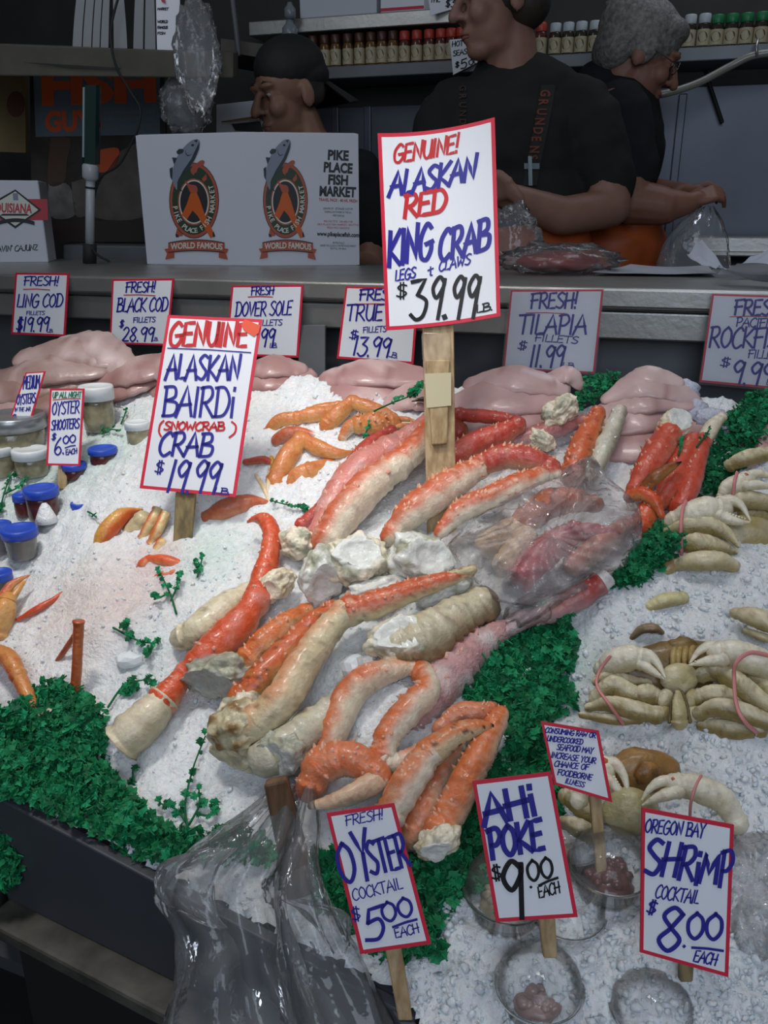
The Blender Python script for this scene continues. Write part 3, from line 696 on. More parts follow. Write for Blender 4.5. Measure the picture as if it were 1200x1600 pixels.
leg('hairpin shaped cream and orange king crab leg in the middle of the front heap', [
    ([(660, 1050, .05, 18), (668, 1078, .055, 22), (640, 1108, .06, 24), (608, 1146, .06, 22), (598, 1182, .055, 21)], U_, dict(spines=20, band=(.15, .6))),
    ([(600, 1184, .055, 20), (622, 1192, .05, 17), (655, 1178, .05, 16)], C_, dict(band=(.4, .9)))], dors=150, top=lin('#d4703f'), belly=lin('#dfd8c2'), lump=.15)
leg('bundle of orange bumpy leg joints above the oyster cocktail sign', [
    ([(486, 1232, .05, 22), (500, 1200, .06, 30), (530, 1186, .065, 28), (562, 1190, .065, 26), (590, 1212, .06, 22)], U_, dict(spines=34)),
    ([(592, 1216, .06, 20), (560, 1236, .068, 17), (520, 1252, .07, 12), (486, 1259, .068, 6)], 'claw_tip', dict(top=lin('#d9b494'), belly=CR, tip=(.86, DKT)))], dors=110, top=lin('#d9784c'), belly=lin('#e0a98c'), band=(-.4, .2))
leg('pale orange backed crab claw with black speckled tip crossing the front heap', [
    ([(608, 1275, .055, 26), (640, 1218, .065, 27), (672, 1175, .068, 23)], U_, dict(band=(.3, .8), spines=8)),
    ([(672, 1176, .068, 23), (712, 1148, .072, 19), (746, 1136, .072, 13), (768, 1134, .07, 4)], 'claw_tip', dict(spots=.9, tip=(.86, DKT), band=(.1, .6), belly=lin('#ccc29c')))], dors=130, top=lin('#d47a48'), belly=lin('#dfdac6'))
leg('orange spotted king crab leg standing at the right edge of the front heap', [
    ([(690, 1298, .05, 28), (708, 1262, .055, 26), (732, 1212, .06, 25), (756, 1168, .06, 22), (776, 1128, .055, 17)], U_, dict(spines=26, spots=.25)),
    ([(772, 1132, .055, 16), (782, 1116, .055, 14), (786, 1110, .05, 7)], C_, dict(spines=4))],
    [((684, 1316, .055, 36, 26), dict(face=-100, ang=30, col=(CR, CRD), meat=WHT))], dors=150, top=lin('#d9743f'), belly=lin('#dfc2a4'), band=(-.4, .2))
leg('short lumpy orange leg joints at the top right of the front heap', [
    ([(690, 1140, .05, 15), (718, 1114, .055, 16), (748, 1112, .055, 16), (770, 1104, .05, 8)], U_, dict(spines=14))], dors=100, top=lin('#d6835c'), belly=lin('#dcb09a'), band=(-.3, .2))
leg('cream and orange king crab leg half hidden behind the spotted leg', [
    ([(645, 1302, .03, 24), (664, 1262, .035, 25), (682, 1222, .035, 18), (712, 1172, .035, 16)], U_, dict(spines=12))], dors=130, top=lin('#d6825a'), belly=lin('#ddd2b8'), band=(-.1, .5))
leg('frosted pink grey king crab leg lying against the green parsley strip', [
    ([(640, 1132, .02, 30), (668, 1098, .03, 33), (704, 1052, .03, 35), (746, 1010, .03, 28), (784, 986, .03, 17)], U_, dict(spines=22))], dors=90, top=lin('#bf8f8e'), belly=lin('#b3a39c'), frost=.8, lump=.25, band=(-.3, .4))
leg('grey white shoulder chunk lying just above the brown post', [
    ([(420, 1182, .045, 32), (470, 1150, .045, 32), (520, 1108, .04, 24)], U_, dict(base_dark=1, lump=.25))], [((442, 1178, .05, 42, 38), dict(face=-150, ang=10, col=(GRN, lin('#b5b4ac')), meat=lin('#c6c7c2'), lump=.3))], dors=110, top=lin('#c9c2ac'), belly=GRN)
leg('cream shoulder shell lying lowest at the left front of the heap', [], [((382, 1175, .03, 50, 26), dict(ang=-12, col=(lin('#cbbf9c'), lin('#a59d84'))))], name='crab_shoulder')
leg('cream shoulder with folded shell edge left of the white meat row', [], [((430, 915, .05, 34, 22), dict(face=-150, ang=35, meat=CR, col=(CR, CRD)))], name='crab_shoulder')
leg('grey white meat ends just below the row of open shoulders', [], [((590, 925, .045, 52, 26), dict(ang=10, col=(MEAT, lin('#b9b7b0')))), ((690, 925, .045, 46, 26), dict(ang=25, col=(MEAT, GRN)))], name='crab_shoulder')
leg('pink king crab leg with a red cut end and white rim', [
    ([(838, 968, .02, 14), (872, 952, .035, 18), (910, 930, .045, 19), (940, 912, .05, 16)], U_, dict(fade=lin('#a8302a'), cap='flat', spines=10)),
    ([(934, 915, .05, 14), (950, 903, .051, 15)], 'cut_rim', dict(top=WHT, belly=WHT, cap='flat', flange=0))], dors=110, top=PK, belly=PKF, frost=.3)
leg('grey pink leg tip lying at the bag lower corner beside the parsley', [
    ([(785, 990, .03, 12), (812, 970, .035, 16), (850, 958, .04, 12)], U_)], dors=110, top=PKF, belly=lin('#ac8f8c'), frost=.6)
# inside the bag
GB = 'crab legs inside the clear bag'
leg('raspberry pink king crab leg seen through the front of the clear bag', [
    ([(808, 908, .055, 22), (846, 868, .062, 25), (880, 842, .065, 22), (902, 828, .065, 16)], U_, dict(spines=22, cap='flat')),
    ([(902, 830, .065, 15), (938, 830, .062, 11), (966, 833, .058, 4)], T_)], group=GB, dors=110, top=lin('#cc4a50'), belly=lin('#d98a84'), band=(-.5, 0), frost=.2)
leg('orange king crab leg at the top of the clear bag', [
    ([(820, 812, .06, 20), (856, 788, .068, 24), (895, 782, .068, 20), (930, 788, .06, 13)], U_, dict(spines=8))], group=GB, dors=90, top=lin('#d5764e'), belly=lin('#dcb094'), band=(-.2, .4))
leg('cream leg pieces at the left inside the clear bag', [
    ([(765, 850, .05, 22), (800, 828, .055, 20), (842, 812, .055, 12)], U_), ([(790, 880, .05, 20), (820, 840, .055, 19)], C_)], group=GB, dors=120, top=lin('#d9b998'), belly=CR)
leg('pale red leg at the right inside the clear bag', [
    ([(900, 880, .045, 20), (940, 850, .05, 20), (978, 820, .045, 13)], U_)], group=GB, dors=120, top=lin('#d88a74'), belly=lin('#dcb8a8'))

# ------------------------------------------------------------ snow crab pieces on the left bed
GS = 'snow crab legs on the ice'
def sn(label, segs, name='snow_crab_limb', cat='crab leg', **kw): return leg(label, segs, name=name, cat=cat, group=GS, lump=.06, **kw)
K = dict(top=lin('#cf7c44'), belly=lin('#dba565'), band=(-.3, .4), dors=90, flat=(1, .7))
sn('tan orange snow crab leg lying along the back ridge, leftmost of the three', [([(416, 676, .008, 7), (436, 658, .02, 11), (464, 653, .022, 11)], T_), ([(464, 652, .022, 10), (492, 648, .022, 12), (522, 643, .018, 10)], U_)], **K)
sn('bent snow crab leg with a raised knee on the back ice ridge', [([(512, 664, .02, 13), (530, 645, .03, 14), (550, 628, .035, 10)], U_), ([(550, 628, .035, 11), (578, 637, .03, 11), (600, 643, .025, 8), (618, 650, .02, 4)], T_)], **K)
sn('stub of a snow crab leg behind the bent kneed one', [([(482, 646, .01, 10), (502, 640, .02, 10), (530, 634, .02, 8)], U_)], **K)
sn('spiky edged orange snow crab claw with a pale wrist', [([(535, 684, .02, 7), (546, 668, .03, 11), (562, 662, .032, 13)], 'wrist', dict(belly=lin('#ddd0b0'))), ([(560, 663, .032, 15), (588, 662, .035, 18), (614, 660, .03, 13)], 'palm', dict(spines=16)), ([(612, 656, .03, 6), (636, 655, .03, 4), (656, 662, .028, 1)], 'finger'), ([(612, 668, .028, 5), (632, 664, .028, 3.5), (650, 664, .026, 1)], 'finger')], name='snow_crab_claw', cat='crab claw', **K)
sn('pink white rimmed snow crab claw lying above the upright tan leg', [([(434, 688, .015, 11), (452, 679, .022, 13), (474, 676, .022, 8), (502, 682, .02, 1.5)], 'finger', dict(tip=(.75, WHT))), ([(450, 690, .015, 8), (472, 686, .02, 6), (500, 690, .018, 2)], 'finger', dict(tip=(.6, WHT)))], name='snow_crab_claw', cat='crab claw', top=lin('#cf6a44'), belly=lin('#d99a80'), band=(-.4, .2))
sn('upright tan snow crab leg with a sideways foot, left of the heap', [([(430, 752, .01, 15), (448, 716, .025, 17), (470, 686, .03, 13)], U_), ([(472, 686, .03, 11), (498, 700, .028, 13), (524, 708, .022, 9), (550, 708, .015, 4)], T_)], **K)
sn('mottled orange snow crab claw half buried right of the upright tan leg', [([(450, 770, .0, 6), (464, 746, .014, 14), (484, 736, .018, 14)], 'palm'), ([(484, 734, .018, 13), (508, 726, .014, 9), (532, 716, .006, 4)], 'finger')], name='snow_crab_claw', cat='crab claw', **K)
sn('red snow crab leg tip with a yellow joint beside the snow crab sign', [([(384, 722, .012, 5), (410, 718, .016, 6), (422, 722, .016, 5)], T_), ([(424, 716, .017, 4), (428, 736, .014, 3)], 'joint', dict(top=lin('#d9a23a'), belly=lin('#d9b45a')))], top=RD, belly=lin('#cf6a44'))
sn('pair of thin white snow crab claw fingers right of the snow crab sign bottom', [([(400, 742, .02, 2.5), (412, 762, .015, 4), (420, 782, .008, 3)], 'finger'), ([(421, 730, .02, 2), (419, 756, .015, 3.5), (417, 780, .008, 3)], 'finger')], name='snow_crab_claw', cat='crab claw', top=lin('#e0c49a'), belly=WHT)
sn('orange snow crab back with a white rim sunk behind the sign stick', [([(322, 812, .0, 12), (350, 797, .012, 17), (385, 787, .012, 15), (412, 787, .006, 8), (434, 793, .0, 2)], 'shell')], name='snow_crab_shell', cat='crab shell', top=lin('#b95f40'), belly=lin('#d08a68'), band=(-.3, .3), dors=90)
sn('curved golden edged snow crab claw left of the snow crab sign stick', [([(152, 868, .0, 9), (164, 836, .02, 15), (186, 810, .026, 14), (204, 800, .024, 8), (222, 796, .02, 1.5)], 'finger', dict(spines=10, sp_col=lin('#e0b868')))], name='snow_crab_claw', cat='crab claw', top=lin('#dba24e'), belly=lin('#cf5a2a'), dors=150)
sn('cluster of cut cream and orange snow crab leg stubs beside the sign stick', [([(200, 838, .0, 14), (222, 812, .02, 14)], 'shell', dict(top=lin('#e0cfa0'), belly=CRD)), ([(222, 842, .01, 8), (236, 818, .025, 9), (247, 796, .03, 9)], U_, dict(cap='flat')), ([(236, 850, .01, 8), (248, 826, .025, 8), (259, 802, .03, 8)], U_, dict(cap='flat')), ([(240, 868, .005, 9), (252, 850, .012, 9)], C_)], top=lin('#e3cb92'), belly=lin('#d0622c'), dors=10, band=(-.1, .3))
sn('orange snow crab pincer lying just below the sign stick', [([(214, 898, .0, 5), (224, 882, .012, 9), (234, 875, .014, 7)], 'finger'), ([(232, 874, .014, 7), (255, 876, .016, 10), (276, 881, .014, 9), (292, 882, .01, 4)], 'palm')], name='snow_crab_claw', cat='crab claw', top=lin('#d85a30'), belly=lin('#dc9468'))
sn('small orange snow crab leg sliver below the pincer', [([(232, 916, .0, 4), (250, 902, .01, 8), (272, 896, .01, 8), (284, 894, .006, 3)], U_)], top=lin('#d8663a'), belly=lin('#dca878'))
sn('open snow crab claw with white tipped fingers at the left edge', [([(-4, 988, .0, 20), (6, 955, .02, 18), (12, 938, .025, 13)], 'palm'), ([(4, 936, .026, 10), (16, 916, .03, 7), (32, 905, .03, 4), (46, 899, .028, 1)], 'finger', dict(top=lin('#cf6440'))), ([(16, 940, .024, 7), (28, 922, .026, 5), (38, 908, .026, 3), (44, 901, .026, 1)], 'finger', dict(tip=(.6, WHT)))], name='snow_crab_claw', cat='crab claw', top=lin('#d8944a'), belly=lin('#dba868'))
sn('thin red snow crab leg lying half buried right of the open claw', [([(28, 968, .004, 3), (58, 952, .01, 6), (88, 934, .008, 4), (118, 910, .004, 1.5)], T_)], top=lin('#c9482c'), belly=lin('#d0603c'))
sn('cut red brown snow crab leg standing upright in the pink stained ice', [([(116, 1094, .0, 8), (120, 1045, .035, 8), (122, 1000, .065, 8), (123, 970, .085, 9)], U_, dict(cap='flat'))], top=lin('#c06a3a'), belly=lin('#b04a26'), dors=0)
sn('thin red snow crab leg leaning behind the upright one', [([(84, 1040, .0, 3), (100, 1018, .02, 4.5), (116, 994, .04, 4.5)], T_)], top=lin('#a84a2c'), belly=lin('#b05a34'))
sn('bent orange snow crab leg with a pale broken joint above the parsley', [([(-12, 1018, .02, 14), (14, 1030, .03, 15), (28, 1056, .03, 13)], U_), ([(28, 1054, .03, 13), (44, 1088, .025, 11), (54, 1108, .02, 8)], T_), ([(52, 1112, .018, 10), (72, 1118, .012, 12), (86, 1116, .005, 9)], 'joint', dict(top=CR, belly=GRN))], top=lin('#cf8a4a'), belly=lin('#bf4a24'), dors=50, band=(0, .4))
# ------------------------------------------------------------ whole pale crabs with banded claws
CB = lin('#dccfaa'); CBD = lin('#ab9862'); CBW = lin('#ece3cb'); CBR = lin('#8a6a38'); BAND = mat('pink_rubber', lin('#d98a86'), .55)
GC = 'whole crabs belly up in the ice'
CK = dict(top=CB, belly=CBD, band=(-.2, .5), dors=90, lump=.08, frost=0)
def teeth(mb, a, b, k, size, d):
    for i in range(k):
        t = (i+.5)/k; x = a[0]+(b[0]-a[0])*t; y = a[1]+(b[1]-a[1])*t; h = a[2]+(b[2]-a[2])*t
        c = P(x, y, h); r = wr(x, y, h, size*(1-.5*t)); blob(mb, c, (RT*r, UP*r, FW*r), 1, 0, 1, 0, CBW)
def claw(root, palm, fixed, dac, tooth=None):
    o = seg_mesh('palm', root, palm, **{**CK, 'top': CBW, 'belly': lin('#c9bb92'), 'flat': (1, .75)})
    f = seg_mesh('fixed_finger', root, fixed, **{**CK, 'top': CBW, 'belly': CB})
    d = seg_mesh('moving_finger', root, dac, **{**CK, 'top': CBW, 'belly': CB})
    if tooth:
        mb = MB(); teeth(mb, *tooth, 7, 3.0, 0); mb.build('claw_teeth', M_SHELL, f)
    mb = MB(); x, y, h, w_ = dac[0]; blob(mb, P(x, y, h+.004), tuple(v*wr(x, y, h, w_*.75) for v in (RT, UP, FW)), 2, .2, 1.5, 3, lin('#c0623a')); mb.build('claw_joint', M_SHELL, root)
def walk(root, *legs):
    for pts in legs: seg_mesh('walking_leg', root, pts, **{**CK, 'flat': (1.3, .6), 'belly': lin('#8f7d4a'), 'top': lin('#ddd0aa'), 'spots': .35, 'band': (.1, .6), 'dors': 60, 'flange': 1})
def band(root, pts, w=2.6):
    mb = MB(); dn = cat_rom([(x, y, h) for x, y, h in pts], 6); tube(mb, [P(*q) for q in dn], [wr(q[0], q[1], q[2], w) for q in dn], 6, flat=(1, .4)); mb.build('rubber_band', BAND, root)
def lumpy(root, name, x, y, h, wx, wy, ang=0, c1=CB, c2=CBD, lump=.18, dep=.6, freq=1.7, fq=60):
    LEGN[0] += 1; seed = LEGN[0]; a = math.radians(ang)
    rx, ry = wr(x, y, h, wx), wr(x, y, h, wy)
    def cf(p, v, s): return mix(c1, c2, sstep(-.25, .4, noise.noise(p*fq+Vector((seed, 0, 0)))))
    mb = MB(); blob(mb, P(x, y, h), ((RT*math.cos(a)+UP*math.sin(a))*rx, (-RT*math.sin(a)+UP*math.cos(a))*ry, -FW*min(rx, ry)*dep), 3, lump, freq, seed, cf)
    return mb.build(name, M_SHELL, root)
# the main one
r = thing('dungeness_crab', 'whole pale crab lying belly up with both banded claws raised, nearest the warning sign', 'crab', P(1062, 1080, .01), GC)
lumpy(r, 'carapace', 1072, 1066, .006, 128, 66, 0, lin('#6e5630'), lin('#8a6c3a'), .06, .5)  # brown shell, toned darker to stand for shadow in the gaps between legs
lumpy(r, 'face', 1068, 1022, .032, 30, 27, 0, lin('#8f7440'), lin('#6e5528'), .22, .5, 2.4, 120)
for x in (1052, 1060, 1070, 1080): seg_mesh('mouthpart', r, [(x+4, 1004, .036, 4), (x, 1022, .046, 5), (x-1, 1040, .042, 4)], **{**CK, 'top': lin('#b59a5e'), 'belly': CBR})
lumpy(r, 'breastplate', 1062, 1060, .042, 30, 24, 0, CB, lin('#c2b484'), .08, .6)
for sx in (-1, 1):
    lumpy(r, 'breastplate', 1062+sx*22, 1092, .038, 14, 16, 0, CB, CBD, .1, .6); lumpy(r, 'breastplate', 1062+sx*24, 1115, .034, 14, 12, 0, CB, CBD, .1, .6)
seg_mesh('tail_flap', r, [(1061, 1082, .055, 6), (1061, 1096, .058, 10), (1062, 1112, .056, 12), (1062, 1128, .048, 13)], **{**CK, 'top': lin('#c9bb8e'), 'belly': CBD, 'flat': (1, .5)})
seg_mesh('tail_flap', r, [(1046, 1128, .045, 3), (1050, 1096, .054, 2.5), (1061, 1078, .056, 2.5), (1072, 1096, .054, 2.5), (1078, 1128, .045, 3)], **{**CK, 'top': lin('#6a5c34'), 'belly': lin('#6a5c34')})
claw(r, [(938, 1046, .045, 11), (956, 1036, .055, 19), (982, 1028, .062, 22), (1002, 1030, .062, 17)], [(1000, 1036, .062, 10), (1018, 1048, .062, 7), (1030, 1056, .06, 4), (1037, 1061, .058, 1.5)], [(996, 1020, .064, 9), (1014, 1024, .066, 9), (1028, 1038, .064, 6), (1039, 1058, .06, 1.5)], ((1008, 1036, .066), (1034, 1057, .062)))
claw(r, [(1215, 1052, .05, 20), (1180, 1033, .06, 24), (1145, 1022, .064, 23), (1122, 1020, .064, 18)], [(1128, 1030, .064, 12), (1105, 1033, .064, 8), (1088, 1037, .062, 4), (1077, 1039, .06, 1.5)], [(1126, 1010, .066, 9), (1106, 1010, .068, 8), (1090, 1020, .066, 5), (1078, 1036, .062, 1.5)], ((1118, 1024, .068), (1084, 1034, .065)))
walk(r, [(1150, 1040, .04, 9), (1176, 1056, .045, 13), (1205, 1086, .045, 10)], [(1094, 1056, .045, 9), (1124, 1051, .05, 13), (1160, 1074, .05, 14), (1205, 1106, .045, 10)], [(1092, 1092, .04, 12), (1120, 1088, .045, 15), (1150, 1094, .04, 11)],
     [(1092, 1116, .04, 9), (1120, 1106, .048, 12), (1160, 1114, .048, 13), (1206, 1130, .045, 10)], [(1098, 1134, .025, 9), (1140, 1140, .03, 12), (1190, 1142, .03, 9)],
     [(1012, 1070, .035, 7), (978, 1064, .042, 9), (950, 1058, .045, 8), (930, 1066, .04, 5)], [(1012, 1096, .035, 11), (982, 1082, .045, 12), (956, 1072, .048, 13), (930, 1092, .04, 9)], [(990, 1090, .04, 11), (1012, 1086, .042, 14), (1026, 1088, .04, 10)],
     [(1028, 1118, .035, 11), (992, 1110, .042, 12), (952, 1100, .042, 10), (918, 1106, .035, 5)], [(1000, 1124, .025, 6), (960, 1124, .03, 7), (908, 1117, .028, 4)])
band(r, [(953, 1026, .078), (937, 1048, .066), (933, 1072, .064), (953, 1102, .062), (974, 1132, .03)]); band(r, [(1200, 1024, .082), (1172, 1020, .09), (1150, 1036, .088), (1147, 1060, .074), (1151, 1102, .068), (1164, 1128, .062), (1184, 1146, .03)], 3.4)
# lower crab behind the shrimp sign
r = thing('dungeness_crab', 'whole crab with an orange brown shell sunk in ice behind the shrimp sign', 'crab', P(1000, 1235, .01), GC)
lumpy(r, 'carapace', 1004, 1206, .022, 62, 36, 0, lin('#96703c'), lin('#b98a54'), .14, .6, 2.2, 110)
lumpy(r, 'face', 1012, 1208, .04, 20, 18, 20, lin('#a8763e'), lin('#7e562c'), .25, .5, 2.2, 110)
lumpy(r, 'breastplate', 985, 1268, .03, 44, 38, 0, lin('#b3a574'), lin('#cfc49c'), .12, .5)
claw(r, [(905, 1250, .03, 15), (925, 1218, .04, 18), (945, 1206, .045, 16)], [(946, 1214, .045, 10), (962, 1230, .045, 8), (974, 1243, .042, 4), (980, 1250, .04, 1.5)], [(944, 1190, .048, 9), (962, 1194, .05, 9), (976, 1216, .048, 6), (982, 1246, .042, 1.5)], ((958, 1212, .05), (976, 1240, .045)))
claw(r, [(1152, 1286, .03, 17), (1128, 1250, .045, 21), (1090, 1232, .055, 22), (1056, 1226, .058, 18)], [(1058, 1236, .058, 12), (1034, 1244, .058, 9), (1016, 1252, .055, 5), (1004, 1258, .052, 1.5)], [(1052, 1218, .06, 9), (1030, 1222, .062, 8), (1014, 1234, .06, 5), (1003, 1250, .056, 1.5)], ((1048, 1234, .062), (1012, 1249, .058)))
walk(r, [(930, 1276, .02, 12), (905, 1256, .025, 14), (880, 1244, .02, 9)], [(925, 1305, .015, 12), (900, 1292, .02, 12), (880, 1285, .015, 8)])
band(r, [(1096, 1212, .082), (1088, 1226, .084), (1080, 1252, .076), (1078, 1276, .05)])
# upper right crabs
r = thing('dungeness_crab', 'whole crab at the upper right whose banded claw points right above the ice', 'crab', P(1110, 830, .01), GC)
claw(r, [(1052, 815, .04, 15), (1078, 806, .05, 22), (1106, 798, .055, 23), (1126, 796, .055, 18)], [(1124, 806, .055, 11), (1142, 813, .054, 8), (1158, 816, .052, 5), (1171, 816, .05, 1.5)], [(1124, 784, .058, 9), (1142, 782, .06, 9), (1158, 790, .058, 6), (1172, 813, .052, 1.5)], ((1134, 801, .06), (1166, 811, .055)))
walk(r, [(1040, 838, .03, 9), (1066, 826, .045, 11), (1104, 820, .05, 12), (1134, 832, .045, 8), (1154, 854, .035, 2)], [(1050, 848, .025, 11), (1090, 850, .035, 14), (1130, 856, .03, 9), (1152, 864, .02, 3)])
lumpy(r, 'breastplate', 1170, 835, .012, 44, 30, 0, lin('#b8a884'), CBD, .15, .5); lumpy(r, 'carapace', 1110, 840, .005, 60, 26, 0, CBD, CBR, .1, .5)
band(r, [(1072, 782, .07), (1066, 800, .076), (1064, 830, .064), (1065, 866, .03)], 3)
r = thing('dungeness_crab', 'whole crab highest at the right edge next to the tall parsley tuft', 'crab', P(1170, 760, .01), GC)
claw(r, [(1128, 778, .04, 9), (1140, 762, .05, 15), (1165, 752, .055, 15)], [(1165, 758, .055, 9), (1188, 758, .055, 7), (1212, 762, .05, 3)], [(1165, 744, .058, 8), (1188, 740, .058, 7), (1212, 748, .052, 2)])
walk(r, [(1132, 796, .03, 8), (1160, 782, .04, 12), (1205, 786, .035, 10)], [(1140, 728, .02, 8), (1165, 716, .03, 10), (1205, 708, .03, 9)])
lumpy(r, 'breastplate', 1190, 800, .015, 40, 28, 0, lin('#b3a078'), CBD, .15, .5)
band(r, [(1152, 738, .07), (1148, 752, .074), (1146, 772, .06)], 3)
r = thing('dungeness_crab', 'buried crab showing one claw elbow below the upper right crab', 'crab', P(1090, 880, .0), GC)
seg_mesh('claw_arm', r, [(1052, 884, .03, 8), (1085, 877, .042, 15), (1122, 876, .042, 15), (1146, 884, .03, 10)], **CK); seg_mesh('walking_leg', r, [(1030, 902, .02, 9), (1044, 888, .03, 11), (1062, 878, .03, 8)], **{**CK, 'top': lin('#b09468')})
seg_mesh('leg_tip', r, [(1012, 948, .03, 8), (1040, 938, .036, 12), (1066, 934, .03, 10)], **{**CK, 'top': lin('#d9cf9c')})
r = thing('dungeness_crab', 'buried crab showing only a ridged cream claw at the right edge', 'crab', P(1180, 975, .0), GC)
seg_mesh('claw_arm', r, [(1150, 958, .04, 9), (1178, 964, .048, 16), (1212, 976, .045, 17)], **CK); seg_mesh('walking_leg', r, [(1165, 985, .03, 5), (1190, 995, .035, 7), (1212, 1000, .03, 6)], **CK)
r = thing('crab_leg_tip', 'small brown crab leg tip poking out of the ice above the belly up crab', 'crab leg', P(1010, 985, .0))
seg_mesh('leg_tip', r, [(985, 1000, .02, 4), (1002, 984, .034, 7), (1022, 982, .036, 8), (1034, 988, .03, 4)], **{**CK, 'top': lin('#8f7a5a'), 'belly': lin('#5c4a34')})

# ------------------------------------------------------------ fillets
M_FIL = mat('fish_flesh', attr=True, rough=.36, spec=.5, coat=.2, bump=.25, bscale=70, nvar=.10, nscale=22)
def fillet(label, group, pts, tint, flat=.30, band_=0):
    root = MB(); LEGN[0] += 1; seed = LEGN[0]
    dn = cat_rom(pts, 8); pp = [P(x, y, h) for x, y, h, w_ in dn]; rr = [wr(x, y, h, w_)*1.3 for x, y, h, w_ in dn]
    tint = tuple(v*.84 for v in tint); c2 = tuple(v*.80 for v in tint); c3 = mix(tint, (.78, .60, .58), .45)
    def cf(p, n, s):
        c = mix(tint, c3, sstep(-.1, .5, noise.noise(p*26+Vector((seed, 0, 0)))))
        return mix(c, mix(c2, (.35, .13, .12), .25), sstep(.25, .6, noise.noise(Vector((p.x*90, p.y*25, seed)))))
    tube(root, pp, rr, 26, cf, 0, 'round', (1, flat), lump=.16, seed=seed, up=NP)
    o = root.build('fish_fillet', M_FIL); return tag(o, label, 'fish fillet', group)
F1, F2, F3 = lin('#a37c72'), lin('#c99f98'), lin('#cda6a4')  # ling cod tint darkened to carry the shade of the counter overhang
def pile(fish, where, rows, tint):
    words = ['lowest', 'second', 'middle', 'fourth', 'fifth', 'topmost']
    for i, pts in enumerate(rows):
        wd = words[i] if i < len(rows)-1 else 'topmost'
        fillet(f'{"pale" if i % 2 else "pink"} {fish} fillet, {wd} of the pile {where}', f'{fish} fillets', pts, mix(tint, (.75, .60, .58), .12*i))
pile('ling cod', 'under the Ling Cod sign', [
    [(-40, 650, .0, 26), (40, 640, .01, 42), (110, 620, .01, 26)], [(-30, 600, .012, 26), (40, 600, .024, 36), (120, 590, .02, 26)], [(20, 590, .03, 22), (80, 574, .04, 34), (150, 575, .03, 22)],
    [(40, 558, .035, 18), (110, 548, .045, 28), (170, 560, .035, 20)], [(96, 535, .03, 14), (140, 538, .045, 26), (180, 560, .035, 22), (200, 590, .02, 12)]], F1)
pile('black cod', 'under the Black Cod sign', [
    [(130, 622, .0, 16), (190, 604, .012, 26), (250, 585, .012, 18)], [(150, 596, .015, 12), (210, 580, .028, 26), (290, 560, .02, 20)], [(250, 600, .0, 20), (330, 610, .012, 34), (400, 622, .0, 20)], [(230, 575, .02, 14), (290, 582, .034, 24), (350, 600, .02, 16)]], lin('#ab7d76'))  # black cod tint likewise holds the overhang's shade
pile('sole', 'under the half hidden Dover Sole sign', [
    [(375, 600, .0, 16), (415, 590, .012, 26), (470, 590, .0, 22)], [(385, 580, .015, 14), (425, 572, .024, 22), (465, 576, .01, 14)]], lin('#b38480'))
pile('true cod', 'under the True Cod sign', [
    [(500, 620, .0, 22), (560, 606, .012, 34), (640, 615, .0, 26)], [(515, 590, .015, 16), (575, 582, .026, 26), (660, 590, .015, 18)], [(600, 634, .01, 14), (650, 618, .02, 26), (700, 630, .005, 18)]], lin('#b98a88'))
pile('tilapia', 'under the Tilapia sign', [
    [(715, 668, .0, 24), (780, 650, .012, 36), (850, 640, .005, 26)], [(715, 630, .015, 20), (770, 620, .03, 34), (860, 625, .015, 22)], [(740, 598, .025, 14), (800, 592, .038, 26), (870, 604, .02, 18)], [(845, 600, .012, 10), (885, 585, .026, 16), (905, 600, .012, 10)]], lin('#cda09c'))
pile('rockfish', 'right of the Tilapia sign', [
    [(925, 700, .0, 22), (1000, 690, .006, 32), (1080, 672, .0, 22)], [(925, 665, .008, 18), (985, 650, .02, 34), (1060, 640, .01, 24)], [(945, 640, .02, 14), (1000, 622, .034, 28), (1075, 625, .02, 18)],
    [(950, 622, .03, 10), (1000, 602, .044, 24), (1060, 612, .032, 20), (1090, 636, .015, 10)], [(975, 596, .036, 8), (1010, 585, .05, 17), (1055, 596, .04, 12)]], lin('#c49a96'))
fillet('pink fillet edge showing at the right frame edge behind the parsley', 'rockfish fillets', [(1165, 720, .0, 12), (1190, 690, .012, 20), (1230, 670, .0, 18)], lin('#bf8c88'))
o = MB(); lump_pts = [(1080, 640, .012), (1110, 655, .006), (1130, 672, .0), (1068, 612, .022)]
for i, (x, y, h) in enumerate(lump_pts):
    rr = wr(x, y, h, 26); blob(o, P(x, y, h), (RT*rr, UP*rr*.7, FW*rr*.5), 3, .3, 2.2, i, (.58, .60, .70))
tag(o.build('ice_mound', M_ICE), 'bluish ice mound against the right end of the rockfish pile', 'ice', kind='stuff')
# tray dividers under the counter
for (xa, xb, ya, yb, lab) in ((466, 508, 508, 640, 'flat steel divider panel between the sole and true cod trays'),):
    q = [PY(xa, yb, YC-.05), PY(xb, yb, YC-.05), PY(xb, ya, YC-.02), PY(xa, ya, YC-.02)]; b = MB(); nn = Vector((0, .006, 0))
    b.add(q+[p+nn for p in q], [(0, 1, 2, 3), (7, 6, 5, 4), (0, 4, 5, 1), (1, 5, 6, 2), (2, 6, 7, 3), (3, 7, 4, 0)]); tag(bevel(b.build('tray_divider', M_STEELD, smooth=False), .001, 1), lab, 'tray divider')
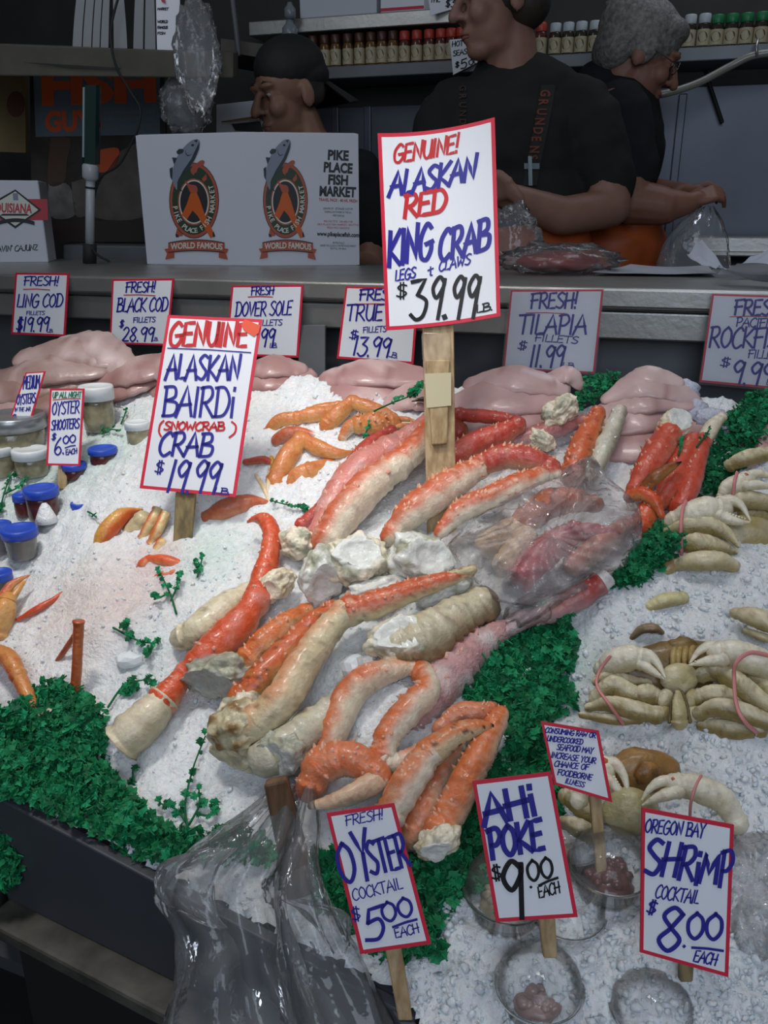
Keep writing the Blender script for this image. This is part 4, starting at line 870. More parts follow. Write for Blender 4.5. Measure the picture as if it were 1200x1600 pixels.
# ------------------------------------------------------------ price signs on sticks
dK = axial(P(690, 838, .035)); dB = axial(P(285, 872, 0))
tape = mat('yellowed_tape', lin('#b8a878'), .25, coat=.4)
def king_extra(root, on):
    m = MB(); q = [on(x, y, -.003) for x, y in ((660, 515), (706, 515), (707, 590), (664, 597))]; n = -FW
    hexa(m, [p-n*.012 for p in q], q); bevel(m.build('tape_wrap', M_GLASS, root, smooth=False), .002)
    m = MB(); q = [on(x, y, .001) for x, y in ((666, 560), (704, 560), (700, 692), (676, 694))]; hexa(m, [p-n*.008 for p in q], q); bevel(m.build('splint', M_STICK, root, smooth=False), .0015)
    m = MB(); q = [on(x, y, .0018) for x, y in ((664, 582), (706, 580), (706, 632), (667, 636))]; hexa(m, [p-n*.001 for p in q], q); m.build('tape_band', tape, root, smooth=False)
sign('price_sign', 'tallest price sign, Alaskan red king crab at 39.99, taped to a thick pine stick', [(590, 208), (773, 183), (782, 494), (603, 516)], PL_AX(dK), [
    ('GENUINE!', 614, 251, 718, 231, 27, 4.2, 'r', .3), ('ALASKAN', 607, 304, 744, 275, 36, 6, 'b', .34), ('RED', 629, 337, 698, 325, 35, 6.5, 'r', .28), ('KING', 605, 417, 676, 396, 52, 7, 'b', .34), ('CRAB', 686, 404, 764, 386, 46, 7, 'b', .30),
    ('LEGS', 617, 438, 650, 430, 16, 2.6, 'b', .3), ('&', 668, 428, 680, 424, 14, 2.4, 'b', .3), ('CLAWS', 686, 420, 736, 409, 16, 2.6, 'b', .35),
    ('$', 619, 466, 638, 463, 24, 2.6, 'k'), ('3', 641, 497, 668, 493, 62, 6, 'k', .16), ('9', 668, 495, 690, 494, 66, 6, 'k', .18), ('.', 693, 493, 700, 492, 40, 8, 'k', 0), ('9', 702, 495, 722, 494, 66, 6, 'k', .18), ('9', 725, 494, 745, 493, 66, 6, 'k', .18), ('LB.', 745, 487, 771, 483, 12, 2.4, 'k')],
    6, ((686, 500, 50, 692, 842, 46), M_STICK, -.006), bow=.012, extra=king_extra)
def sticker(root, on):
    m = MB(); ngon_px(m, [(377, 508), (383, 499), (407, 509), (404, 521), (397, 526), (381, 516)], lambda x, y: on(x, y, .0012)); m.build('orange_sticker', mat('orange_sticker', lin('#e2502a'), .5), root, smooth=False)
sign('price_sign', 'large tilted price sign, Alaskan bairdi snow crab at 19.99 with an orange sticker', [(262, 492), (410, 499), (368, 777), (218, 763)], PL_AX(dB), [
    ('GENUINE', 263, 540, 386, 541, 36, 5.5, 'r', .12), ('_', 262, 544, 392, 551, 1.6, 'b'), ('ALASKAN', 258, 592, 374, 594, 38, 4.6, 'b', .1), ('BAIRDi', 252, 650, 366, 652, 46, 4.6, 'b', .1),
    ('(', 247, 678, 254, 678, 18, 3, 'r'), ('SNOWCRAB', 256, 672, 350, 673, 13, 3, 'r'), (')', 358, 680, 368, 680, 18, 3, 'r'), ('CRAB', 246, 711, 330, 713, 36, 4.8, 'b', .16),
    ('$', 241, 740, 256, 740, 20, 2.4, 'b'), ('19.99', 258, 768, 338, 771, 50, 4.6, 'b', .2), ('LB.', 334, 770, 360, 773, 9, 2, 'b')],
    5, ((289, 768, 32, 281, 876, 27), M_STICKD, -.004), extra=sticker)
dO = axial(P(92, 758, 0)); dM = axial(P(24, 722, 0))
sign('price_sign', 'narrow price sign for oyster shooters at 6.00 with green top line', [(78, 607), (132, 607), (125, 728), (72, 727)], PL_AX(dO), [
    ('UP ALL NIGHT', 82, 622, 127, 621, 9, 1.3, 'g'), ('_', 83, 625, 126, 623, 1.2, 'r'), ('OYSTER', 81, 648, 124, 645, 19, 2, 'b'), ('SHOOTERS', 80, 672, 124, 669, 15, 2, 'b'), ('$', 80, 688, 88, 688, 11, 1.5, 'b'), ('6.', 84, 711, 102, 709, 26, 2.4, 'b'), ('00', 98, 694, 119, 691, 12, 2.2, 'b'), ('_', 102, 700, 118, 696, 1.8, 'b'), ('EACH', 103, 711, 121, 708, 8, 1.5, 'b')],
    3.2, ((97, 722, 15, 94, 764, 14), M_STICK))
sign('price_sign', 'narrow leaning price sign for medium oysters at 7.50 at the left edge', [(40, 582), (71, 580), (40, 686), (5, 682)], PL_AX(dM), [
    ('MEDIUM', 36, 608, 62, 606, 20, 1.8, 'b'), ('OYSTERS', 26, 632, 56, 629, 15, 1.7, 'b'), ('IN THE JAR', 23, 643, 48, 642, 6, 1, 'b'), ('$', 18, 655, 26, 655, 8, 1.2, 'b'), ('7', 22, 678, 32, 676, 22, 2.2, 'b'), ('50', 31, 665, 47, 661, 11, 1.9, 'b'), ('_', 31, 670, 45, 666, 1.5, 'b'), ('EACH', 26, 679, 41, 677, 6, 1.1, 'b')],
    2.6, ((27, 682, 15, 20, 726, 13), M_STICK))
dC = axial(P(635, 1592, .01)); 
sign('price_sign', 'tilted price sign for oyster cocktail at 5.00 in the lower middle', [(510, 1271), (616, 1255), (674, 1475), (563, 1491)], PL_AX(dC), [
    ('FRESH!', 540, 1290, 600, 1279, 16, 2, 'b'), ('O', 534, 1382, 562, 1375, 62, 6.5, 'b', 0), ('Y', 562, 1372, 588, 1366, 72, 6.5, 'b', .0), ('STER', 580, 1366, 642, 1352, 52, 6, 'b', -.02), ('COCKTAIL', 552, 1407, 630, 1388, 18, 2, 'b', 0),
    ('$', 550, 1440, 566, 1437, 22, 2.4, 'b', 0), ('5', 572, 1472, 606, 1464, 50, 6, 'b', .1), ('00', 598, 1441, 648, 1429, 30, 4.8, 'b', 0), ('_', 614, 1448, 651, 1436, 4, 'b'), ('EACH', 618, 1465, 656, 1456, 15, 2, 'b', 0)],
    6, ((614, 1484, 26, 634, 1600, 22), M_STICK))
dA = axial(P(858, 1496, .06))
sign('price_sign', 'price sign for ahi poke at 9.00 with thick blue letters and a black price', [(738, 1221), (861, 1206), (903, 1433), (775, 1441)], PL_AX(dA), [
    ('AHi', 756, 1288, 842, 1272, 46, 9, 'b', -.02), ('POKE', 766, 1342, 852, 1326, 46, 8.5, 'b', .05), ('$', 769, 1376, 786, 1373, 24, 3, 'k', 0), ('9', 786, 1436, 824, 1432, 90, 8, 'k', .02), ('.', 826, 1386, 834, 1385, 12, 4, 'k'), ('00', 824, 1377, 866, 1369, 32, 4.6, 'k', .05), ('_', 842, 1383, 871, 1371, 4, 'k'), ('EACH', 842, 1403, 876, 1394, 18, 2.4, 'k', .1)],
    6, ((856, 1432, 26, 862, 1502, 22), M_STICK))
dW = axial(P(938, 1392, .01))
sign('warning_sign', 'small grey notice of seven handwritten blue lines on a stick beside the belly up crab', [(845, 1127), (936, 1142), (957, 1254), (866, 1226)], PL_AX(dW), [
    ('CONSUMING RAW OR', 851, 1144, 930, 1153, 8, 1.8, 'b'), ('UNDERCOOKED', 854, 1157, 910, 1163, 8, 1.8, 'b'), ('SEAFOOD MAY', 869, 1171, 926, 1177, 9, 1.8, 'b'), ('INCREASE YOUR', 860, 1183, 930, 1193, 9, 1.8, 'b'), ('CHANCE OF', 865, 1197, 919, 1203, 9, 1.8, 'b'), ('FOODBORNE', 870, 1210, 924, 1219, 9, 1.8, 'b'), ('ILLNESS', 882, 1223, 912, 1230, 8, 1.6, 'b')],
    5, ((932, 1238, 18, 946, 1400, 16), M_STICK))
dS = axial(P(1078, 1532, .045))
sign('price_sign', 'price sign for Oregon bay shrimp cocktail at 8.00 in the lower right', [(1003, 1262), (1147, 1289), (1138, 1527), (1000, 1488)], PL_AX(dS), [
    ('OREGON BAY', 1006, 1300, 1100, 1308, 21, 2.6, 'b', .1), ('S', 1006, 1366, 1032, 1366, 54, 7.5, 'b', .1), ('H', 1030, 1368, 1058, 1370, 52, 7, 'b'), ('R', 1056, 1374, 1082, 1376, 52, 7, 'b'), ('i', 1082, 1381, 1092, 1381, 50, 7, 'b'), ('M', 1090, 1378, 1120, 1380, 46, 7, 'b'), ('P', 1120, 1386, 1140, 1386, 56, 6.5, 'b'), ('COCKTAIL', 1022, 1402, 1090, 1412, 21, 2.4, 'b', .1),
    ('$', 1008, 1427, 1024, 1429, 22, 3, 'b'), ('8', 1020, 1484, 1064, 1488, 68, 7, 'b', .08), ('.', 1066, 1478, 1072, 1478, 8, 5, 'b'), ('00', 1070, 1466, 1128, 1468, 40, 6, 'b', .05), ('_', 1081, 1480, 1129, 1485, 4, 'b'), ('EACH', 1082, 1501, 1118, 1508, 18, 2.4, 'b', .1)],
    6, ((1078, 1500, 22, 1076, 1540, 20), M_STICKD))
# fillet price signs hanging on the counter front
PF = (Vector((0, YC-.024, ZC)), Vector((0, -1, .06)).normalized())
GF = 'fillet price signs on the counter'
sign('price_sign', 'leftmost small fillet price sign on the counter, Ling Cod at 19.99', [(24, 426), (108, 427), (102, 526), (17, 522)], PF, [('FRESH!', 37, 446, 92, 446, 14, 2, 'b'), ('_', 37, 452, 78, 453, 1.4, 'r'), ('LING COD', 26, 480, 98, 479, 20, 2.2, 'b'), ('FILLETS', 41, 492, 70, 492, 6, 1, 'b'), ('$19.99', 25, 518, 76, 517, 22, 2.3, 'b'), ('LB.', 73, 519, 84, 519, 5, 1, 'b')], 3.2, group=GF)
sign('price_sign', 'small fillet price sign on the counter, Black Cod at 28.99', [(175, 436), (272, 435), (262, 540), (171, 537)], PF, [('FRESH!', 196, 457, 243, 456, 16, 2.2, 'b'), ('_', 194, 461, 243, 462, 1.4, 'r'), ('BLACK COD', 182, 487, 262, 486, 21, 2.3, 'b'), ('FILLETS', 208, 504, 243, 503, 8, 1.3, 'b'), ('$', 186, 512, 194, 512, 12, 1.6, 'b'), ('28.99', 190, 533, 240, 533, 22, 2.3, 'b'), ('LB.', 237, 532, 248, 532, 5, 1, 'b')], 3, group=GF)
sign('price_sign', 'small fillet price sign half hidden behind the snow crab sign, Dover Sole', [(362, 446), (474, 445), (466, 559), (352, 555)], PF, [('FRESH', 392, 461, 428, 460, 13, 2, 'b'), ('_', 388, 464, 426, 464, 1.4, 'r'), ('DOVER SOLE', 367, 494, 456, 492, 22, 2.3, 'b'), ('FILLETS', 400, 509, 441, 508, 9, 1.3, 'b'), ('99', 405, 542, 428, 542, 28, 2.6, 'b'), ('LB.', 421, 543, 434, 543, 7, 1.2, 'b')], 3.2, group=GF)
sign('price_sign', 'small fillet price sign behind the tallest sign, True Cod at 13.99', [(540, 447), (655, 450), (646, 569), (526, 560)], PF, [('FRESH!', 561, 469, 625, 468, 17, 2.8, 'b'), ('_', 560, 475, 618, 476, 1.4, 'r'), ('TRUE', 540, 501, 598, 500, 25, 2.8, 'b'), ('COD', 604, 502, 644, 502, 25, 2.8, 'b'), ('fillets'.upper(), 567, 520, 604, 518, 9, 1.4, 'b'), ('$', 545, 530, 560, 530, 14, 1.9, 'b'), ('13.99', 550, 555, 608, 558, 30, 3, 'b'), ('LB.', 604, 556, 622, 560, 8, 1.3, 'b')], 3.4, group=GF)
sign('price_sign', 'small fillet price sign in a clear sleeve, Tilapia at 11.99', [(798, 453), (943, 452), (929, 584), (786, 577)], PF, [('FRESH!', 828, 482, 902, 481, 24, 3.4, 'b'), ('_', 822, 489, 884, 490, 1.3, 'r'), ('TILAPIA', 808, 521, 916, 522, 30, 3.6, 'b'), ('FILLETS', 835, 533, 903, 537, 11, 1.8, 'b'), ('$', 808, 547, 824, 547, 14, 2, 'b'), ('11.99', 826, 573, 880, 574, 34, 3.6, 'b'), ('LB.', 878, 573, 900, 575, 7, 1.4, 'b')], 3, group=GF, sleeve=True)
sign('price_sign', 'small fillet price sign at the right edge, Pacific Rockfish at 9.99', [(1113, 459), (1240, 463), (1232, 610), (1093, 597)], PF, [('FRESH!', 1146, 492, 1226, 493, 24, 3.6, 'b'), ('_', 1140, 495, 1200, 495, 1.3, 'r'), ('PACIFIC', 1149, 510, 1210, 512, 14, 2, 'b'), ('ROCKFISH', 1106, 542, 1232, 545, 32, 3.6, 'b'), ('FILLETS', 1168, 559, 1225, 562, 13, 1.8, 'b'), ('$', 1124, 573, 1142, 573, 15, 2, 'b'), ('9.99', 1140, 599, 1206, 603, 36, 3.8, 'b'), ('LB.', 1196, 601, 1222, 603, 9, 1.6, 'b')], 3.2, group=GF, sleeve=True)

# ------------------------------------------------------------ jars and cups on the left
M_LIDW = mat('white_plastic', '#dfe3e4', .4); M_LIDB = mat('blue_plastic', '#2a50c0', .4); M_LIDS = mat('silver_lid', '#9a9ea0', .3, .5, .6)
M_OYS = mat('shucked_oysters', lin('#9a9274'), .18, .6, coat=.5, nvar=.6, nscale=38, bump=.4, bscale=50); M_COCK = mat('red_cup', lin('#5a2a26'), .25, coat=.4, nvar=.4, nscale=60); M_TUB = mat('murky_tub', lin('#73706a'), .25, coat=.4, nvar=.4, nscale=40)
def jar(name, label, x, y, w, hpx, mb_, ml, lidh=.25, h=-.012, group=None, over=1.06, ribs=False):
    base = P(x, y, h); r = wr(x, y, h, w/2); H = hpx*axial(base)/F_PX/.94
    t = thing(name, label, 'jar' if 'jar' in name else 'cup', base, group); b = MB(); zb = H*(1-lidh)
    prof = [(r*.80, 0), (r*.9, zb*.05), (r*.95, zb*.3), (r*.96, zb*.9), (r*.9, zb)]
    if ribs: prof = [(r*.78, 0)]+[(r*(.80+.16*i/10)*(1.02 if i % 2 else .985), zb*i/10) for i in range(1, 11)]
    lathe(b, base, prof, 24); b.build('jar_body' if 'jar' in name else 'cup_body', mb_, t)
    b = MB(); z = zb; lathe(b, base, [(r*.9, z), (r*over, z), (r*over, z+(H-z)*.85), (r*over*.95, H), (r*.80, H), (r*.76, H-.0012), (.0005, H-.0012)], 28); b.build('lid', ml, t)
    return t
jar('oyster_jar', 'glass oyster jar with white lid and blue label standing furthest back on the ice', 157, 672, 50, 66, M_OYS, M_LIDW, .30, -.006)
jar('oyster_jar', 'white lidded oyster jar between the two narrow signs, lid dusted with ice', 52, 742, 52, 40, M_OYS, M_LIDW, .34)
jar('oyster_jar', 'white lidded oyster jar sunk in ice just right of the back jar', 218, 702, 36, 42, M_OYS, M_LIDW, .26)
jar('oyster_jar', 'white lidded oyster jar at the left edge behind the leaning sign stick', 4, 742, 46, 44, M_OYS, M_LIDW, .28)
jar('oyster_jar', 'wide silver lidded oyster tub behind the leaning narrow sign', 28, 712, 92, 62, M_OYS, M_LIDS, .32)
GB2 = 'blue lidded cups in the ice'
jar('sauce_cup', 'blue lidded dark red sauce cup with an ice spike in front', 70, 810, 50, 48, M_COCK, M_LIDB, .26, -.006, GB2)
jar('sauce_cup', 'small blue lidded cup tucked left behind the dark red one', 38, 806, 26, 34, M_COCK, M_LIDB, .3, -.01, GB2)
jar('sauce_cup', 'blue lidded ribbed grey cup standing alone in the ice', 36, 870, 52, 46, M_TUB, M_LIDB, .28, .0, GB2, ribs=True)
jar('sauce_cup', 'blue lidded grey cup cut by the left edge behind the ribbed cup', 2, 862, 40, 44, M_TUB, M_LIDB, .25, -.004, GB2)
jar('sauce_cup', 'blue lidded cup at the left edge above the open claw', 4, 922, 34, 30, M_TUB, M_LIDB, .4, -.012, GB2)
jar('sauce_cup', 'blue lidded dark cup right of the shooters sign, half sunk', 163, 728, 42, 28, M_COCK, M_LIDB, .3, -.012, GB2)
jar('sauce_cup', 'blue lidded dark cup just behind the shooters sign stick', 118, 748, 36, 24, M_COCK, M_LIDB, .36, -.012, GB2)
jar('sauce_cup', 'blue lid barely showing through ice right of the red cup', 126, 803, 26, 18, M_COCK, M_LIDB, .6, -.010, GB2)
b = MB(); c = P(73, 806, .012); lathe(b, P(73, 815, .004), [(.016, 0), (.012, .010), (.007, .022), (.003, .028)], 10); tag(b.build('ice_spike', M_ICE), 'pointed ice spike in front of the dark red sauce cup', 'ice')
b = MB()
def lblcirc(x, y): return (x, y)
# ------------------------------------------------------------ clear domed cups at the lower right
M_TUNA = mat('dark_tuna', lin('#6b3a34'), .25, coat=.4, nvar=.3, nscale=90); M_SALAD = mat('pale_salad', lin('#a79a80'), .35, nvar=.4, nscale=80); M_SHR = mat('pink_shrimp', lin('#a08078'), .3, coat=.3, nvar=.3, nscale=90)
def dome(label, x, y, wpx, food, h=-.02, amt=.7, seed=0):
    base = P(x, y, h); r = wr(x, y, h, wpx); t = thing('domed_cup', label, 'food cup', base, 'clear domed food cups'); H = r*.9
    b = MB(); lathe(b, base, [(r*.72, 0), (r*.78, H*.3), (r*.96, H), (r*.95, H), (r*.77, H*.31), (r*.70, .002)], 32, cap=False); b.build('cup', M_DOME, t)
    b = MB(); lathe(b, base, [(r*.97, H), (r*1.05, H), (r*1.06, H+r*.05), (r*.99, H+r*.08), (r*.98, H+r*.2)]+[(r*.98*math.cos(a), H+r*.2+r*.66*math.sin(a)) for a in [i*math.pi/2/10 for i in range(1, 10)]]+[(r*.02, H+r*.86)], 36, cap=False); b.build('dome_lid', M_DOME, t)
    b = MB(); rnd = random.Random(seed)
    blob(b, base+ZZ*(H*.45), (Vector((r*.62, 0, 0)), Vector((0, r*.62, 0)), ZZ*H*.5*amt), 3, .2, 2.5, seed)
    for i in range(14):
        a = rnd.uniform(0, 6.28); q = r*.5*math.sqrt(rnd.random()); s = r*rnd.uniform(.10, .17)
        blob(b, base+Vector((q*math.cos(a), q*math.sin(a), H*(.45+.5*amt)-q*.25)), (Vector((s, 0, s*.3)), Vector((0, s, 0)), Vector((-s*.3, 0, s))), 2, .3, 1.5, i)
    b.build('food', food, t)
dome('clear domed cup with dark tuna cubes between the poke and shrimp signs', 948, 1398, 62, M_TUNA, -.012, .8, 1)
dome('clear domed cup with dark contents half buried below the tuna cup', 882, 1462, 58, M_TUNA, -.022, .7, 2)
dome('clear domed cup of pale salad showing behind the lower left of the poke sign', 790, 1438, 66, M_SALAD, -.014, .9, 3)
dome('clear domed cup nearest the oyster cocktail stick, reddish food on its right', 838, 1586, 66, M_SHR, -.016, .7, 4)
dome('clear domed cup at the bottom edge holding pink shrimp', 1012, 1618, 62, M_SHR, -.020, .9, 5)
dome('clear domed cup peeking out behind the right of the poke sign', 890, 1352, 44, M_SALAD, -.025, .8, 6)

# ------------------------------------------------------------ plastic bags
def crumple(p, seed, f=1.0):
    q = p*f
    a = 1-abs(noise.noise(q*9+Vector((seed, 0, 0)))); b_ = 1-abs(noise.noise(Vector((q.x*14-q.y*20, q.x*16+q.y*9, seed)))); c_ = 1-abs(noise.noise(q*44+Vector((0, seed, 0))))
    return .55*a**5+.75*b_**7+.22*c_**3
def bag_dome(name, label, outline, h0, hm, m, seed=0, rings=26, wr_amp=.012, cat='plastic bag', group=None, skirt=.02):
    cx = sum(p[0] for p in outline)/len(outline); cy_ = sum(p[1] for p in outline)/len(outline)
    ol = cat_rom([(*p,) for p in outline]+[outline[0]], 7)[:-1]; n = len(ol); V = []; F = []
    root = MB()
    for k in range(rings+1):
        s = k/rings
        for j, (x, y) in enumerate(ol):
            px_ = cx+(x-cx)*s; py_ = cy_+(y-cy_)*s
            hh = h0+(hm-h0)*(1-s**2.2)**.75; p = P(px_, py_, hh)
            e = crumple(p, seed)*wr_amp*(.4+.9*s)+.25*wr_amp*math.sin(j*.9+8*s+3*noise.noise(p*20))*s
            V.append(P(px_, py_, hh+e-wr_amp*.5))
    for k in range(rings):
        for j in range(n): a = k*n+j; b2 = k*n+(j+1) % n; F.append((a, b2, b2+n, a+n))
    base = len(V)
    for j, (x, y) in enumerate(ol): V.append(P(cx+(x-cx)*.97, cy_+(y-cy_)*.97, h0-skirt))
    for j in range(n): a = rings*n+j; b2 = rings*n+(j+1) % n; F.append((a, b2, base+(j+1) % n, base+j))
    root.add(V, F); o = root.build(name, m); return tag(o, label, cat, group)
bag_dome('crab_bag', 'large clear crinkled plastic bag holding crab legs at the right of the heap',
    [(700, 850), (740, 812), (800, 775), (850, 748), (900, 722), (925, 712), (950, 745), (985, 775), (1002, 805), (1000, 850), (975, 885), (930, 900), (880, 925), (830, 945), (775, 938), (740, 905), (715, 880)], .060, .105, M_FILM3, 3, wr_amp=.026)
bag_dome('bag_tail', 'gathered clear tail of the crab bag lying over the pink leg', [(790, 950), (830, 925), (880, 915), (930, 895), (965, 885), (960, 905), (915, 925), (880, 945), (840, 970), (805, 985), (785, 975)], .03, .070, M_FILM3, 5, 14)
bag_dome('plastic_bag', 'crumpled clear plastic bag on the ice at the right edge beside the shrimp sign', [(1120, 1330), (1150, 1300), (1180, 1290), (1215, 1300), (1230, 1400), (1215, 1490), (1170, 1500), (1135, 1470), (1120, 1400)], .0, .035, M_FILM3, 9, 22, .014)
# roll of bags hanging over the front edge
def hang(label, rows, d0, dep, seed, name='plastic_bag', m=None, lobes=5, group=None, taper=None, amp=.10):
    dn = cat_rom(rows, 6); n = 64; V = []; F = []; b = MB()
    for i, (x, y, w_, dd) in enumerate(dn):
        dA = d0+dd
        for k in range(n):
            a = 2*math.pi*k/n; f = 1+amp*noise.noise(Vector((math.cos(a)*2.2, math.sin(a)*2.2, i*.045+seed)))*2.0
            c, s = math.cos(a), math.sin(a); fold = .20*math.sin(lobes*a+seed+.05*i+1.5*noise.noise(Vector((i*.1, a, seed))))
            wv = noise.noise(Vector((c*2.5+seed, s*2.5, i*.16)))*.12
            V.append(PD(x+c*w_*f*(1+wv), y+4*noise.noise(Vector((a*2, i*.2, seed))), dA-s*dep*(.55+.45*min(1, w_/80))*(1+fold+wv*2)))
    for i in range(len(dn)-1):
        for k in range(n): a = i*n+k; q = i*n+(k+1) % n; F.append((a, q, q+n, a+n))
    b.add(V, F); return tag(b.build(name, m or M_FILM2, None), label, 'plastic bag', group)
dH = axial(P(430, 1330, .03))
hang('clear plastic bags hanging from the brown post over the front edge, left bunch', [(452, 1225, 18, .03), (425, 1270, 46, .0), (385, 1330, 88, -.02), (345, 1400, 100, -.03), (365, 1470, 95, -.04), (370, 1540, 100, -.05), (380, 1640, 130, -.06)], dH, .045, 1, lobes=6)
hang('clear plastic bag trailing right of the brown post in long folds', [(485, 1228, 8, .01), (478, 1290, 24, -.01), (468, 1350, 34, -.03), (478, 1420, 48, -.05), (500, 1490, 62, -.06), (520, 1560, 72, -.07), (540, 1640, 84, -.08)], dH, .03, 4, lobes=4)
hang('small loose flap of clear bag sticking out left over the grey case front', [(345, 1325, 24, -.035), (300, 1350, 46, -.04), (290, 1395, 44, -.045), (315, 1430, 26, -.05), (345, 1450, 10, -.05)], dH, .016, 7, lobes=3)
hang('loose clear corner of bag sticking out right below the parsley', [(455, 1405, 16, -.05), (505, 1425, 34, -.05), (522, 1455, 26, -.055), (530, 1490, 10, -.06)], dH, .014, 8, lobes=3)
b = MB(); dP = axial(P(440, 1330, .0)); n_ = -FW
def bp(x, y, e=0): return PD(x, y, dP-e)
q = [bp(448, 1410, .03), bp(496, 1400, .03), bp(446, 1218, .062), bp(411, 1226, .062)]; hexa(b, [p+FW*.018 for p in q][:4], q)
tag(bevel(b.build('wooden_post', M_POST, smooth=False), .003), 'brown wooden post standing in the ice with clear bags hung on it', 'post')

# ------------------------------------------------------------ parsley
def leaf(rnd, c, d, nrm, s, shade):
    side_ = d.cross(nrm).normalized(); V = []; C = []
    lob = [(0, 0), (.30, -.22), (.42, -.50), (.62, -.34), (.70, -.52), (.84, -.22), (1.05, -.12), (1.0, .06), (.84, .24), (.74, .52), (.60, .34), (.40, .52), (.30, .20)]
    cup = rnd.uniform(-.3, .5)
    for x, y in lob: V.append(c+d*(x*s)+side_*(y*s*1.1)+nrm*(s*(cup*abs(y)+rnd.uniform(-.14, .14)))); C.append(mix(shade, (shade[0]*1.5+.01, shade[1]*1.5+.02, shade[2]*1.4+.01), x*.5))
    k = len(lob); V.append(c+d*(.5*s)+nrm*s*.05); C.append(shade)
    return V, [(i, (i+1) % k, k) for i in range(k)], C
GREENS = [lin('#0c6038'), lin('#107247'), lin('#0b5231'), lin('#178052'), lin('#0e6a3e')]
def inpoly(x, y, pg):
    r = False; j = len(pg)-1
    for i in range(len(pg)):
        xi, yi = pg[i]; xj, yj = pg[j]
        if (yi > y) != (yj > y) and x < (xj-xi)*(y-yi)/(yj-yi)+xi: r = not r
        j = i
    return r
def rvec(rnd): return Vector((rnd.gauss(0, 1), rnd.gauss(0, 1), rnd.gauss(0, 1)))
def parsley_bed(label, pg, n, seed, hmax=.03, size=(.006, .013), name='parsley_bed', hfn=None):
    rnd = random.Random(seed); b = MB(); xs = [p[0] for p in pg]; ys = [p[1] for p in pg]; k = 0
    while k < n:
        x = rnd.uniform(min(xs), max(xs)); y = rnd.uniform(min(ys), max(ys))
        if not inpoly(x, y, pg): continue
        e = rnd.random()**.8*hmax*(.55+.7*noise.noise(Vector((x*.02, y*.02, seed))))
        c = PS(x, y, .0) if hfn is None else hfn(x, y)
        c = c+NP*(e-.004); nrm = (NP*1.1+rvec(rnd)*.55-FW*.3).normalized(); d = rvec(rnd); d = (d-nrm*d.dot(nrm)).normalized()
        V, F, C = leaf(rnd, c, d, nrm, rnd.uniform(*size), rnd.choice(GREENS)); b.add(V, F, 0, C); k += 1
        if k % 9 == 0:
            q = c+d*.014+NP*.003; tube(b, [c, c.lerp(q, .5)+NP*.004, q], [.0009]*3, 4, rnd.choice(GREENS), cap='flat')
    return tag(b.build(name, M_PARS, smooth=False), label, 'parsley', kind='stuff')
parsley_bed('dark green parsley bed along the lower left front edge of the ice', [(-20, 1120), (40, 1110), (70, 1085), (110, 1072), (150, 1105), (172, 1125), (165, 1160), (158, 1180), (178, 1215), (240, 1290), (290, 1300), (305, 1335), (240, 1345), (150, 1296), (60, 1258), (-20, 1240)], 3100, 11, .040)
parsley_bed('green parsley strip running down between the king crab heap and the belly up crab', [(900, 1010), (880, 970), (830, 975), (790, 1005), (750, 1045), (715, 1085), (765, 1100), (800, 1130), (795, 1190), (860, 1200), (850, 1130), (900, 1100), (880, 1060)], 1700, 12, .028)
parsley_bed('dark green parsley under the front of the heap behind the oyster cocktail sign', [(488, 1340), (520, 1335), (600, 1330), (660, 1345), (720, 1280), (770, 1190), (850, 1200), (880, 1260), (780, 1370), (720, 1400), (680, 1440), (690, 1500), (600, 1490), (520, 1420), (490, 1400)], 2200, 13, .028)
parsley_bed('tall parsley tuft at the upper right beside the red legs', [(1090, 782), (1100, 735), (1118, 690), (1140, 655), (1170, 645), (1195, 672), (1190, 700), (1160, 735), (1130, 765)], 750, 14, .05, (.005, .011))
parsley_bed('parsley clump between the clear crab bag and the upper right crab', [(955, 915), (980, 890), (1000, 860), (1020, 832), (1055, 828), (1062, 858), (1045, 880), (1010, 905), (975, 918)], 650, 15, .035, (.005, .011))
parsley_bed('parsley hanging at the far lower left corner beside the case', [(-20, 1300), (15, 1310), (42, 1350), (30, 1395), (-20, 1400)], 380, 16, .02, hfn=lambda x, y: A0+(A0-A1)*.02+(PD(x, y, axial(A0)-.02)-PD(0, 1228, axial(A0)-.02)))
parsley_bed('dull green parsley behind the tilapia fillets', [(895, 625), (920, 595), (965, 580), (975, 600), (930, 625), (900, 640)], 200, 17, .02, (.005, .009), hfn=lambda x, y: P(x, y, .02))
parsley_bed('dull green parsley at the right end of the fillet tray', [(1130, 655), (1165, 630), (1210, 605), (1215, 650), (1180, 660)], 260, 18, .02, (.005, .01), hfn=lambda x, y: P(x, y, .01))
parsley_bed('parsley bits showing under the wrapped bag folds at the lower middle', [(300, 1310), (350, 1300), (430, 1320), (440, 1350), (380, 1345), (310, 1340)], 260, 19, .02)
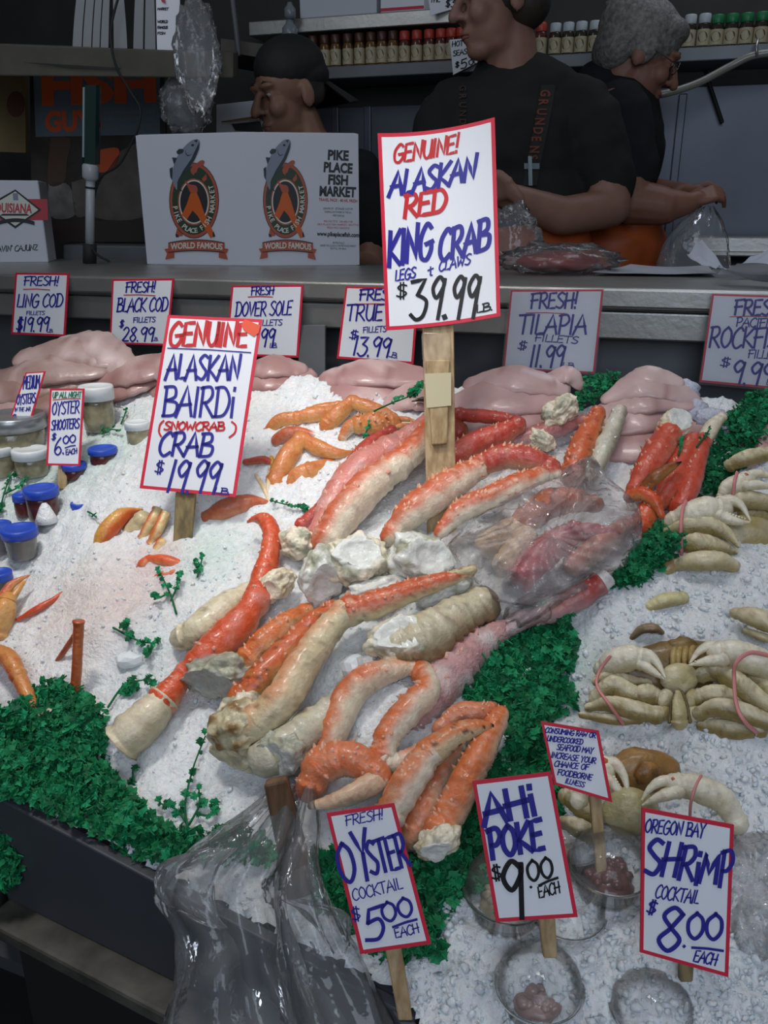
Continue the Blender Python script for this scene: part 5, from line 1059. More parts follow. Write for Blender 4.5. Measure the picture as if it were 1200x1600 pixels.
def sprig(label, stems, size=.008, seed=0, dense=8, e=.006, name='parsley_sprig'):
    rnd = random.Random(seed); b = MB(); lv = MB(); p0 = PS(*stems[0][0], e)
    t = thing(name, label, 'parsley', p0)
    for st in stems:
        dn = cat_rom([(x, y) for x, y in st], 5); pp = [PS(x, y, e+.006*i/len(dn)) for i, (x, y) in enumerate(dn)]
        tube(b, pp, [.0014-.0007*i/len(pp) for i in range(len(pp))], 5, GREENS[0])
        for k in range(dense):
            f = .35+.65*k/max(1, dense-1); i = min(len(pp)-1, int(f*(len(pp)-1)))
            tg = (pp[i]-pp[max(0, i-1)]); tg = tg.normalized() if tg.length > 0 else RT
            nrm = (NP+rvec(rnd)*.35-FW*.4).normalized(); d = (tg*rnd.uniform(.2, 1)+rvec(rnd)*.6); d = (d-nrm*d.dot(nrm)).normalized()
            V, F, C = leaf(rnd, pp[i]+NP*.001, d, nrm, size*rnd.uniform(.6, 1.15), rnd.choice(GREENS[1:4])); lv.add(V, F, 0, C)
    b.build('stem', M_PARS, t); lv.build('leaves', M_PARS, t, smooth=False); return t
sprig('bushy parsley sprig standing on clean ice in the middle of the left bed', [[(276, 966), (268, 940), (258, 920), (250, 905)], [(268, 945), (278, 925), (280, 912)], [(262, 935), (248, 945), (240, 945)]], .008, 1, 9)
sprig('small parsley tip just above the bushy sprig', [[(309, 908), (314, 894), (318, 880)], [(312, 900), (304, 892)]], .007, 2, 7)
sprig('spreading parsley sprig lying left of the fat cream stub', [[(178, 988), (200, 1002), (225, 1015), (248, 1018)], [(200, 1002), (198, 985)], [(232, 1016), (232, 1035)]], .009, 3, 10)
sprig('dark parsley clump on the ice edge just left of the cream cut end', [[(170, 1112), (190, 1085), (205, 1078), (235, 1075)], [(195, 1085), (210, 1088)]], .010, 4, 14)
sprig('tall branching parsley sprig in front of the lowest ice', [[(296, 1308), (290, 1270), (302, 1215), (322, 1165)], [(294, 1296), (275, 1275), (252, 1270)], [(296, 1296), (312, 1270), (312, 1248)], [(310, 1280), (330, 1285), (338, 1268)]], .009, 5, 8)
sprig('single parsley leaf on the ice beside the lower left bed', [[(209, 1226), (209, 1214)]], .010, 6, 4)
sprig('thin parsley spray under the left rim of the heap', [[(478, 800), (455, 800), (425, 795)], [(470, 800), (478, 808)]], .007, 7, 8)
sprig('dark parsley piece caught on top of the pink frosty leg', [[(585, 712), (610, 702), (640, 692), (655, 682)], [(640, 690), (658, 672)]], .009, 8, 14, .062)
sprig('small dark parsley knot left of the pink frosty leg', [[(568, 706), (573, 698), (576, 690)]], .008, 9, 7, .02)
sprig('parsley sprig in front of the oyster jar at the back', [[(160, 684), (170, 680), (186, 683)], [(165, 682), (156, 680)]], .006, 10, 8)
sprig('loose parsley tuft at the left edge below the white lidded jars', [[(2, 800), (10, 772), (22, 750), (45, 752)], [(8, 778), (30, 770), (42, 760)], [(-5, 812), (8, 800)]], .008, 11, 13)
sprig('tiny dark parsley twig alone on the upper left ice', [[(138, 806), (146, 813), (152, 821)], [(145, 813), (151, 814)]], .003, 12, 2)
sprig('thin parsley bits between the small white jar and the back jar', [[(190, 668), (196, 656), (198, 650)]], .005, 13, 5)
sprig('parsley stalk lying on the red right hand legs', [[(1080, 765), (1092, 752), (1100, 742)], [(1052, 778), (1058, 760)]], .006, 14, 6, .055)
sprig('parsley feathers at the rim between the frosted leg and the bag corner', [[(800, 1000), (830, 985), (862, 972)], [(870, 1010), (890, 990)]], .010, 15, 10, .02)
# clear ice lumps
def ice_lump(label, x, y, h, w_, hh, seed):
    b = MB(); blob(b, P(x, y, h), (RT*wr(x, y, h, w_), UP*wr(x, y, h, hh), FW*wr(x, y, h, min(w_, hh))), 2, .35, 1.6, seed); o = b.build('ice_lump', mat('clear_ice', (.72, .76, .78), .1, .6, coat=.3, nvar=.1), smooth=False); tag(o, label, 'ice')
ice_lump('clear rounded ice lump between the long cream leg and the arched leg', 552, 1046, .05, 19, 24, 2)
ice_lump('smooth melting ice lump below the spreading parsley sprig', 203, 1032, .012, 24, 14, 3)
ice_lump('white ice lump behind the curved cream leg right of the price stick', 765, 785, .03, 26, 20, 5)
# ------------------------------------------------------------ cartons on the counter
M_PO = mat('print_orange', lin('#c65a1c'), .6); M_PC = mat('print_coral', lin('#a9523c'), .6); M_PG = mat('print_green', lin('#2c3f2c'), .6); M_PK = mat('print_black', (.02, .02, .025), .6); M_PW = mat('print_cream', lin('#cfcfc4'), .6)
M_PF1 = mat('print_fish_grey', lin('#7c8494'), .6); M_PF2 = mat('print_fish_dark', lin('#30343e'), .6); M_PR = mat('print_red', lin('#b03a44'), .6); M_PD = mat('print_dark', lin('#20262c'), .6)
PRN = [M_PO, M_PC, M_PG, M_PK, M_PW, M_PF1, M_PF2, M_PR, M_PD]
O_, C1_, G_, K_, W_, F1_, F2_, R_, D_ = range(9)
def planefn(a, b, c, off, towards):
    n = (b-a).cross(c-a).normalized()
    if n.dot(towards) < 0: n = -n
    def fn(x, y, e=0): r = ray(x, y); t = (a-CAM).dot(n)/r.dot(n); return CAM+r*t+n*(off+e)
    return fn
def ell(cx, cy, rx, ry, n=36): return [(cx+rx*math.cos(i*6.28318/n), cy+ry*math.sin(i*6.28318/n)) for i in range(n)]
def logo(mb, fn, tx):
    """round market emblem; coordinates as on the left face, tx moves them to another face"""
    lay = [0]
    def pl(pts, m, smooth=False):
        lay[0] += 1; e = lay[0]*.00006
        if smooth: pts = cat_rom(list(pts)+[pts[0]], 5)[:-1]
        ngon_px(mb, [tx(*p) for p in pts], lambda x, y: fn(x, y, e), m)
    q = lambda X, Y: (230+X/7.06, 200+Y/7.06)                      # coordinates measured on an enlarged view
    Z = lambda L: [q(*p) for p in L]
    pl(Z([(330, 1110), (385, 1130), (395, 1190), (330, 1200), (318, 1160)]), C1_); pl(Z([(312, 1165), (345, 1180), (350, 1205), (318, 1205)]), K_)
    pl(Z(ell(518, 800, 275, 418)), K_); pl(Z(ell(518, 800, 268, 410)), C1_); pl(Z(ell(518, 800, 240, 378)), G_); pl(Z(ell(518, 815, 178, 258)), C1_); pl(Z(ell(518, 815, 165, 243)), W_); pl(Z(ell(518, 815, 152, 228)), K_)
    pl(Z([(480, 470), (500, 430), (590, 360), (632, 365), (625, 400), (560, 450), (540, 520), (500, 510)]), C1_, True); pl(Z([(600, 530), (640, 490), (660, 560), (620, 590)]), C1_, True); pl(Z([(520, 500), (600, 470), (650, 500), (600, 560), (530, 560)]), G_, True)
    pl(Z([(415, 575), (470, 620), (545, 640), (555, 710), (490, 720), (450, 650)]), C1_, True)
    pl(Z([(480, 720), (550, 715), (582, 790), (640, 960), (735, 1150), (752, 1190), (700, 1215), (560, 970), (505, 910), (440, 1010), (385, 960), (440, 840)]), O_)
    pl(Z([(735, 1140), (755, 1195), (730, 1205), (725, 1160)]), K_)
    # fish
    pl(Z([(560, 125), (582, 150), (575, 230), (530, 340), (470, 440), (380, 520), (340, 590), (330, 685), (290, 600), (282, 500), (310, 370), (370, 260), (430, 190), (500, 135)]), F1_, True)
    pl(Z([(582, 150), (575, 230), (530, 340), (470, 440), (380, 520), (340, 590), (390, 700), (350, 690), (335, 600), (400, 470), (490, 340), (545, 220)]), F2_)
    pl(Z([(325, 265), (355, 232), (405, 240), (395, 275), (345, 290)]), F2_, True); pl(Z([(278, 325), (335, 330), (300, 405)]), F2_); pl(Z([(250, 450), (285, 430), (280, 580), (258, 540)]), F2_); pl(Z([(520, 140), (560, 125), (548, 165)]), F2_); pl(Z(ell(505, 190, 16, 13, 12)), K_)
    pl(Z([(420, 230), (430, 290), (450, 312), (500, 290), (450, 300), (436, 280)]), F2_)
    # lettering round the ring
    e = lay[0]*.00006+.0001
    txt = 'PIKE PLACE FISH MARKET'; a0, a1 = math.radians(196), math.radians(-28+0)
    for i, ch in enumerate(txt):
        if ch == ' ': continue
        a = a0-math.radians(226)*i/(len(txt)-1)
        a = -a                                                   # run under the oval
        a = math.radians(166)-math.radians(192)*i/(len(txt)-1)
        cx, cy = 518+210*math.cos(a), 800+330*math.sin(a); tx_, ty_ = -(-math.sin(a))*210, -(math.cos(a))*330; L = math.hypot(tx_, ty_); tx_, ty_ = tx_/L, ty_/L
        v, f = font_mesh(ch, .02); w2 = max(p[0] for p in v)/2; sc = 74; V = []
        for u, t in v:
            X = (u-w2)*sc; Y = (t-.35)*sc*1.0
            V.append(fn(*tx(*q(cx+tx_*X+ty_*Y, cy+ty_*X-tx_*Y)), e))
        mb.add(V, f, W_)
    e += .0001
    def pr(pts, m):
        ngon_px(mb, [tx(*q(*p)) for p in pts], lambda x, y: fn(x, y, e), m)
    for s in (-1, 1):
        X = lambda x: 548+s*x
        pr([(X(250), 1320), (X(355), 1335), (X(325), 1385), (X(345), 1450), (X(245), 1430)], C1_)
    top = [(240+620*i/16-3, 1270-35*(1-(i/8-1)**2)) for i in range(17)]; bot = [(240+620*i/16-3, 1372-20*(1-(i/8-1)**2)) for i in range(16, -1, -1)]
    e += .00006; pr([(x, y-6) for x, y in top]+[(x, y+6) for x, y in bot], K_); e += .00006; pr([(x, y+4) for x, y in top]+[(x, y-4) for x, y in bot], C1_)
    a = tx(*q(262, 1340)); b = tx(*q(836, 1342)); print_px(mb, 'WORLD FAMOUS', *a, *b, 9, lambda x, y: fn(x, y, e+.00008), W_, .03, arc=2.2)
z0 = ZC-.004
c_ = PZ(392, 416, z0); l_ = PZ(229, 413.5, z0); r_ = PZ(563, 415, z0)
hb = (PH(390, 206, c_.dot(FH)).z-z0)
def carton(label, c, l, r, h, prints=None, name='shipping_carton', flap=True):
    t = thing(name, label, 'carton', c); k = l+r-c; q = [c, r, k, l]
    b = MB(); hexa(b, q, [p+ZZ*h for p in q]); bevel(b.build('carton_body', M_BOX, t, smooth=False), .002, 1)
    if prints:
        for nm, fn_ in prints: m = MB(); fn_(m); m.build(nm, PRN, t, smooth=False)
    return t
f1 = planefn(c_, l_, c_+ZZ, .0006, -FH); f2 = planefn(c_, r_, c_+ZZ, .0006, -FH)
def carton_print(m):
    e2 = lambda x, y: f2(x, y)
    for s, xa, xb, y, dy in (('PIKE', 512, 544.5, 249, 1.5), ('PLACE', 505.5, 550.5, 268, 2.5), ('FISH', 512.5, 543.5, 287.5, 1.5), ('MARKET', 499, 556, 305.5, 2.2)): print_px(m, s, xa, y, xb, y+dy, 14.5, e2, D_, .045)
    print_px(m, 'TRAVEL PACK - 48 HR. FRESH', 498, 314, 558, 316.5, 4.6, e2, R_, .02)
    for s, xa, xb, y, c in (('LEAKPROOF - JETSEALED CUSTOM', 505, 551, 327, D_), ('SHIPPING ANYWHERE IN THE U.S.', 507, 549, 332.5, D_), ('FRESH SEAFOOD', 520, 538, 338, D_), ('800-542-7732  206-682-7181', 506, 551, 347, R_), ('PIKE PLACE FISH MARKET, SEATTLE', 496, 560, 352, R_), ('FRESH WILD SEAFOOD', 511, 546, 357, R_), ('86 PIKE PLACE', 520, 538, 380.5, D_), ('UNDER THE CLOCK IN THE PIKE PLACE MARKET', 500, 556, 385, D_), ('SEATTLE, WA 98101', 516, 541, 389.5, D_)):
        print_px(m, s, xa, y, xb, y+1, 3.0, e2, c, .0)
    print_px(m, 'www.pikeplacefish.com', 495, 368, 561, 370.5, 6.5, e2, D_, .035)
carton('white market shipping carton with two round fish emblems standing on the counter', c_, l_, r_, hb, [('emblem', lambda m: logo(m, f1, lambda x, y: (x, y))), ('emblem', lambda m: logo(m, f2, lambda x, y: (445.5+(x-303)*.90, y+.01*(x-303)))), ('printed_text', carton_print)])
# second carton, open, behind it
zz = ZC+.02; c2 = PZ(405, 402, ZC-.004)+FH*.18; q = lambda x, y: PH(x, y, c2.dot(FH))
t = thing('open_carton', 'open white carton behind the market carton with an upright flap and brown inside', 'carton', Vector((c2.x, c2.y, z0)))
pp = [q(338, 218), q(440, 218)]; B = [Vector((pp[0].x, pp[0].y, z0)), Vector((pp[1].x, pp[1].y, z0)), Vector((pp[1].x, pp[1].y, z0))+FH*.22, Vector((pp[0].x, pp[0].y, z0))+FH*.22]
b = MB(); hexa(b, B, [Vector((p.x, p.y, pp[0].z-.01)) for p in B]); b.build('carton_body', M_BOX, t, smooth=False)
b = MB(); fl = [q(333, 160)+FH*.05, q(405, 152)+FH*.05, q(442, 210), q(338, 217)]; b.add(fl+[p+FH*.004 for p in fl], [(0, 1, 2, 3), (7, 6, 5, 4), (0, 4, 5, 1), (1, 5, 6, 2), (2, 6, 7, 3), (3, 7, 4, 0)]); b.build('flap', M_BOX, t, smooth=False)
b = MB(); fl = [q(347, 192)-FH*.01, q(404, 183)-FH*.01, q(408, 189)-FH*.035, q(364, 193)-FH*.035]; b.add(fl+[p+ZZ*.003 for p in fl], [(0, 1, 2, 3), (7, 6, 5, 4), (0, 4, 5, 1), (1, 5, 6, 2), (2, 6, 7, 3), (3, 7, 4, 0)]); b.build('inner_flap', M_CARD, t, smooth=False)
b = MB(); fl = [q(362, 194)-FH*.004, q(407, 190)-FH*.004, q(412, 207)-FH*.004, q(368, 204)-FH*.004]; b.add(fl+[p+FH*.002 for p in fl], [(0, 1, 2, 3), (7, 6, 5, 4), (0, 4, 5, 1), (1, 5, 6, 2), (2, 6, 7, 3), (3, 7, 4, 0)]); b.build('hand_slot', M_BLACK, t, smooth=False)
# fish fry carton at the left edge
ca = PZ(-26, 411, z0); cb = PZ(76, 410, z0); h3 = PH(74, 282, cb.dot(FH)).z-z0; f3 = planefn(ca, cb, ca+ZZ, .0006, -FH)
def fry_print(m):
    pl = lambda pts, mm, e=0: ngon_px(m, pts, lambda x, y: f3(x, y, e), mm)
    pl([(-24, 311), (74, 311), (75, 344), (-24, 344)], R_)
    pl([(-24, 323), (24, 296), (65, 328), (24, 357)], D_, .0002); pl([(-18, 324), (24, 299), (60, 328), (24, 353)], W_, .0004); pl([(20, 302), (28, 302), (29, 313), (21, 313)], F1_, .0006)
    print_px(m, 'LOUISIANA', -14, 331, 50, 333, 14, lambda x, y: f3(x, y, .0008), R_, .03)
    pl([(4, 334), (42, 334), (46, 337), (0, 337)], D_, .0007); a = [(-4+58*i/10, 346-5*(1-(i/5-1)**2)) for i in range(11)]; pl(a+[(x, y+6) for x, y in a[::-1]], D_, .0009)
def fry_text(m):
    for s in strokes("CRAVIN' CAJUNZ", -17, 394, 59, 391, 9, .1): ribbon(m, s, 1.3, f3, D_)
k = cb-ca; nb = Vector((-k.y, k.x, 0)).normalized()*.12
carton('white carton with a red band and diamond logo, leftmost on the counter', ca, cb, ca+nb, h3, [('emblem', fry_print), ('printed_text', fry_text)], 'food_carton')
# ------------------------------------------------------------ pole display, cable
PAX = None
bpx = PZ(140, 412, z0); Hd = bpx.dot(FH); ptop = PH(143, 134, Hd); PAX = (ptop-bpx).normalized(); hgt = lambda y: (PH(141, y, Hd).z-bpx.z)/PAX.z; R1 = 8*axial(bpx)/F_PX
t = thing('pole_display', 'white pole with a slim dark green glass display head on the counter', 'pole display', bpx)
b = MB(); lathe(b, bpx, [(R1*1.3, 0), (R1*1.3, hgt(381))], 16, axis=PAX); b.build('foot', M_BLACK, t)
b = MB(); lathe(b, bpx, [(R1*.85, hgt(384)), (R1*.85, hgt(280))], 18, axis=PAX); b.build('pole', mat('grey_plastic', lin('#a9adb2'), .35), t)
b = MB(); lathe(b, bpx, [(R1*.9, hgt(283)), (R1*1.5, hgt(278)), (R1*1.55, hgt(260)), (R1*1.3, hgt(257))], 18, axis=PAX); b.build('collar', mat('grey_plastic'), t)
b = MB(); g = [bpx+RT*(a*R1*1.55)-FH*(c*R1*.8) for a, c in ((-1, .2), (-.6, 1), (.7, 1), (1, .2), (1, -.8), (-1, -.8))]
b.add([p+PAX*hgt(257) for p in g]+[p+PAX*hgt(134) for p in g], [tuple(range(6))[::-1], tuple(range(6, 12))]+[(i, (i+1) % 6, (i+1) % 6+6, i+6) for i in range(6)]); b.build('display_head', mat('dark_green_glass', (.006, .03, .024), .06, .8, coat=.8), t, smooth=False)
b = MB(); gg = [bpx+RT*(a*R1*1.55)-FH*(R1*cc)+PAX*hgt(y) for a, cc, y in ((-.97, .29, 246), (-.62, .83, 246), (-.62, .83, 137), (-.97, .29, 137))]; b.add(gg, [(0, 1, 2, 3)]); b.build('reflection_strip', mat('painted_reflection', lin('#9fb6bd'), .15, coat=.5), t, smooth=False)  # pale strip painted on as the reflection in the dark glass
b = MB(); lathe(b, bpx, [(R1*.95, hgt(292)), (R1*.95, hgt(295))], 14, axis=PAX); b.build('cable_tie', M_BLACK, t)
cab = [(186, -8, -.05), (176, 30, -.05), (173, 60, -.05), (182, 105, -.05), (205, 145, -.04), (219, 170, -.04), (216, 200, -.04), (203, 228, -.03), (185, 258, -.02), (158, 276, .0), (149, 300, .008), (142, 350, .006), (140, 375, .004), (150, 396, -.02), (170, 408, -.02)]
b = MB(); dn = cat_rom([tuple(PH(x, y, Hd+e)) for x, y, e in cab], 6); tube(b, [Vector(p) for p in dn], [.0028]*len(dn), 8); tag(b.build('power_cable', M_BLACK), 'thin black cable hanging from above and looping to the white pole', 'cable')
# ------------------------------------------------------------ papers and bagged fish on the counter
def sheet(label, quad_pts, seed=0, curl=.004, name='paper_sheet', n=12, m=None):
    a, b_, c, d = [Vector(p) for p in quad_pts]; V = []; F = []; mb = MB()
    for off in (0, -.0008):
        for j in range(n+1):
            for i in range(n+1):
                u, v = i/n, j/n; p = a*(1-u)*(1-v)+b_*u*(1-v)+c*u*v+d*(1-u)*v
                p = p+ZZ*(curl*(noise.noise(Vector((u*2.4, v*2.4, seed)))+.4+1.2*abs(u-.5)**2*2)+off); V.append(p)
    N = (n+1)**2
    for j in range(n):
        for i in range(n): q0 = j*(n+1)+i; F += [(q0, q0+1, q0+n+2, q0+n+1), (q0+N, q0+n+1+N, q0+n+2+N, q0+1+N)]
    mb.add(V, F); return tag(mb.build(name, m or mat('office_paper', '#c9ccd6', .6)), label, 'paper')
zt = ZC+.001
def on_c(x, y, e=0): return PZ(x, y, ZC+e)
sheet('white paper sheet lying flat on the counter beside the red bagged fish', [on_c(925, 428), on_c(1120, 430), on_c(1100, 416), on_c(985, 417)], 1)
hc = on_c(1085, 430).dot(FH)
sheet('curled white paper with printed lines standing on the counter', [PH(1072, 406, hc+.02), PH(1118, 425, hc), PH(1140, 432, hc-.01), PH(1096, 382, hc+.05)], 2, .010)
sheet('white paper stack with a dark line at the right end of the counter', [on_c(1120, 440), on_c(1260, 446), on_c(1240, 420, .03), on_c(1150, 424, .02)], 3, .012)
sheet('upright white paper corner at the right frame edge', [PH(1140, 432, hc-.05), PH(1230, 425, hc-.05), PH(1230, 378, hc+.0), PH(1172, 408, hc+.0)], 4, .008)
M_TUN = mat('red_tuna', lin('#9a2f24'), .3, coat=.3, nvar=.3, nscale=30)
tp = on_c(872, 424); rr = axial(tp)/F_PX
b = MB(); blob(b, tp+ZZ*.018, (RT*62*rr, FH*.05, ZZ*.022), 3, .15, 1.4, 2); tag(b.build('red_fish_portion', M_TUN), 'dark red fish portion lying in a clear bag on the counter', 'fish')
def bag_blob(label, c, ax, seed, lump=.2, name='plastic_bag', sub=4, mm=None):
    b = MB(); vs, fs = ico(sub); V = []
    for v in vs:
        k = 1+lump*(abs(noise.noise(v*3+Vector((seed, 0, 0))))*1.6-.3)+lump*.5*abs(noise.noise(v*8+Vector((0, seed, 0)))); V.append(c+ax[0]*v.x*k+ax[1]*v.y*k+ax[2]*v.z*k)
    b.add(V, fs); return tag(b.build(name, mm or M_FILM2), label, 'plastic bag')
bag_blob('clear bag wrapped round the dark red fish portion on the counter', tp+ZZ*.022, (RT*88*rr, FH*.07, ZZ*.030), 3, .25)
bag_blob('puffed clear bag standing on the counter right of the tallest sign', on_c(800, 418)+ZZ*.05, (RT*42*rr, FH*.04, ZZ*.07), 6, .3)

# ------------------------------------------------------------ spice shelf
YS = 2.78; zs = PY(600, 104, YS).z
sh = thing('wall_shelf', 'grey metal wall shelf carrying the row of spice bottles', 'shelf', Vector((PY(700, 104, YS).x, 2.86, zs)))
xa, xb = PY(440, 110, YS).x, 1.4
b = MB(); box(b, (xa, YS-.05, zs-.035), (xb, 2.925, zs)); bevel(b.build('board', M_STEELD, sh, smooth=False), .003)
zs2 = PY(600, 24, YS+.02).z
s2 = thing('upper_shelf', 'higher grey metal shelf with white boxes above the spice bottles', 'shelf', Vector((PY(600, 24, YS).x, 2.86, zs2)))
b = MB(); box(b, (xa-.1, YS-.02, zs2-.04), (PY(720, 20, YS).x, 2.925, zs2)); bevel(b.build('board', M_STEEL, s2, smooth=False), .003)
M_GLB = mat('amber_spice', lin('#6a4520'), .2, coat=.5, nvar=.3, nscale=60); M_GLR = mat('red_spice', lin('#5c2a1e'), .2, coat=.5, nvar=.3, nscale=60); M_GLD = mat('dark_spice', lin('#33291d'), .2, coat=.5, nvar=.3, nscale=60)
M_LBL = mat('cream_label', lin('#b3a888'), .5); M_LBR = mat('maroon_oval', lin('#6e2a2c'), .5); M_LBK = mat('grey_oval', lin('#4a463e'), .5)
CAPS = {'brown': mat('brown_cap', lin('#4a2a20'), .4), 'red': mat('red_cap', lin('#b53e30'), .4), 'white': mat('white_cap', lin('#b9c0c4'), .4), 'green': mat('green_cap', lin('#1f7a48'), .4)}
GLS = {'brown': M_GLB, 'red': M_GLR, 'white': M_GLD, 'green': M_GLD}
proto = {}
def bottle(kind, label, x, wpx):
    pos = PY(x, 100, YS); pos = Vector((pos.x, YS, zs)); r = wpx/2*axial(pos)/F_PX; H = 47*axial(pos)/F_PX
    if kind not in proto:
        t = thing('spice_bottle', label, 'bottle', pos, 'spice bottles on the wall shelf')
        b = MB(); lathe(b, pos, [(r*.9, 0), (r, .004), (r, H*.62), (r*.85, H*.70), (r*.8, H*.74)], 18); b.build('bottle_body', GLS[kind], t)
        b = MB(); lathe(b, pos, [(r*.86, H*.73), (r*.9, H*.75), (r*.9, H*.97), (r*.8, H)], 18); b.build('cap', CAPS[kind], t)
        b = MB(); lathe(b, pos, [(r*1.015, H*.10), (r*1.015, H*.56)], 18, cap=False); lb = b.build('label', M_LBL, t)
        b = MB(); V = [pos+Vector((math.sin(a)*r*1.03, -math.cos(a)*r*1.03, 0))+ZZ*(H*.34+H*.15*s) for a, s in [(.75*math.cos(i*.3927)-.15, math.sin(i*.3927)) for i in range(16)]]; b.add(V, [tuple(range(16))]); b.build('label_oval', M_LBR if kind in ('red',) else M_LBK, lb, smooth=False)
        proto[kind] = (t, r); return t
    src, r0 = proto[kind]
    t = src.copy(); COL.objects.link(t); t.location = pos; t['label'] = label
    for ch in [o for o in COL.objects if o.parent is src]:
        c = ch.copy(); COL.objects.link(c); c.parent = t; c.matrix_parent_inverse = ch.matrix_parent_inverse.copy()
        for g in [o for o in COL.objects if o.parent is ch]:
            d = g.copy(); COL.objects.link(d); d.parent = c; d.matrix_parent_inverse = g.matrix_parent_inverse.copy()
    return t
ords = ['first', 'second', 'third', 'fourth', 'fifth', 'sixth', 'seventh', 'eighth']
for i, x in enumerate((490, 508, 525, 544, 562, 580, 597, 614)): bottle('brown', f'brown capped amber spice bottle, {ords[i]} from the left end of the shelf row', x, 17)
for i, x in enumerate((632, 651, 670, 688, 704, 720)): bottle('red', f'red capped spice bottle, {ords[i]} of the red caps right of the brown ones', x, 18)
bottle('red', 'red capped spice bottle behind the tall man\'s neck, left of the white caps', 843, 18)
for i, x in enumerate((865, 885, 905, 926, 946)): bottle('white', f'white capped dark spice bottle, {ords[i]} in the row between the two men', x, 19)
for i, x in enumerate((1072, 1094)): bottle('white', f'white capped dark spice bottle, {ords[i]} right of the grey haired man', x, 20)
for i, x in enumerate((1114, 1136, 1159, 1182, 1204)): bottle('green', f'green capped dark spice bottle, {ords[i]} from the left of the green caps', x, 21)
def flat_card(name, label, quad_, d, lines, cat='sign', bcol=M_PAPER, border=1.5): return sign(name, label, quad_, (PH(quad_[0][0], quad_[0][1], d), -FH), lines, border, bcol=bcol, cat=cat)
dd = PY(720, 100, YS-.06).dot(FH)
flat_card('shelf_tag', 'white paper tag with 5.00 in black on the spice shelf edge', [(703, 62), (726, 60), (757, 92), (708, 117)], dd-.01, [('HOT', 706, 73, 724, 71, 8, 1.4, 'k'), ('SEAS', 708, 88, 730, 84, 8, 1.4, 'k'), ('$', 711, 106, 718, 105, 9, 1.6, 'k'), ('5', 720, 108, 731, 105, 14, 2, 'k'), ('00', 732, 102, 748, 99, 8, 1.6, 'k')])
flat_card('shelf_tag', 'white paper tag hanging from the higher shelf beside the tall man', [(668, -12), (712, -10), (708, 14), (673, 24)], PY(690, 10, YS-.03).dot(FH)-.01, [('THE', 672, 4, 688, 3, 8, 1.4, 'k'), ('$3', 696, 12, 712, 10, 12, 1.8, 'k')])
b = MB(); xa_, xb_ = PY(470, 10, YS).x, PY(590, 10, YS).x; box(b, (xa_, YS-.01, zs2+.001), (xb_, YS+.1, zs2+.10)); tag(bevel(b.build('white_box', M_BOX, smooth=False), .003), 'long white box on the higher shelf cut by the top edge', 'box')
b = MB(); xa_, xb_ = PY(596, 10, YS).x, PY(664, 10, YS).x; box(b, (xa_, YS-.012, zs2+.001), (xb_, YS+.1, zs2+.10)); o = tag(bevel(b.build('red_edged_box', M_PAPER, smooth=False), .003), 'white box with a red lower edge on the higher shelf', 'box')
b = MB(); box(b, (xa_, YS-.0135, zs2+.004), (xb_, YS-.0125, zs2+.012)); b.build('red_edge', M_RED, o, smooth=False)
# clear jar stack left of the shelf
for i, (y, w_, lab) in enumerate(((18, 9, 'pale round finial bottle high on the dark wall above the young man'), (50, 12, 'pale squat bottle below the round one above the young man'))):
    c = PY(453, y, 2.72); rr2 = w_*axial(c)/F_PX; b = MB(); lathe(b, c-ZZ*rr2*1.2, [(rr2*.7, 0), (rr2, rr2*.5), (rr2, rr2*1.6), (rr2*.5, rr2*2.2), (rr2*.4, rr2*2.6)], 16); tag(b.build('wall_bottle', mat('milky_glass', lin('#7d8488'), .3)), lab, 'bottle')
# hose at the right of the shelf
b = MB(); hp = [(1010, 148, 2.66), (1040, 146, 2.66), (1090, 130, 2.68), (1140, 104, 2.70), (1180, 86, 2.70), (1240, 80, 2.70)]
dn = cat_rom([tuple(PY(x, y, Y)) for x, y, Y in hp], 8); tube(b, [Vector(p) for p in dn], [.010]*len(dn), 12); tag(b.build('spray_hose', mat('pale_hose', lin('#8c8a7e'), .3, coat=.4)), 'pale bent hose under the spice shelf at the right', 'hose')
b = MB(); p = PY(1183, 80, 2.70); dn = [p+Vector((0, .01, .03)), p+Vector((-.004, -.012, .012)), p+Vector((0, -.014, -.012)), p+Vector((0, .01, -.014))]; tube(b, dn, [.004]*4, 8); tag(b.build('hose_hook', M_STEEL), 'small steel hook holding the pale hose', 'hook')
b = MB(); tube(b, [PY(1095, 90, 2.9), PY(1128, 190, 2.9)], [.006, .006], 8); tag(b.build('shelf_brace', M_BLACK), 'thin dark slanted brace on the splash panel below the shelf', 'brace')
b = MB(); xx = PY(1150, 400, 2.6); box(b, (xx.x-.12, 2.56, 1.60), (xx.x+.5, 2.86, xx.z)); box(b, (xx.x-.12, 2.54, xx.z), (xx.x+.5, 2.86, xx.z+.015)); tag(bevel(b.build('back_sink', M_STEEL, smooth=False), .004), 'steel work sink edge behind the hanging bag at the right', 'sink')
# ------------------------------------------------------------ left back: shelf with paper stacks, posters
HL = PH(100, 110, 2.0)
tq = lambda x, y, h=2.05: PH(x, y, h)
t = thing('high_shelf', 'worn grey board shelf at upper left carrying stacks of white paper', 'shelf', tq(120, 105))
b = MB(); q = [tq(-60, 118), tq(365, 122), tq(372, 118, 2.5), tq(-60, 112, 2.5)]; q2 = [tq(-60, 66), tq(365, 82), tq(372, 80, 2.5), tq(-60, 66, 2.5)]; hexa(b, q, q2); bevel(b.build('board', mat('worn_board', lin('#4e4a40'), .7, nvar=.3, nscale=12), t, smooth=False), .003)
b = MB(); q = [tq(35, 97, 2.046), tq(190, 106, 2.046), tq(185, 109, 2.046), tq(110, 106, 2.046)]; b.add(q, [(0, 1, 2, 3)]); b.build('board_crack', M_BLACK, t, smooth=False)
M_STK = mat('paper_stack', lin('#8d8f92'), .7)
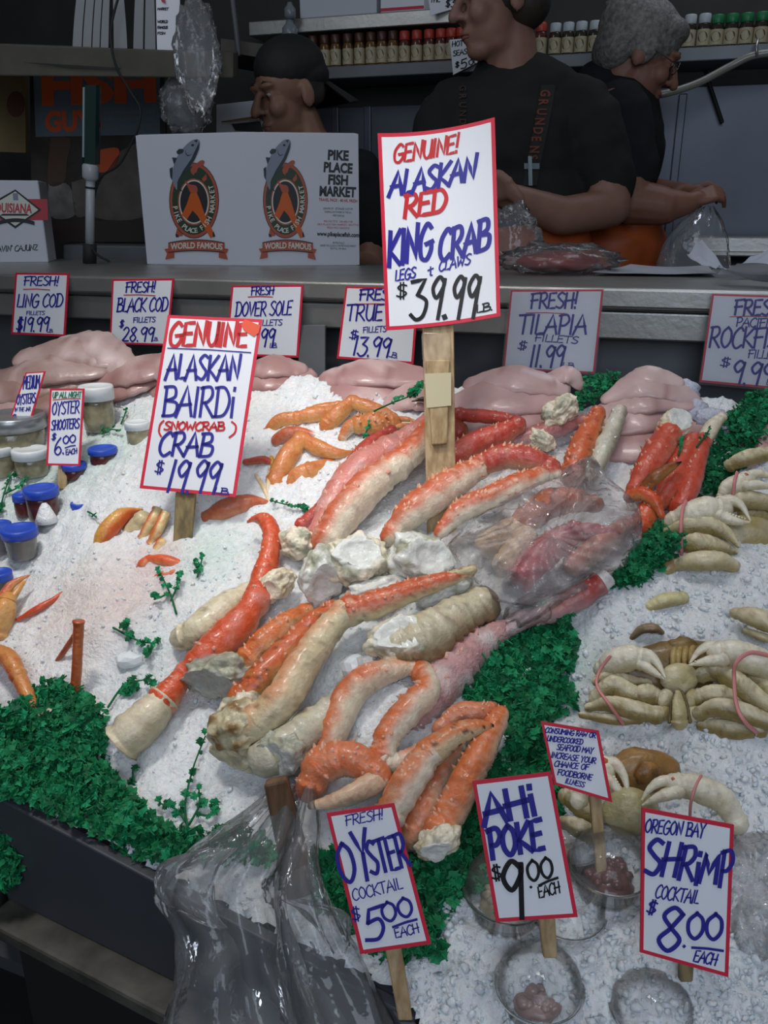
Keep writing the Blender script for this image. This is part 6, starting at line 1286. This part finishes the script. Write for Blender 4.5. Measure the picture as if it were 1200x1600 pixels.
for i, (x0_, x1_, x0b, x1b, yb, lab) in enumerate([(122, 136, 113, 128, 86, 'leftmost paper bundle of the curved stacks on the high shelf'), (137, 150, 129, 143, 88, 'second paper bundle from the left on the high shelf'), (151, 162, 144, 156, 89, 'third paper bundle left of the hanging cable'), (163, 173, 157, 170, 90, 'fourth paper bundle right behind the hanging cable'), (176, 192, 178, 200, 93, 'narrow paper bundle with dark print right of the cable'), (212, 226, 208, 224, 97, 'paper bundle next to the printed sheet on the high shelf'), (228, 241, 226, 244, 98, 'outermost plain paper bundle touching the printed sheet')]):
    b = MB(); lv = 6; V = []
    for k in range(lv+1):
        f = k/lv; y = yb+(-25-yb)*f; g = f**1.6
        for hh in (2.06, 2.28): V += [tq(x0b+(x0_-x0b)*g, y, hh), tq(x1b+(x1_-x1b)*g-.8, y, hh)]
    F = []
    for k in range(lv): a = k*4; F += [(a, a+1, a+5, a+4), (a+2, a+6, a+7, a+3), (a, a+4, a+6, a+2), (a+1, a+3, a+7, a+5)]
    F += [(0, 2, 3, 1), (lv*4, lv*4+1, lv*4+3, lv*4+2)]; b.add(V, F); tag(b.build('paper_bundle', M_STK, smooth=False), lab, 'paper', 'paper bundles on the high shelf')
t = flat_card('printed_sheet', 'white printed sheet facing out at the right end of the paper stacks', [(243, -30), (281, -30), (281, 101), (246, 99)], 2.055, [('MARKET', 246, 16, 263, 16, 4, 1, 'k'), ('WORLD', 246, 36, 262, 36, 4, 1.2, 'k'), ('FAMOUS', 246, 45, 262, 45, 4, 1.2, 'k'), ('FISH', 246, 54, 258, 54, 4, 1, 'k')], 'paper')
m = MB(); ngon_px(m, [(250, -4), (256, -10), (259, 5), (253, 3)], lambda x, y: PH(x, y, 2.052)); m.build('red_mark', M_PR, t, smooth=False)
bag_blob('crinkled clear bag hanging below the right end of the paper shelf', tq(308, 85, 2.0), (RT*.045, FH*.04, ZZ*.105), 11, .24, 'hanging_bag', 4, M_FILM)
bag_blob('clear bag bulge resting behind the market carton', tq(290, 160, 2.1), (RT*.055, FH*.04, ZZ*.07), 13, .24, 'hanging_bag', 4, M_FILM)
# poster board with fish book cover
PBH = 2.55
pf = lambda x, y, e=0: PH(x, y, PBH)-FH*e
t = thing('fish_poster', 'blue grey poster with big orange FISH GUYS lettering and photos below', 'poster', pf(150, 250))
b = MB(); q = [pf(50, 352), pf(262, 352), pf(256, 105), pf(46, 105)]; hexa(b, [p+FH*.02 for p in q], q); b.build('poster_board', mat('photo_brown', lin('#3a332c'), .6, nvar=.5, nscale=14), t, smooth=False)
b = MB(); ngon_px(b, [(52, 112), (250, 112), (250, 210), (56, 214)], lambda x, y: pf(x, y, .001)); b.build('title_panel', mat('blue_grey_print', lin('#6c7b88'), .6), t, smooth=False)
b = MB(); print_px(b, 'FISH', 66, 162, 245, 156, 52, lambda x, y: pf(x, y, .002), 0, .05); print_px(b, 'GUYS', 71, 205, 160, 203, 30, lambda x, y: pf(x, y, .002), 0, .05)
for k, s in enumerate(('WE SHIPPED EARTHS FINEST', 'FROM THE MONTEREY FISH COAST', 'KEEP IT ON ICE FACTS')): print_px(b, s, 162, 178+11*k, 244-4*k, 177+11*k, 5, lambda x, y: pf(x, y, .002), 1, .0)
b.build('lettering', [mat('poster_orange', lin('#e8622e'), .6), mat('poster_grey', lin('#8b9094'), .6)], t, smooth=False)
b = MB()
for pts, mm in (([(80, 215), (110, 218), (105, 250), (100, 285), (75, 285)], 0), ([(150, 235), (185, 232), (180, 262), (152, 268)], 1), ([(190, 235), (232, 228), (240, 330), (150, 340), (155, 290)], 2), ([(76, 285), (108, 290), (118, 335), (80, 338)], 3), ([(112, 285), (140, 282), (140, 330), (118, 336)], 2)): ngon_px(b, cat_rom(pts+[pts[0]], 5)[:-1], lambda x, y: pf(x, y, .0015), mm)
b.build('photo_shapes', [mat('p1', lin('#5a4232'), .6), mat('poster_orange'), mat('p3', lin('#6e665f'), .6, nvar=.3, nscale=20), mat('p4', lin('#8c8880'), .6, nvar=.4, nscale=25)], t, smooth=False)
t = thing('tan_notice', 'tan notice board at the left edge with faded text beside the poster', 'notice', pf(20, 170))
b = MB(); q = [pf(-60, 236, .03), pf(47, 240, .03), pf(46, 108, .03), pf(-60, 104, .03)]; hexa(b, [p+FH*.02 for p in q], q); b.build('board', mat('tan_paper', lin('#7c6a44'), .7, nvar=.25, nscale=8), t, smooth=False)
b = MB(); ngon_px(b, ell(32, 165, 14, 20), lambda x, y: pf(x, y, .031)); b.build('red_spot', mat('dull_red', lin('#5a2c1e'), .6), t, smooth=False)
b = MB(); q = [tq(60, 378, 2.5), tq(270, 378, 2.5), tq(270, 344, 2.5), tq(60, 346, 2.5)]; hexa(b, [p+FH*.25 for p in q], q); tag(b.build('wooden_rail', mat('brown_rail', lin('#3c302a'), .6), smooth=False), 'dark brown rail behind the white pole', 'rail')
b = MB(); q = [tq(98, 412, 2.3), tq(240, 412, 2.3), tq(240, 384, 2.3), tq(98, 382, 2.3)]; hexa(b, [p+FH*.15 for p in q], q); tag(bevel(b.build('grey_machine', mat('grey_case', lin('#5d6064'), .5), smooth=False), .006), 'low grey machine housing behind the white pole', 'machine')
b = MB(); q = [tq(345, 80, 2.7), tq(420, 92, 2.7), tq(420, 70, 2.7), tq(345, 60, 2.7)]; hexa(b, [p+FH*.3 for p in q], q); tag(b.build('side_shelf', mat('worn_board'), smooth=False), 'short dim board shelf between the hanging bag and the young man', 'shelf')
b = MB(); tube(b, [tq(362, -10, 2.66), tq(373, 84, 2.66)], [.007, .007], 8); tag(b.build('shelf_rod', mat('grey_case')), 'pale thin upright rod at the short dim shelf', 'rod')

# ------------------------------------------------------------ people
def frame(fwd, tilt=0, roll=0):
    f = Vector(fwd).normalized(); f = (f*math.cos(tilt)-ZZ*math.sin(tilt)).normalized(); l = ZZ.cross(f).normalized(); u = f.cross(l)
    return Matrix((f, l, u)).transposed()
I3 = Matrix.Identity(3)
def head_prims(c, M, s=1.0, neck=None):
    T = lambda x, y, z: Vector(c)+M @ Vector((x*s, y*s, z*s))
    e = lambda p, r: ('e', T(*p), tuple(k*s for k in r), M)
    L = [e((-.012, 0, .035), (.098, .078, .085)), e((.030, 0, -.045), (.060, .056, .068)), e((.058, 0, -.098), (.030, .034, .022)), e((.02, 0, -.085), (.05, .05, .03)), ('c', T(.094, 0, .012), .009*s, T(.117, 0, -.028), .0135*s),
         e((.082, .027, .030), (.016, .028, .010)), e((.082, -.027, .030), (.016, .028, .010)), e((.065, .038, -.025), (.026, .022, .026)), e((.065, -.038, -.025), (.026, .022, .026)), e((.088, 0, -.060), (.012, .025, .007)), e((.086, 0, -.073), (.012, .021, .008)),
         e((.098, .013, -.031), (.011, .008, .008)), e((.098, -.013, -.031), (.011, .008, .008)), e((-.008, .080, -.008), (.021, .009, .033)), e((-.008, -.080, -.008), (.021, .009, .033)), e((.076, .032, .008), (.010, .016, .011)), e((.076, -.032, .008), (.010, .016, .011))]
    return L, T
def face_bits(root, T, s, M, hair, lips='#845046'):
    for sy_ in (-1, 1):
        b = MB(); blob(b, T(.080, .032*sy_, .008), tuple((M @ Vector(v))*.0085*s for v in ((1, 0, 0), (0, 1.25, 0), (0, 0, .75))), 2, 0); b.build('eye', mat('eye_white', lin('#a89c92'), .2), root)
        b = MB(); blob(b, T(.0866, .032*sy_, .006), tuple((M @ Vector(v))*.0042*s for v in ((.6, 0, 0), (0, 1, 0), (0, 0, 1))), 2, 0); b.build('iris', M_BLACK, root)
        b = MB(); tube(b, [T(.090, .016*sy_, .034), T(.0895, .03*sy_, .039), T(.077, .047*sy_, .035)], [.0025*s, .004*s, .002*s], 8); b.build('eyebrow', hair, root)
    b = MB(); tube(b, [T(.090, .022, -.066), T(.0985, 0, -.063), T(.090, -.022, -.066)], [.0015*s, .0035*s, .0015*s], 8); tube(b, [T(.089, .018, -.071), T(.0965, 0, -.072), T(.089, -.018, -.071)], [.0015*s, .0038*s, .0015*s], 8); b.build('lips', mat('lip'+lips[1:4].replace('8', 'a'), lin(lips), .45), root)
def hand_prims(w, fwd, up, out, s=1.0, curl=.5, spread=.12):
    """w wrist; fwd along palm, up = back of hand, out = thumb side"""
    L = [('c', w, .024*s, w+fwd*.035*s, .026*s)]
    for k, (o_, ln) in enumerate(((.028, .070), (.010, .078), (-.009, .073), (-.027, .058))):
        k0 = w+fwd*.025*s+out*o_*s*.6; k1 = w+fwd*.085*s+out*o_*s+up*.004*s; L.append(('c', k0, .013*s, k1, .0105*s))
        d1 = (fwd*math.cos(curl)-up*math.sin(curl)+out*o_*spread*8).normalized(); k2 = k1+d1*ln*.48*s; d2 = (fwd*math.cos(curl*2.3)-up*math.sin(curl*2.3)).normalized(); k3 = k2+d2*ln*.5*s
        L += [('c', k1, .0098*s, k2, .0088*s), ('c', k2, .0088*s, k3, .007*s)]
    t0 = w+fwd*.02*s+out*.022*s; t1 = w+fwd*.052*s+out*.050*s-up*.012*s; t2 = t1+(fwd*.8-up*.4+out*.15).normalized()*.034*s
    return L+[('c', t0, .014*s, t1, .011*s), ('c', t1, .0105*s, t2, .0085*s)]
def cloth_lines(root, name, m, pts): pass
# tall man in the middle
dA_ = 2.12
A_ = lambda x, y, e=0: PH(x, y, dA_+e)
pa = thing('person', 'tall person in a charcoal tee and orange bib looking left, arms bent at the waist', 'person', Vector((A_(810, 300).x, A_(810, 300).y, .62)))
MA = frame(-RT*.93-FH*.25, .12); hc_ = A_(781, 0)
hp_, TA = head_prims(hc_, MA, .97)
body = hp_+[('c', A_(797, 60, .02), .058, A_(800, 130, .03), .066), ('e', A_(812, 215, .03), (.175, .095, .17), Matrix((RT, FH, ZZ)).transposed()), ('e', A_(818, 350, .03), (.155, .10, .2), Matrix((RT, FH, ZZ)).transposed()), ('e', A_(820, 480, .03), (.16, .11, .2), Matrix((RT, FH, ZZ)).transposed()),
    ('c', A_(715, 165, .04), .055, A_(905, 165, .0), .055), ('c', A_(925, 185, -.01), .055, A_(955, 320, -.06), .046), ('c', A_(955, 325, -.06), .045, A_(880, 338, -.12), .043), ('c', A_(880, 338, -.12), .043, A_(790, 305, -.17), .028),
    ('c', A_(690, 185, .03), .052, A_(680, 320, -.02), .045), ('c', A_(680, 322, -.02), .045, A_(745, 300, -.16), .03)]
for sx in (-1, 1): body.append(('c', Vector((A_(820, 480, .03).x, A_(820, 480, .03).y, 1.15))+RT*.08*sx, .085, Vector((A_(820, 480, .03).x, A_(820, 480, .03).y, .66))+RT*.09*sx, .05))
body += hand_prims(A_(790, 305, -.17), (-RT*.95+ZZ*.2).normalized(), (ZZ*.6-FH*.7).normalized(), (ZZ*.6+FH*.7).normalized()*1.0, 1.0, .5)+hand_prims(A_(745, 300, -.16), (RT*.5+ZZ*.1-FH*.6).normalized(), (ZZ*.7-FH*.4).normalized(), (-RT*.4+ZZ*.5).normalized(), 1.0, .6)
union('body', body, .0065, M_SKIN, pa, 4)
face_bits(pa, TA, .97, MA, M_HAIRB)
Bm = Matrix((RT, FH, ZZ)).transposed()
shA = union('tee_shirt', [('e', A_(812, 220, .03), (.195, .118, .185), Bm), ('e', A_(816, 320, .03), (.180, .12, .16), Bm), ('c', A_(712, 172, .04), .072, A_(905, 172, .0), .074), ('c', A_(775, 128, .035), .062, A_(835, 130, .03), .066), ('c', A_(915, 190, -.01), .078, A_(947, 268, -.03), .068), ('c', A_(947, 268, -.03), .068, A_(950, 288, -.035), .062), ('c', A_(692, 190, .03), .07, A_(682, 270, .0), .062)], .007, M_SHIRT, pa, 5, .006)
union('hair', [('e', TA(-.03, 0, .045), (.104, .088, .095), MA), ('e', TA(-.055, 0, -.01), (.062, .078, .06), MA)], .006, M_HAIRB, pa, 2)
union('bib_overall', [('e', A_(818, 400, .02), (.172, .118, .17), Bm), ('e', A_(820, 500, .02), (.178, .125, .24), Bm)]+[('c', Vector((A_(820, 480, .03).x, A_(820, 480, .03).y, 1.15))+RT*.085*sx, .105, Vector((A_(820, 480, .03).x, A_(820, 480, .03).y, .66))+RT*.095*sx, .08) for sx in (-1, 1)], .009, M_BIB, pa, 4, .006)
def surf(objs):
    dg = bpy.context.evaluated_depsgraph_get(); dg.update(); ts = []
    for o in objs: ts.append(BVHTree.FromPolygons([o.matrix_world @ v.co for v in o.data.vertices], [tuple(p.vertices) for p in o.data.polygons]))
    def fn(x, y, e=.003):
        r = ray(x, y).normalized(); best = None
        for t_ in ts:
            h = t_.ray_cast(CAM, r)
            if h[0] is not None and (best is None or h[3] < best): best = h[3]
        return CAM+r*((best or 2.1)-e)
    return fn
bpy.context.view_layer.update()
fa = surf([shA])
b = MB(); L = cat_rom([(857, 132), (850, 175), (840, 225), (832, 262), (828, 290)], 6); V = []
for x, y in L: V += [fa(x-11, y, .004), fa(x+11, y, .004)]
b.add(V, [(2*i, 2*i+1, 2*i+3, 2*i+2) for i in range(len(L)-1)]); b.build('strap', mat('dark_strap', (.016, .015, .015), .8), pa)
b = MB()
for i, ch in enumerate('GRUNDENS'):
    y = 146+i*14.6; cx = 854-(y-140)*.19; v, f = font_mesh(ch, .03); w2 = max(p[0] for p in v)/2
    V = [fa(cx-8+t_*21, y-6+u*15, .0065) for u, t_ in v]; b.add(V, f)
b.build('strap_lettering', mat('rust_print', lin('#6e3524'), .7), pa, smooth=False)
b = MB(); ngon_px(b, [(819, 255), (843, 255), (843, 264), (819, 264)], lambda x, y: fa(x, y, .008)); ngon_px(b, [(825, 244), (831, 244), (832, 290), (826, 290)], lambda x, y: fa(x, y, .0085)); b.build('buckle', mat('pale_buckle', lin('#7d8a92'), .4), pa, smooth=False)
b = MB()
for i, ch in enumerate('GRUNDENS'):
    y = 138+i*13; v, f = font_mesh(ch, .02); V = [fa(724-6+t_*15, y-5+u*13, .005) for u, t_ in v]; b.add(V, f)
b.build('strap_lettering', mat('dim_print', lin('#3a2a22'), .7), pa, smooth=False)
# grey haired man
dB_ = 2.32
B_ = lambda x, y, e=0: PH(x, y, dB_+e)
pb_ = thing('person', 'grey haired person with glasses and tied hair, head bowed, hands holding a clear bag', 'person', Vector((B_(970, 300).x, B_(970, 300).y, .62)))
MBm = frame(RT*.97-FH*.12, .42); hB = B_(1000, 88)
hp_, TB = head_prims(hB, MBm, .92)
sh_ = B_(952, 150, .05)
body = hp_+[('c', TB(-.02, 0, -.05), .056, B_(945, 150, .03), .062), ('e', B_(950, 240, .06), (.125, .14, .2), Bm), ('e', B_(945, 380, .06), (.13, .14, .22), Bm),
    ('c', B_(962, 170, -.10), .060, B_(988, 312, -.14), .052), ('c', B_(988, 316, -.14), .054, B_(1035, 322, -.17), .046), ('c', B_(1035, 322, -.17), .045, B_(1074, 318, -.18), .027),
    ('c', B_(985, 190, .14), .05, B_(1005, 300, .08), .042), ('c', B_(1005, 300, .08), .04, B_(1070, 303, -.08), .026)]
for sx in (-1, 1): body.append(('c', Vector((sh_.x, sh_.y, 1.2))+FH*.08*sx, .085, Vector((sh_.x, sh_.y, .66))+FH*.09*sx, .05))
body += hand_prims(B_(1072, 316, -.18), (RT*.9+ZZ*.25).normalized(), (ZZ*.7-FH*.6).normalized(), (ZZ*.55+FH*.75).normalized(), .78, .5)
body += hand_prims(B_(1058, 303, -.08), (RT*.9+ZZ*.2-FH*.2).normalized(), (ZZ*.85+FH*.3).normalized(), (-FH*.8+ZZ*.2).normalized(), .78, .6)
union('body', body, .0042, mat('weathered_skin', lin('#8a604e'), .5, .35, nvar=.12, nscale=25), pb_, 4)
face_bits(pb_, TB, .92, MBm, M_HAIRG)
union('hair', [('e', TB(-.028, 0, .050), (.106, .087, .086), MBm), ('e', TB(-.07, 0, -.005), (.055, .080, .07), MBm), ('e', TB(-.005, -.072, .02), (.034, .018, .05), MBm), ('e', TB(-.005, .072, .02), (.034, .018, .05), MBm), ('e', TB(.05, 0, .085), (.04, .07, .03), MBm)], .005, M_HAIRG, pb_, 1)
b = MB(); blob(b, B_(968, 18), (RT*.036, FH*.036, ZZ*.034), 3, .4, 3, 4); b.build('hair_bun', M_HAIRG, pb_)
b = MB(); g0 = -.012
for sy_ in (-1, 1):
    ring = [TB(.098+.002*math.cos(a), sy_*(.034+.021*math.cos(a)), .004+.016*math.sin(a)) for a in [i*.3491 for i in range(19)]]; tube(b, ring, [.0013]*19, 6, cap='flat'); tube(b, [TB(.094, sy_*.055, .008), TB(.04, sy_*.082, .01), TB(-.008, sy_*.088, .016)], [.0016]*3, 6)
tube(b, [TB(.1, .012, .008), TB(.1, -.012, .008)], [.0013]*2, 6); b.build('glasses', mat('steel_wire', (.25, .24, .22), .3, metal=.9), pb_)
union('stubble_beard', [('e', TB(.062, 0, -.101), (.030, .038, .024), MBm), ('e', TB(.02, 0, -.088), (.052, .058, .028), MBm)], .005, mat('grey_stubble', lin('#5d4a40'), .8), pb_, 1)
union('tee_shirt', [('e', B_(950, 235, .06), (.140, .16, .21), Bm), ('e', B_(946, 340, .06), (.140, .155, .18), Bm), ('c', B_(940, 140, .03), .072, B_(950, 175, .05), .10), ('c', B_(965, 178, -.09), .078, B_(985, 268, -.12), .068), ('c', B_(985, 185, .13), .07, B_(998, 258, .10), .06)], .007, M_SHIRT2, pb_, 5, .006)
union('bib_overall', [('e', B_(948, 395, .05), (.155, .165, .16), Bm), ('e', B_(946, 500, .05), (.165, .17, .25), Bm)]+[('c', Vector((sh_.x, sh_.y, 1.2))+FH*.085*sx, .105, Vector((sh_.x, sh_.y, .66))+FH*.095*sx, .08) for sx in (-1, 1)], .009, M_BIB, pb_, 4, .006)
hang('translucent bag held open in the grey haired person\'s hands', [(1104, 322, 12, 0), (1098, 345, 30, 0), (1090, 375, 46, 0), (1088, 410, 54, 0), (1088, 440, 56, 0)], axial(B_(1095, 330, -.16)), .035, 21, 'held_bag', M_FILM2, 4)
# young man behind the carton
dC_ = 2.60
C_c = lambda x, y, e=0: PH(x, y, dC_+e)
pc = thing('person', 'young person in a dark backwards cap looking down to the left behind the market carton', 'person', Vector((C_c(480, 300).x, C_c(480, 300).y, .62)))
MC = frame(-RT*.80-FH*.60, .22); hC = C_c(452, 148)
hp_, TC = head_prims(hC, MC, 1.04)
body = hp_+[('c', TC(-.02, 0, -.06), .055, C_c(490, 240, .03), .06), ('e', C_c(500, 330, .04), (.17, .10, .2), Bm), ('e', C_c(500, 470, .04), (.15, .1, .25), Bm), ('c', C_c(430, 265, .03), .055, C_c(560, 265, .03), .055), ('c', C_c(425, 275, .03), .05, C_c(400, 420, -.03), .042), ('c', C_c(568, 275, .03), .05, C_c(580, 420, -.03), .042), ('c', C_c(400, 420, -.03), .042, C_c(430, 400, -.2), .03), ('c', C_c(580, 420, -.03), .042, C_c(540, 405, -.2), .03)]
body += hand_prims(C_c(430, 400, -.2), (RT*.4-FH*.8).normalized(), ZZ, RT, .95, .4)+hand_prims(C_c(540, 405, -.2), (-RT*.4-FH*.8).normalized(), ZZ, -RT, .95, .4)
for sx in (-1, 1): body.append(('c', Vector((C_c(500, 470, .04).x, C_c(500, 470, .04).y, 1.1))+RT*.08*sx, .085, Vector((C_c(500, 470, .04).x, C_c(500, 470, .04).y, .66))+RT*.09*sx, .05))
union('body', body, .0055, mat('young_skin', lin('#96705c'), .5, .35, nvar=.08, nscale=20), pc, 4)
face_bits(pc, TC, 1.04, MC, M_HAIRB)
union('hair', [('e', TC(-.035, 0, .02), (.085, .084, .07), MC), ('e', TC(-.045, -.060, .0), (.035, .018, .04), MC), ('e', TC(-.045, .060, .0), (.035, .018, .04), MC)], .005, M_HAIRB, pc, 1)
cap = union('backwards_cap', [('e', TC(-.018, 0, .062), (.106, .090, .085), MC), ('e', TC(-.04, 0, .035), (.088, .088, .06), MC)], .005, M_BLACK, pc, 3)
b = MB(); V = []; F = []
for k in range(13):
    a = -1.1+2.2*k/12
    for rr_, zz_ in ((.085, .02), (.165, -.045), (.165, -.049), (.085, .016)): V.append(TC(-.03-rr_*math.cos(a)*1.0, rr_*math.sin(a)*.85, zz_+.0))
for k in range(12):
    a = k*4
    for j in range(4): F.append((a+j, a+(j+1) % 4, a+4+(j+1) % 4, a+4+j))
b.add(V, F); b.build('cap_brim', M_BLACK, pc)
union('dark_shirt', [('e', C_c(500, 335, .04), (.19, .12, .21), Bm), ('c', C_c(428, 272, .03), .068, C_c(562, 272, .03), .07), ('e', C_c(500, 480, .04), (.175, .12, .26), Bm), ('c', C_c(470, 250, .035), .062, C_c(515, 250, .035), .062), ('c', C_c(422, 285, .03), .065, C_c(405, 370, .0), .06), ('c', C_c(570, 285, .03), .065, C_c(578, 370, .0), .06)]+[('c', Vector((C_c(500, 470, .04).x, C_c(500, 470, .04).y, 1.1))+RT*.085*sx, .1, Vector((C_c(500, 470, .04).x, C_c(500, 470, .04).y, .66))+RT*.095*sx, .075) for sx in (-1, 1)], .007, M_SHIRT2, pc, 4, .005)
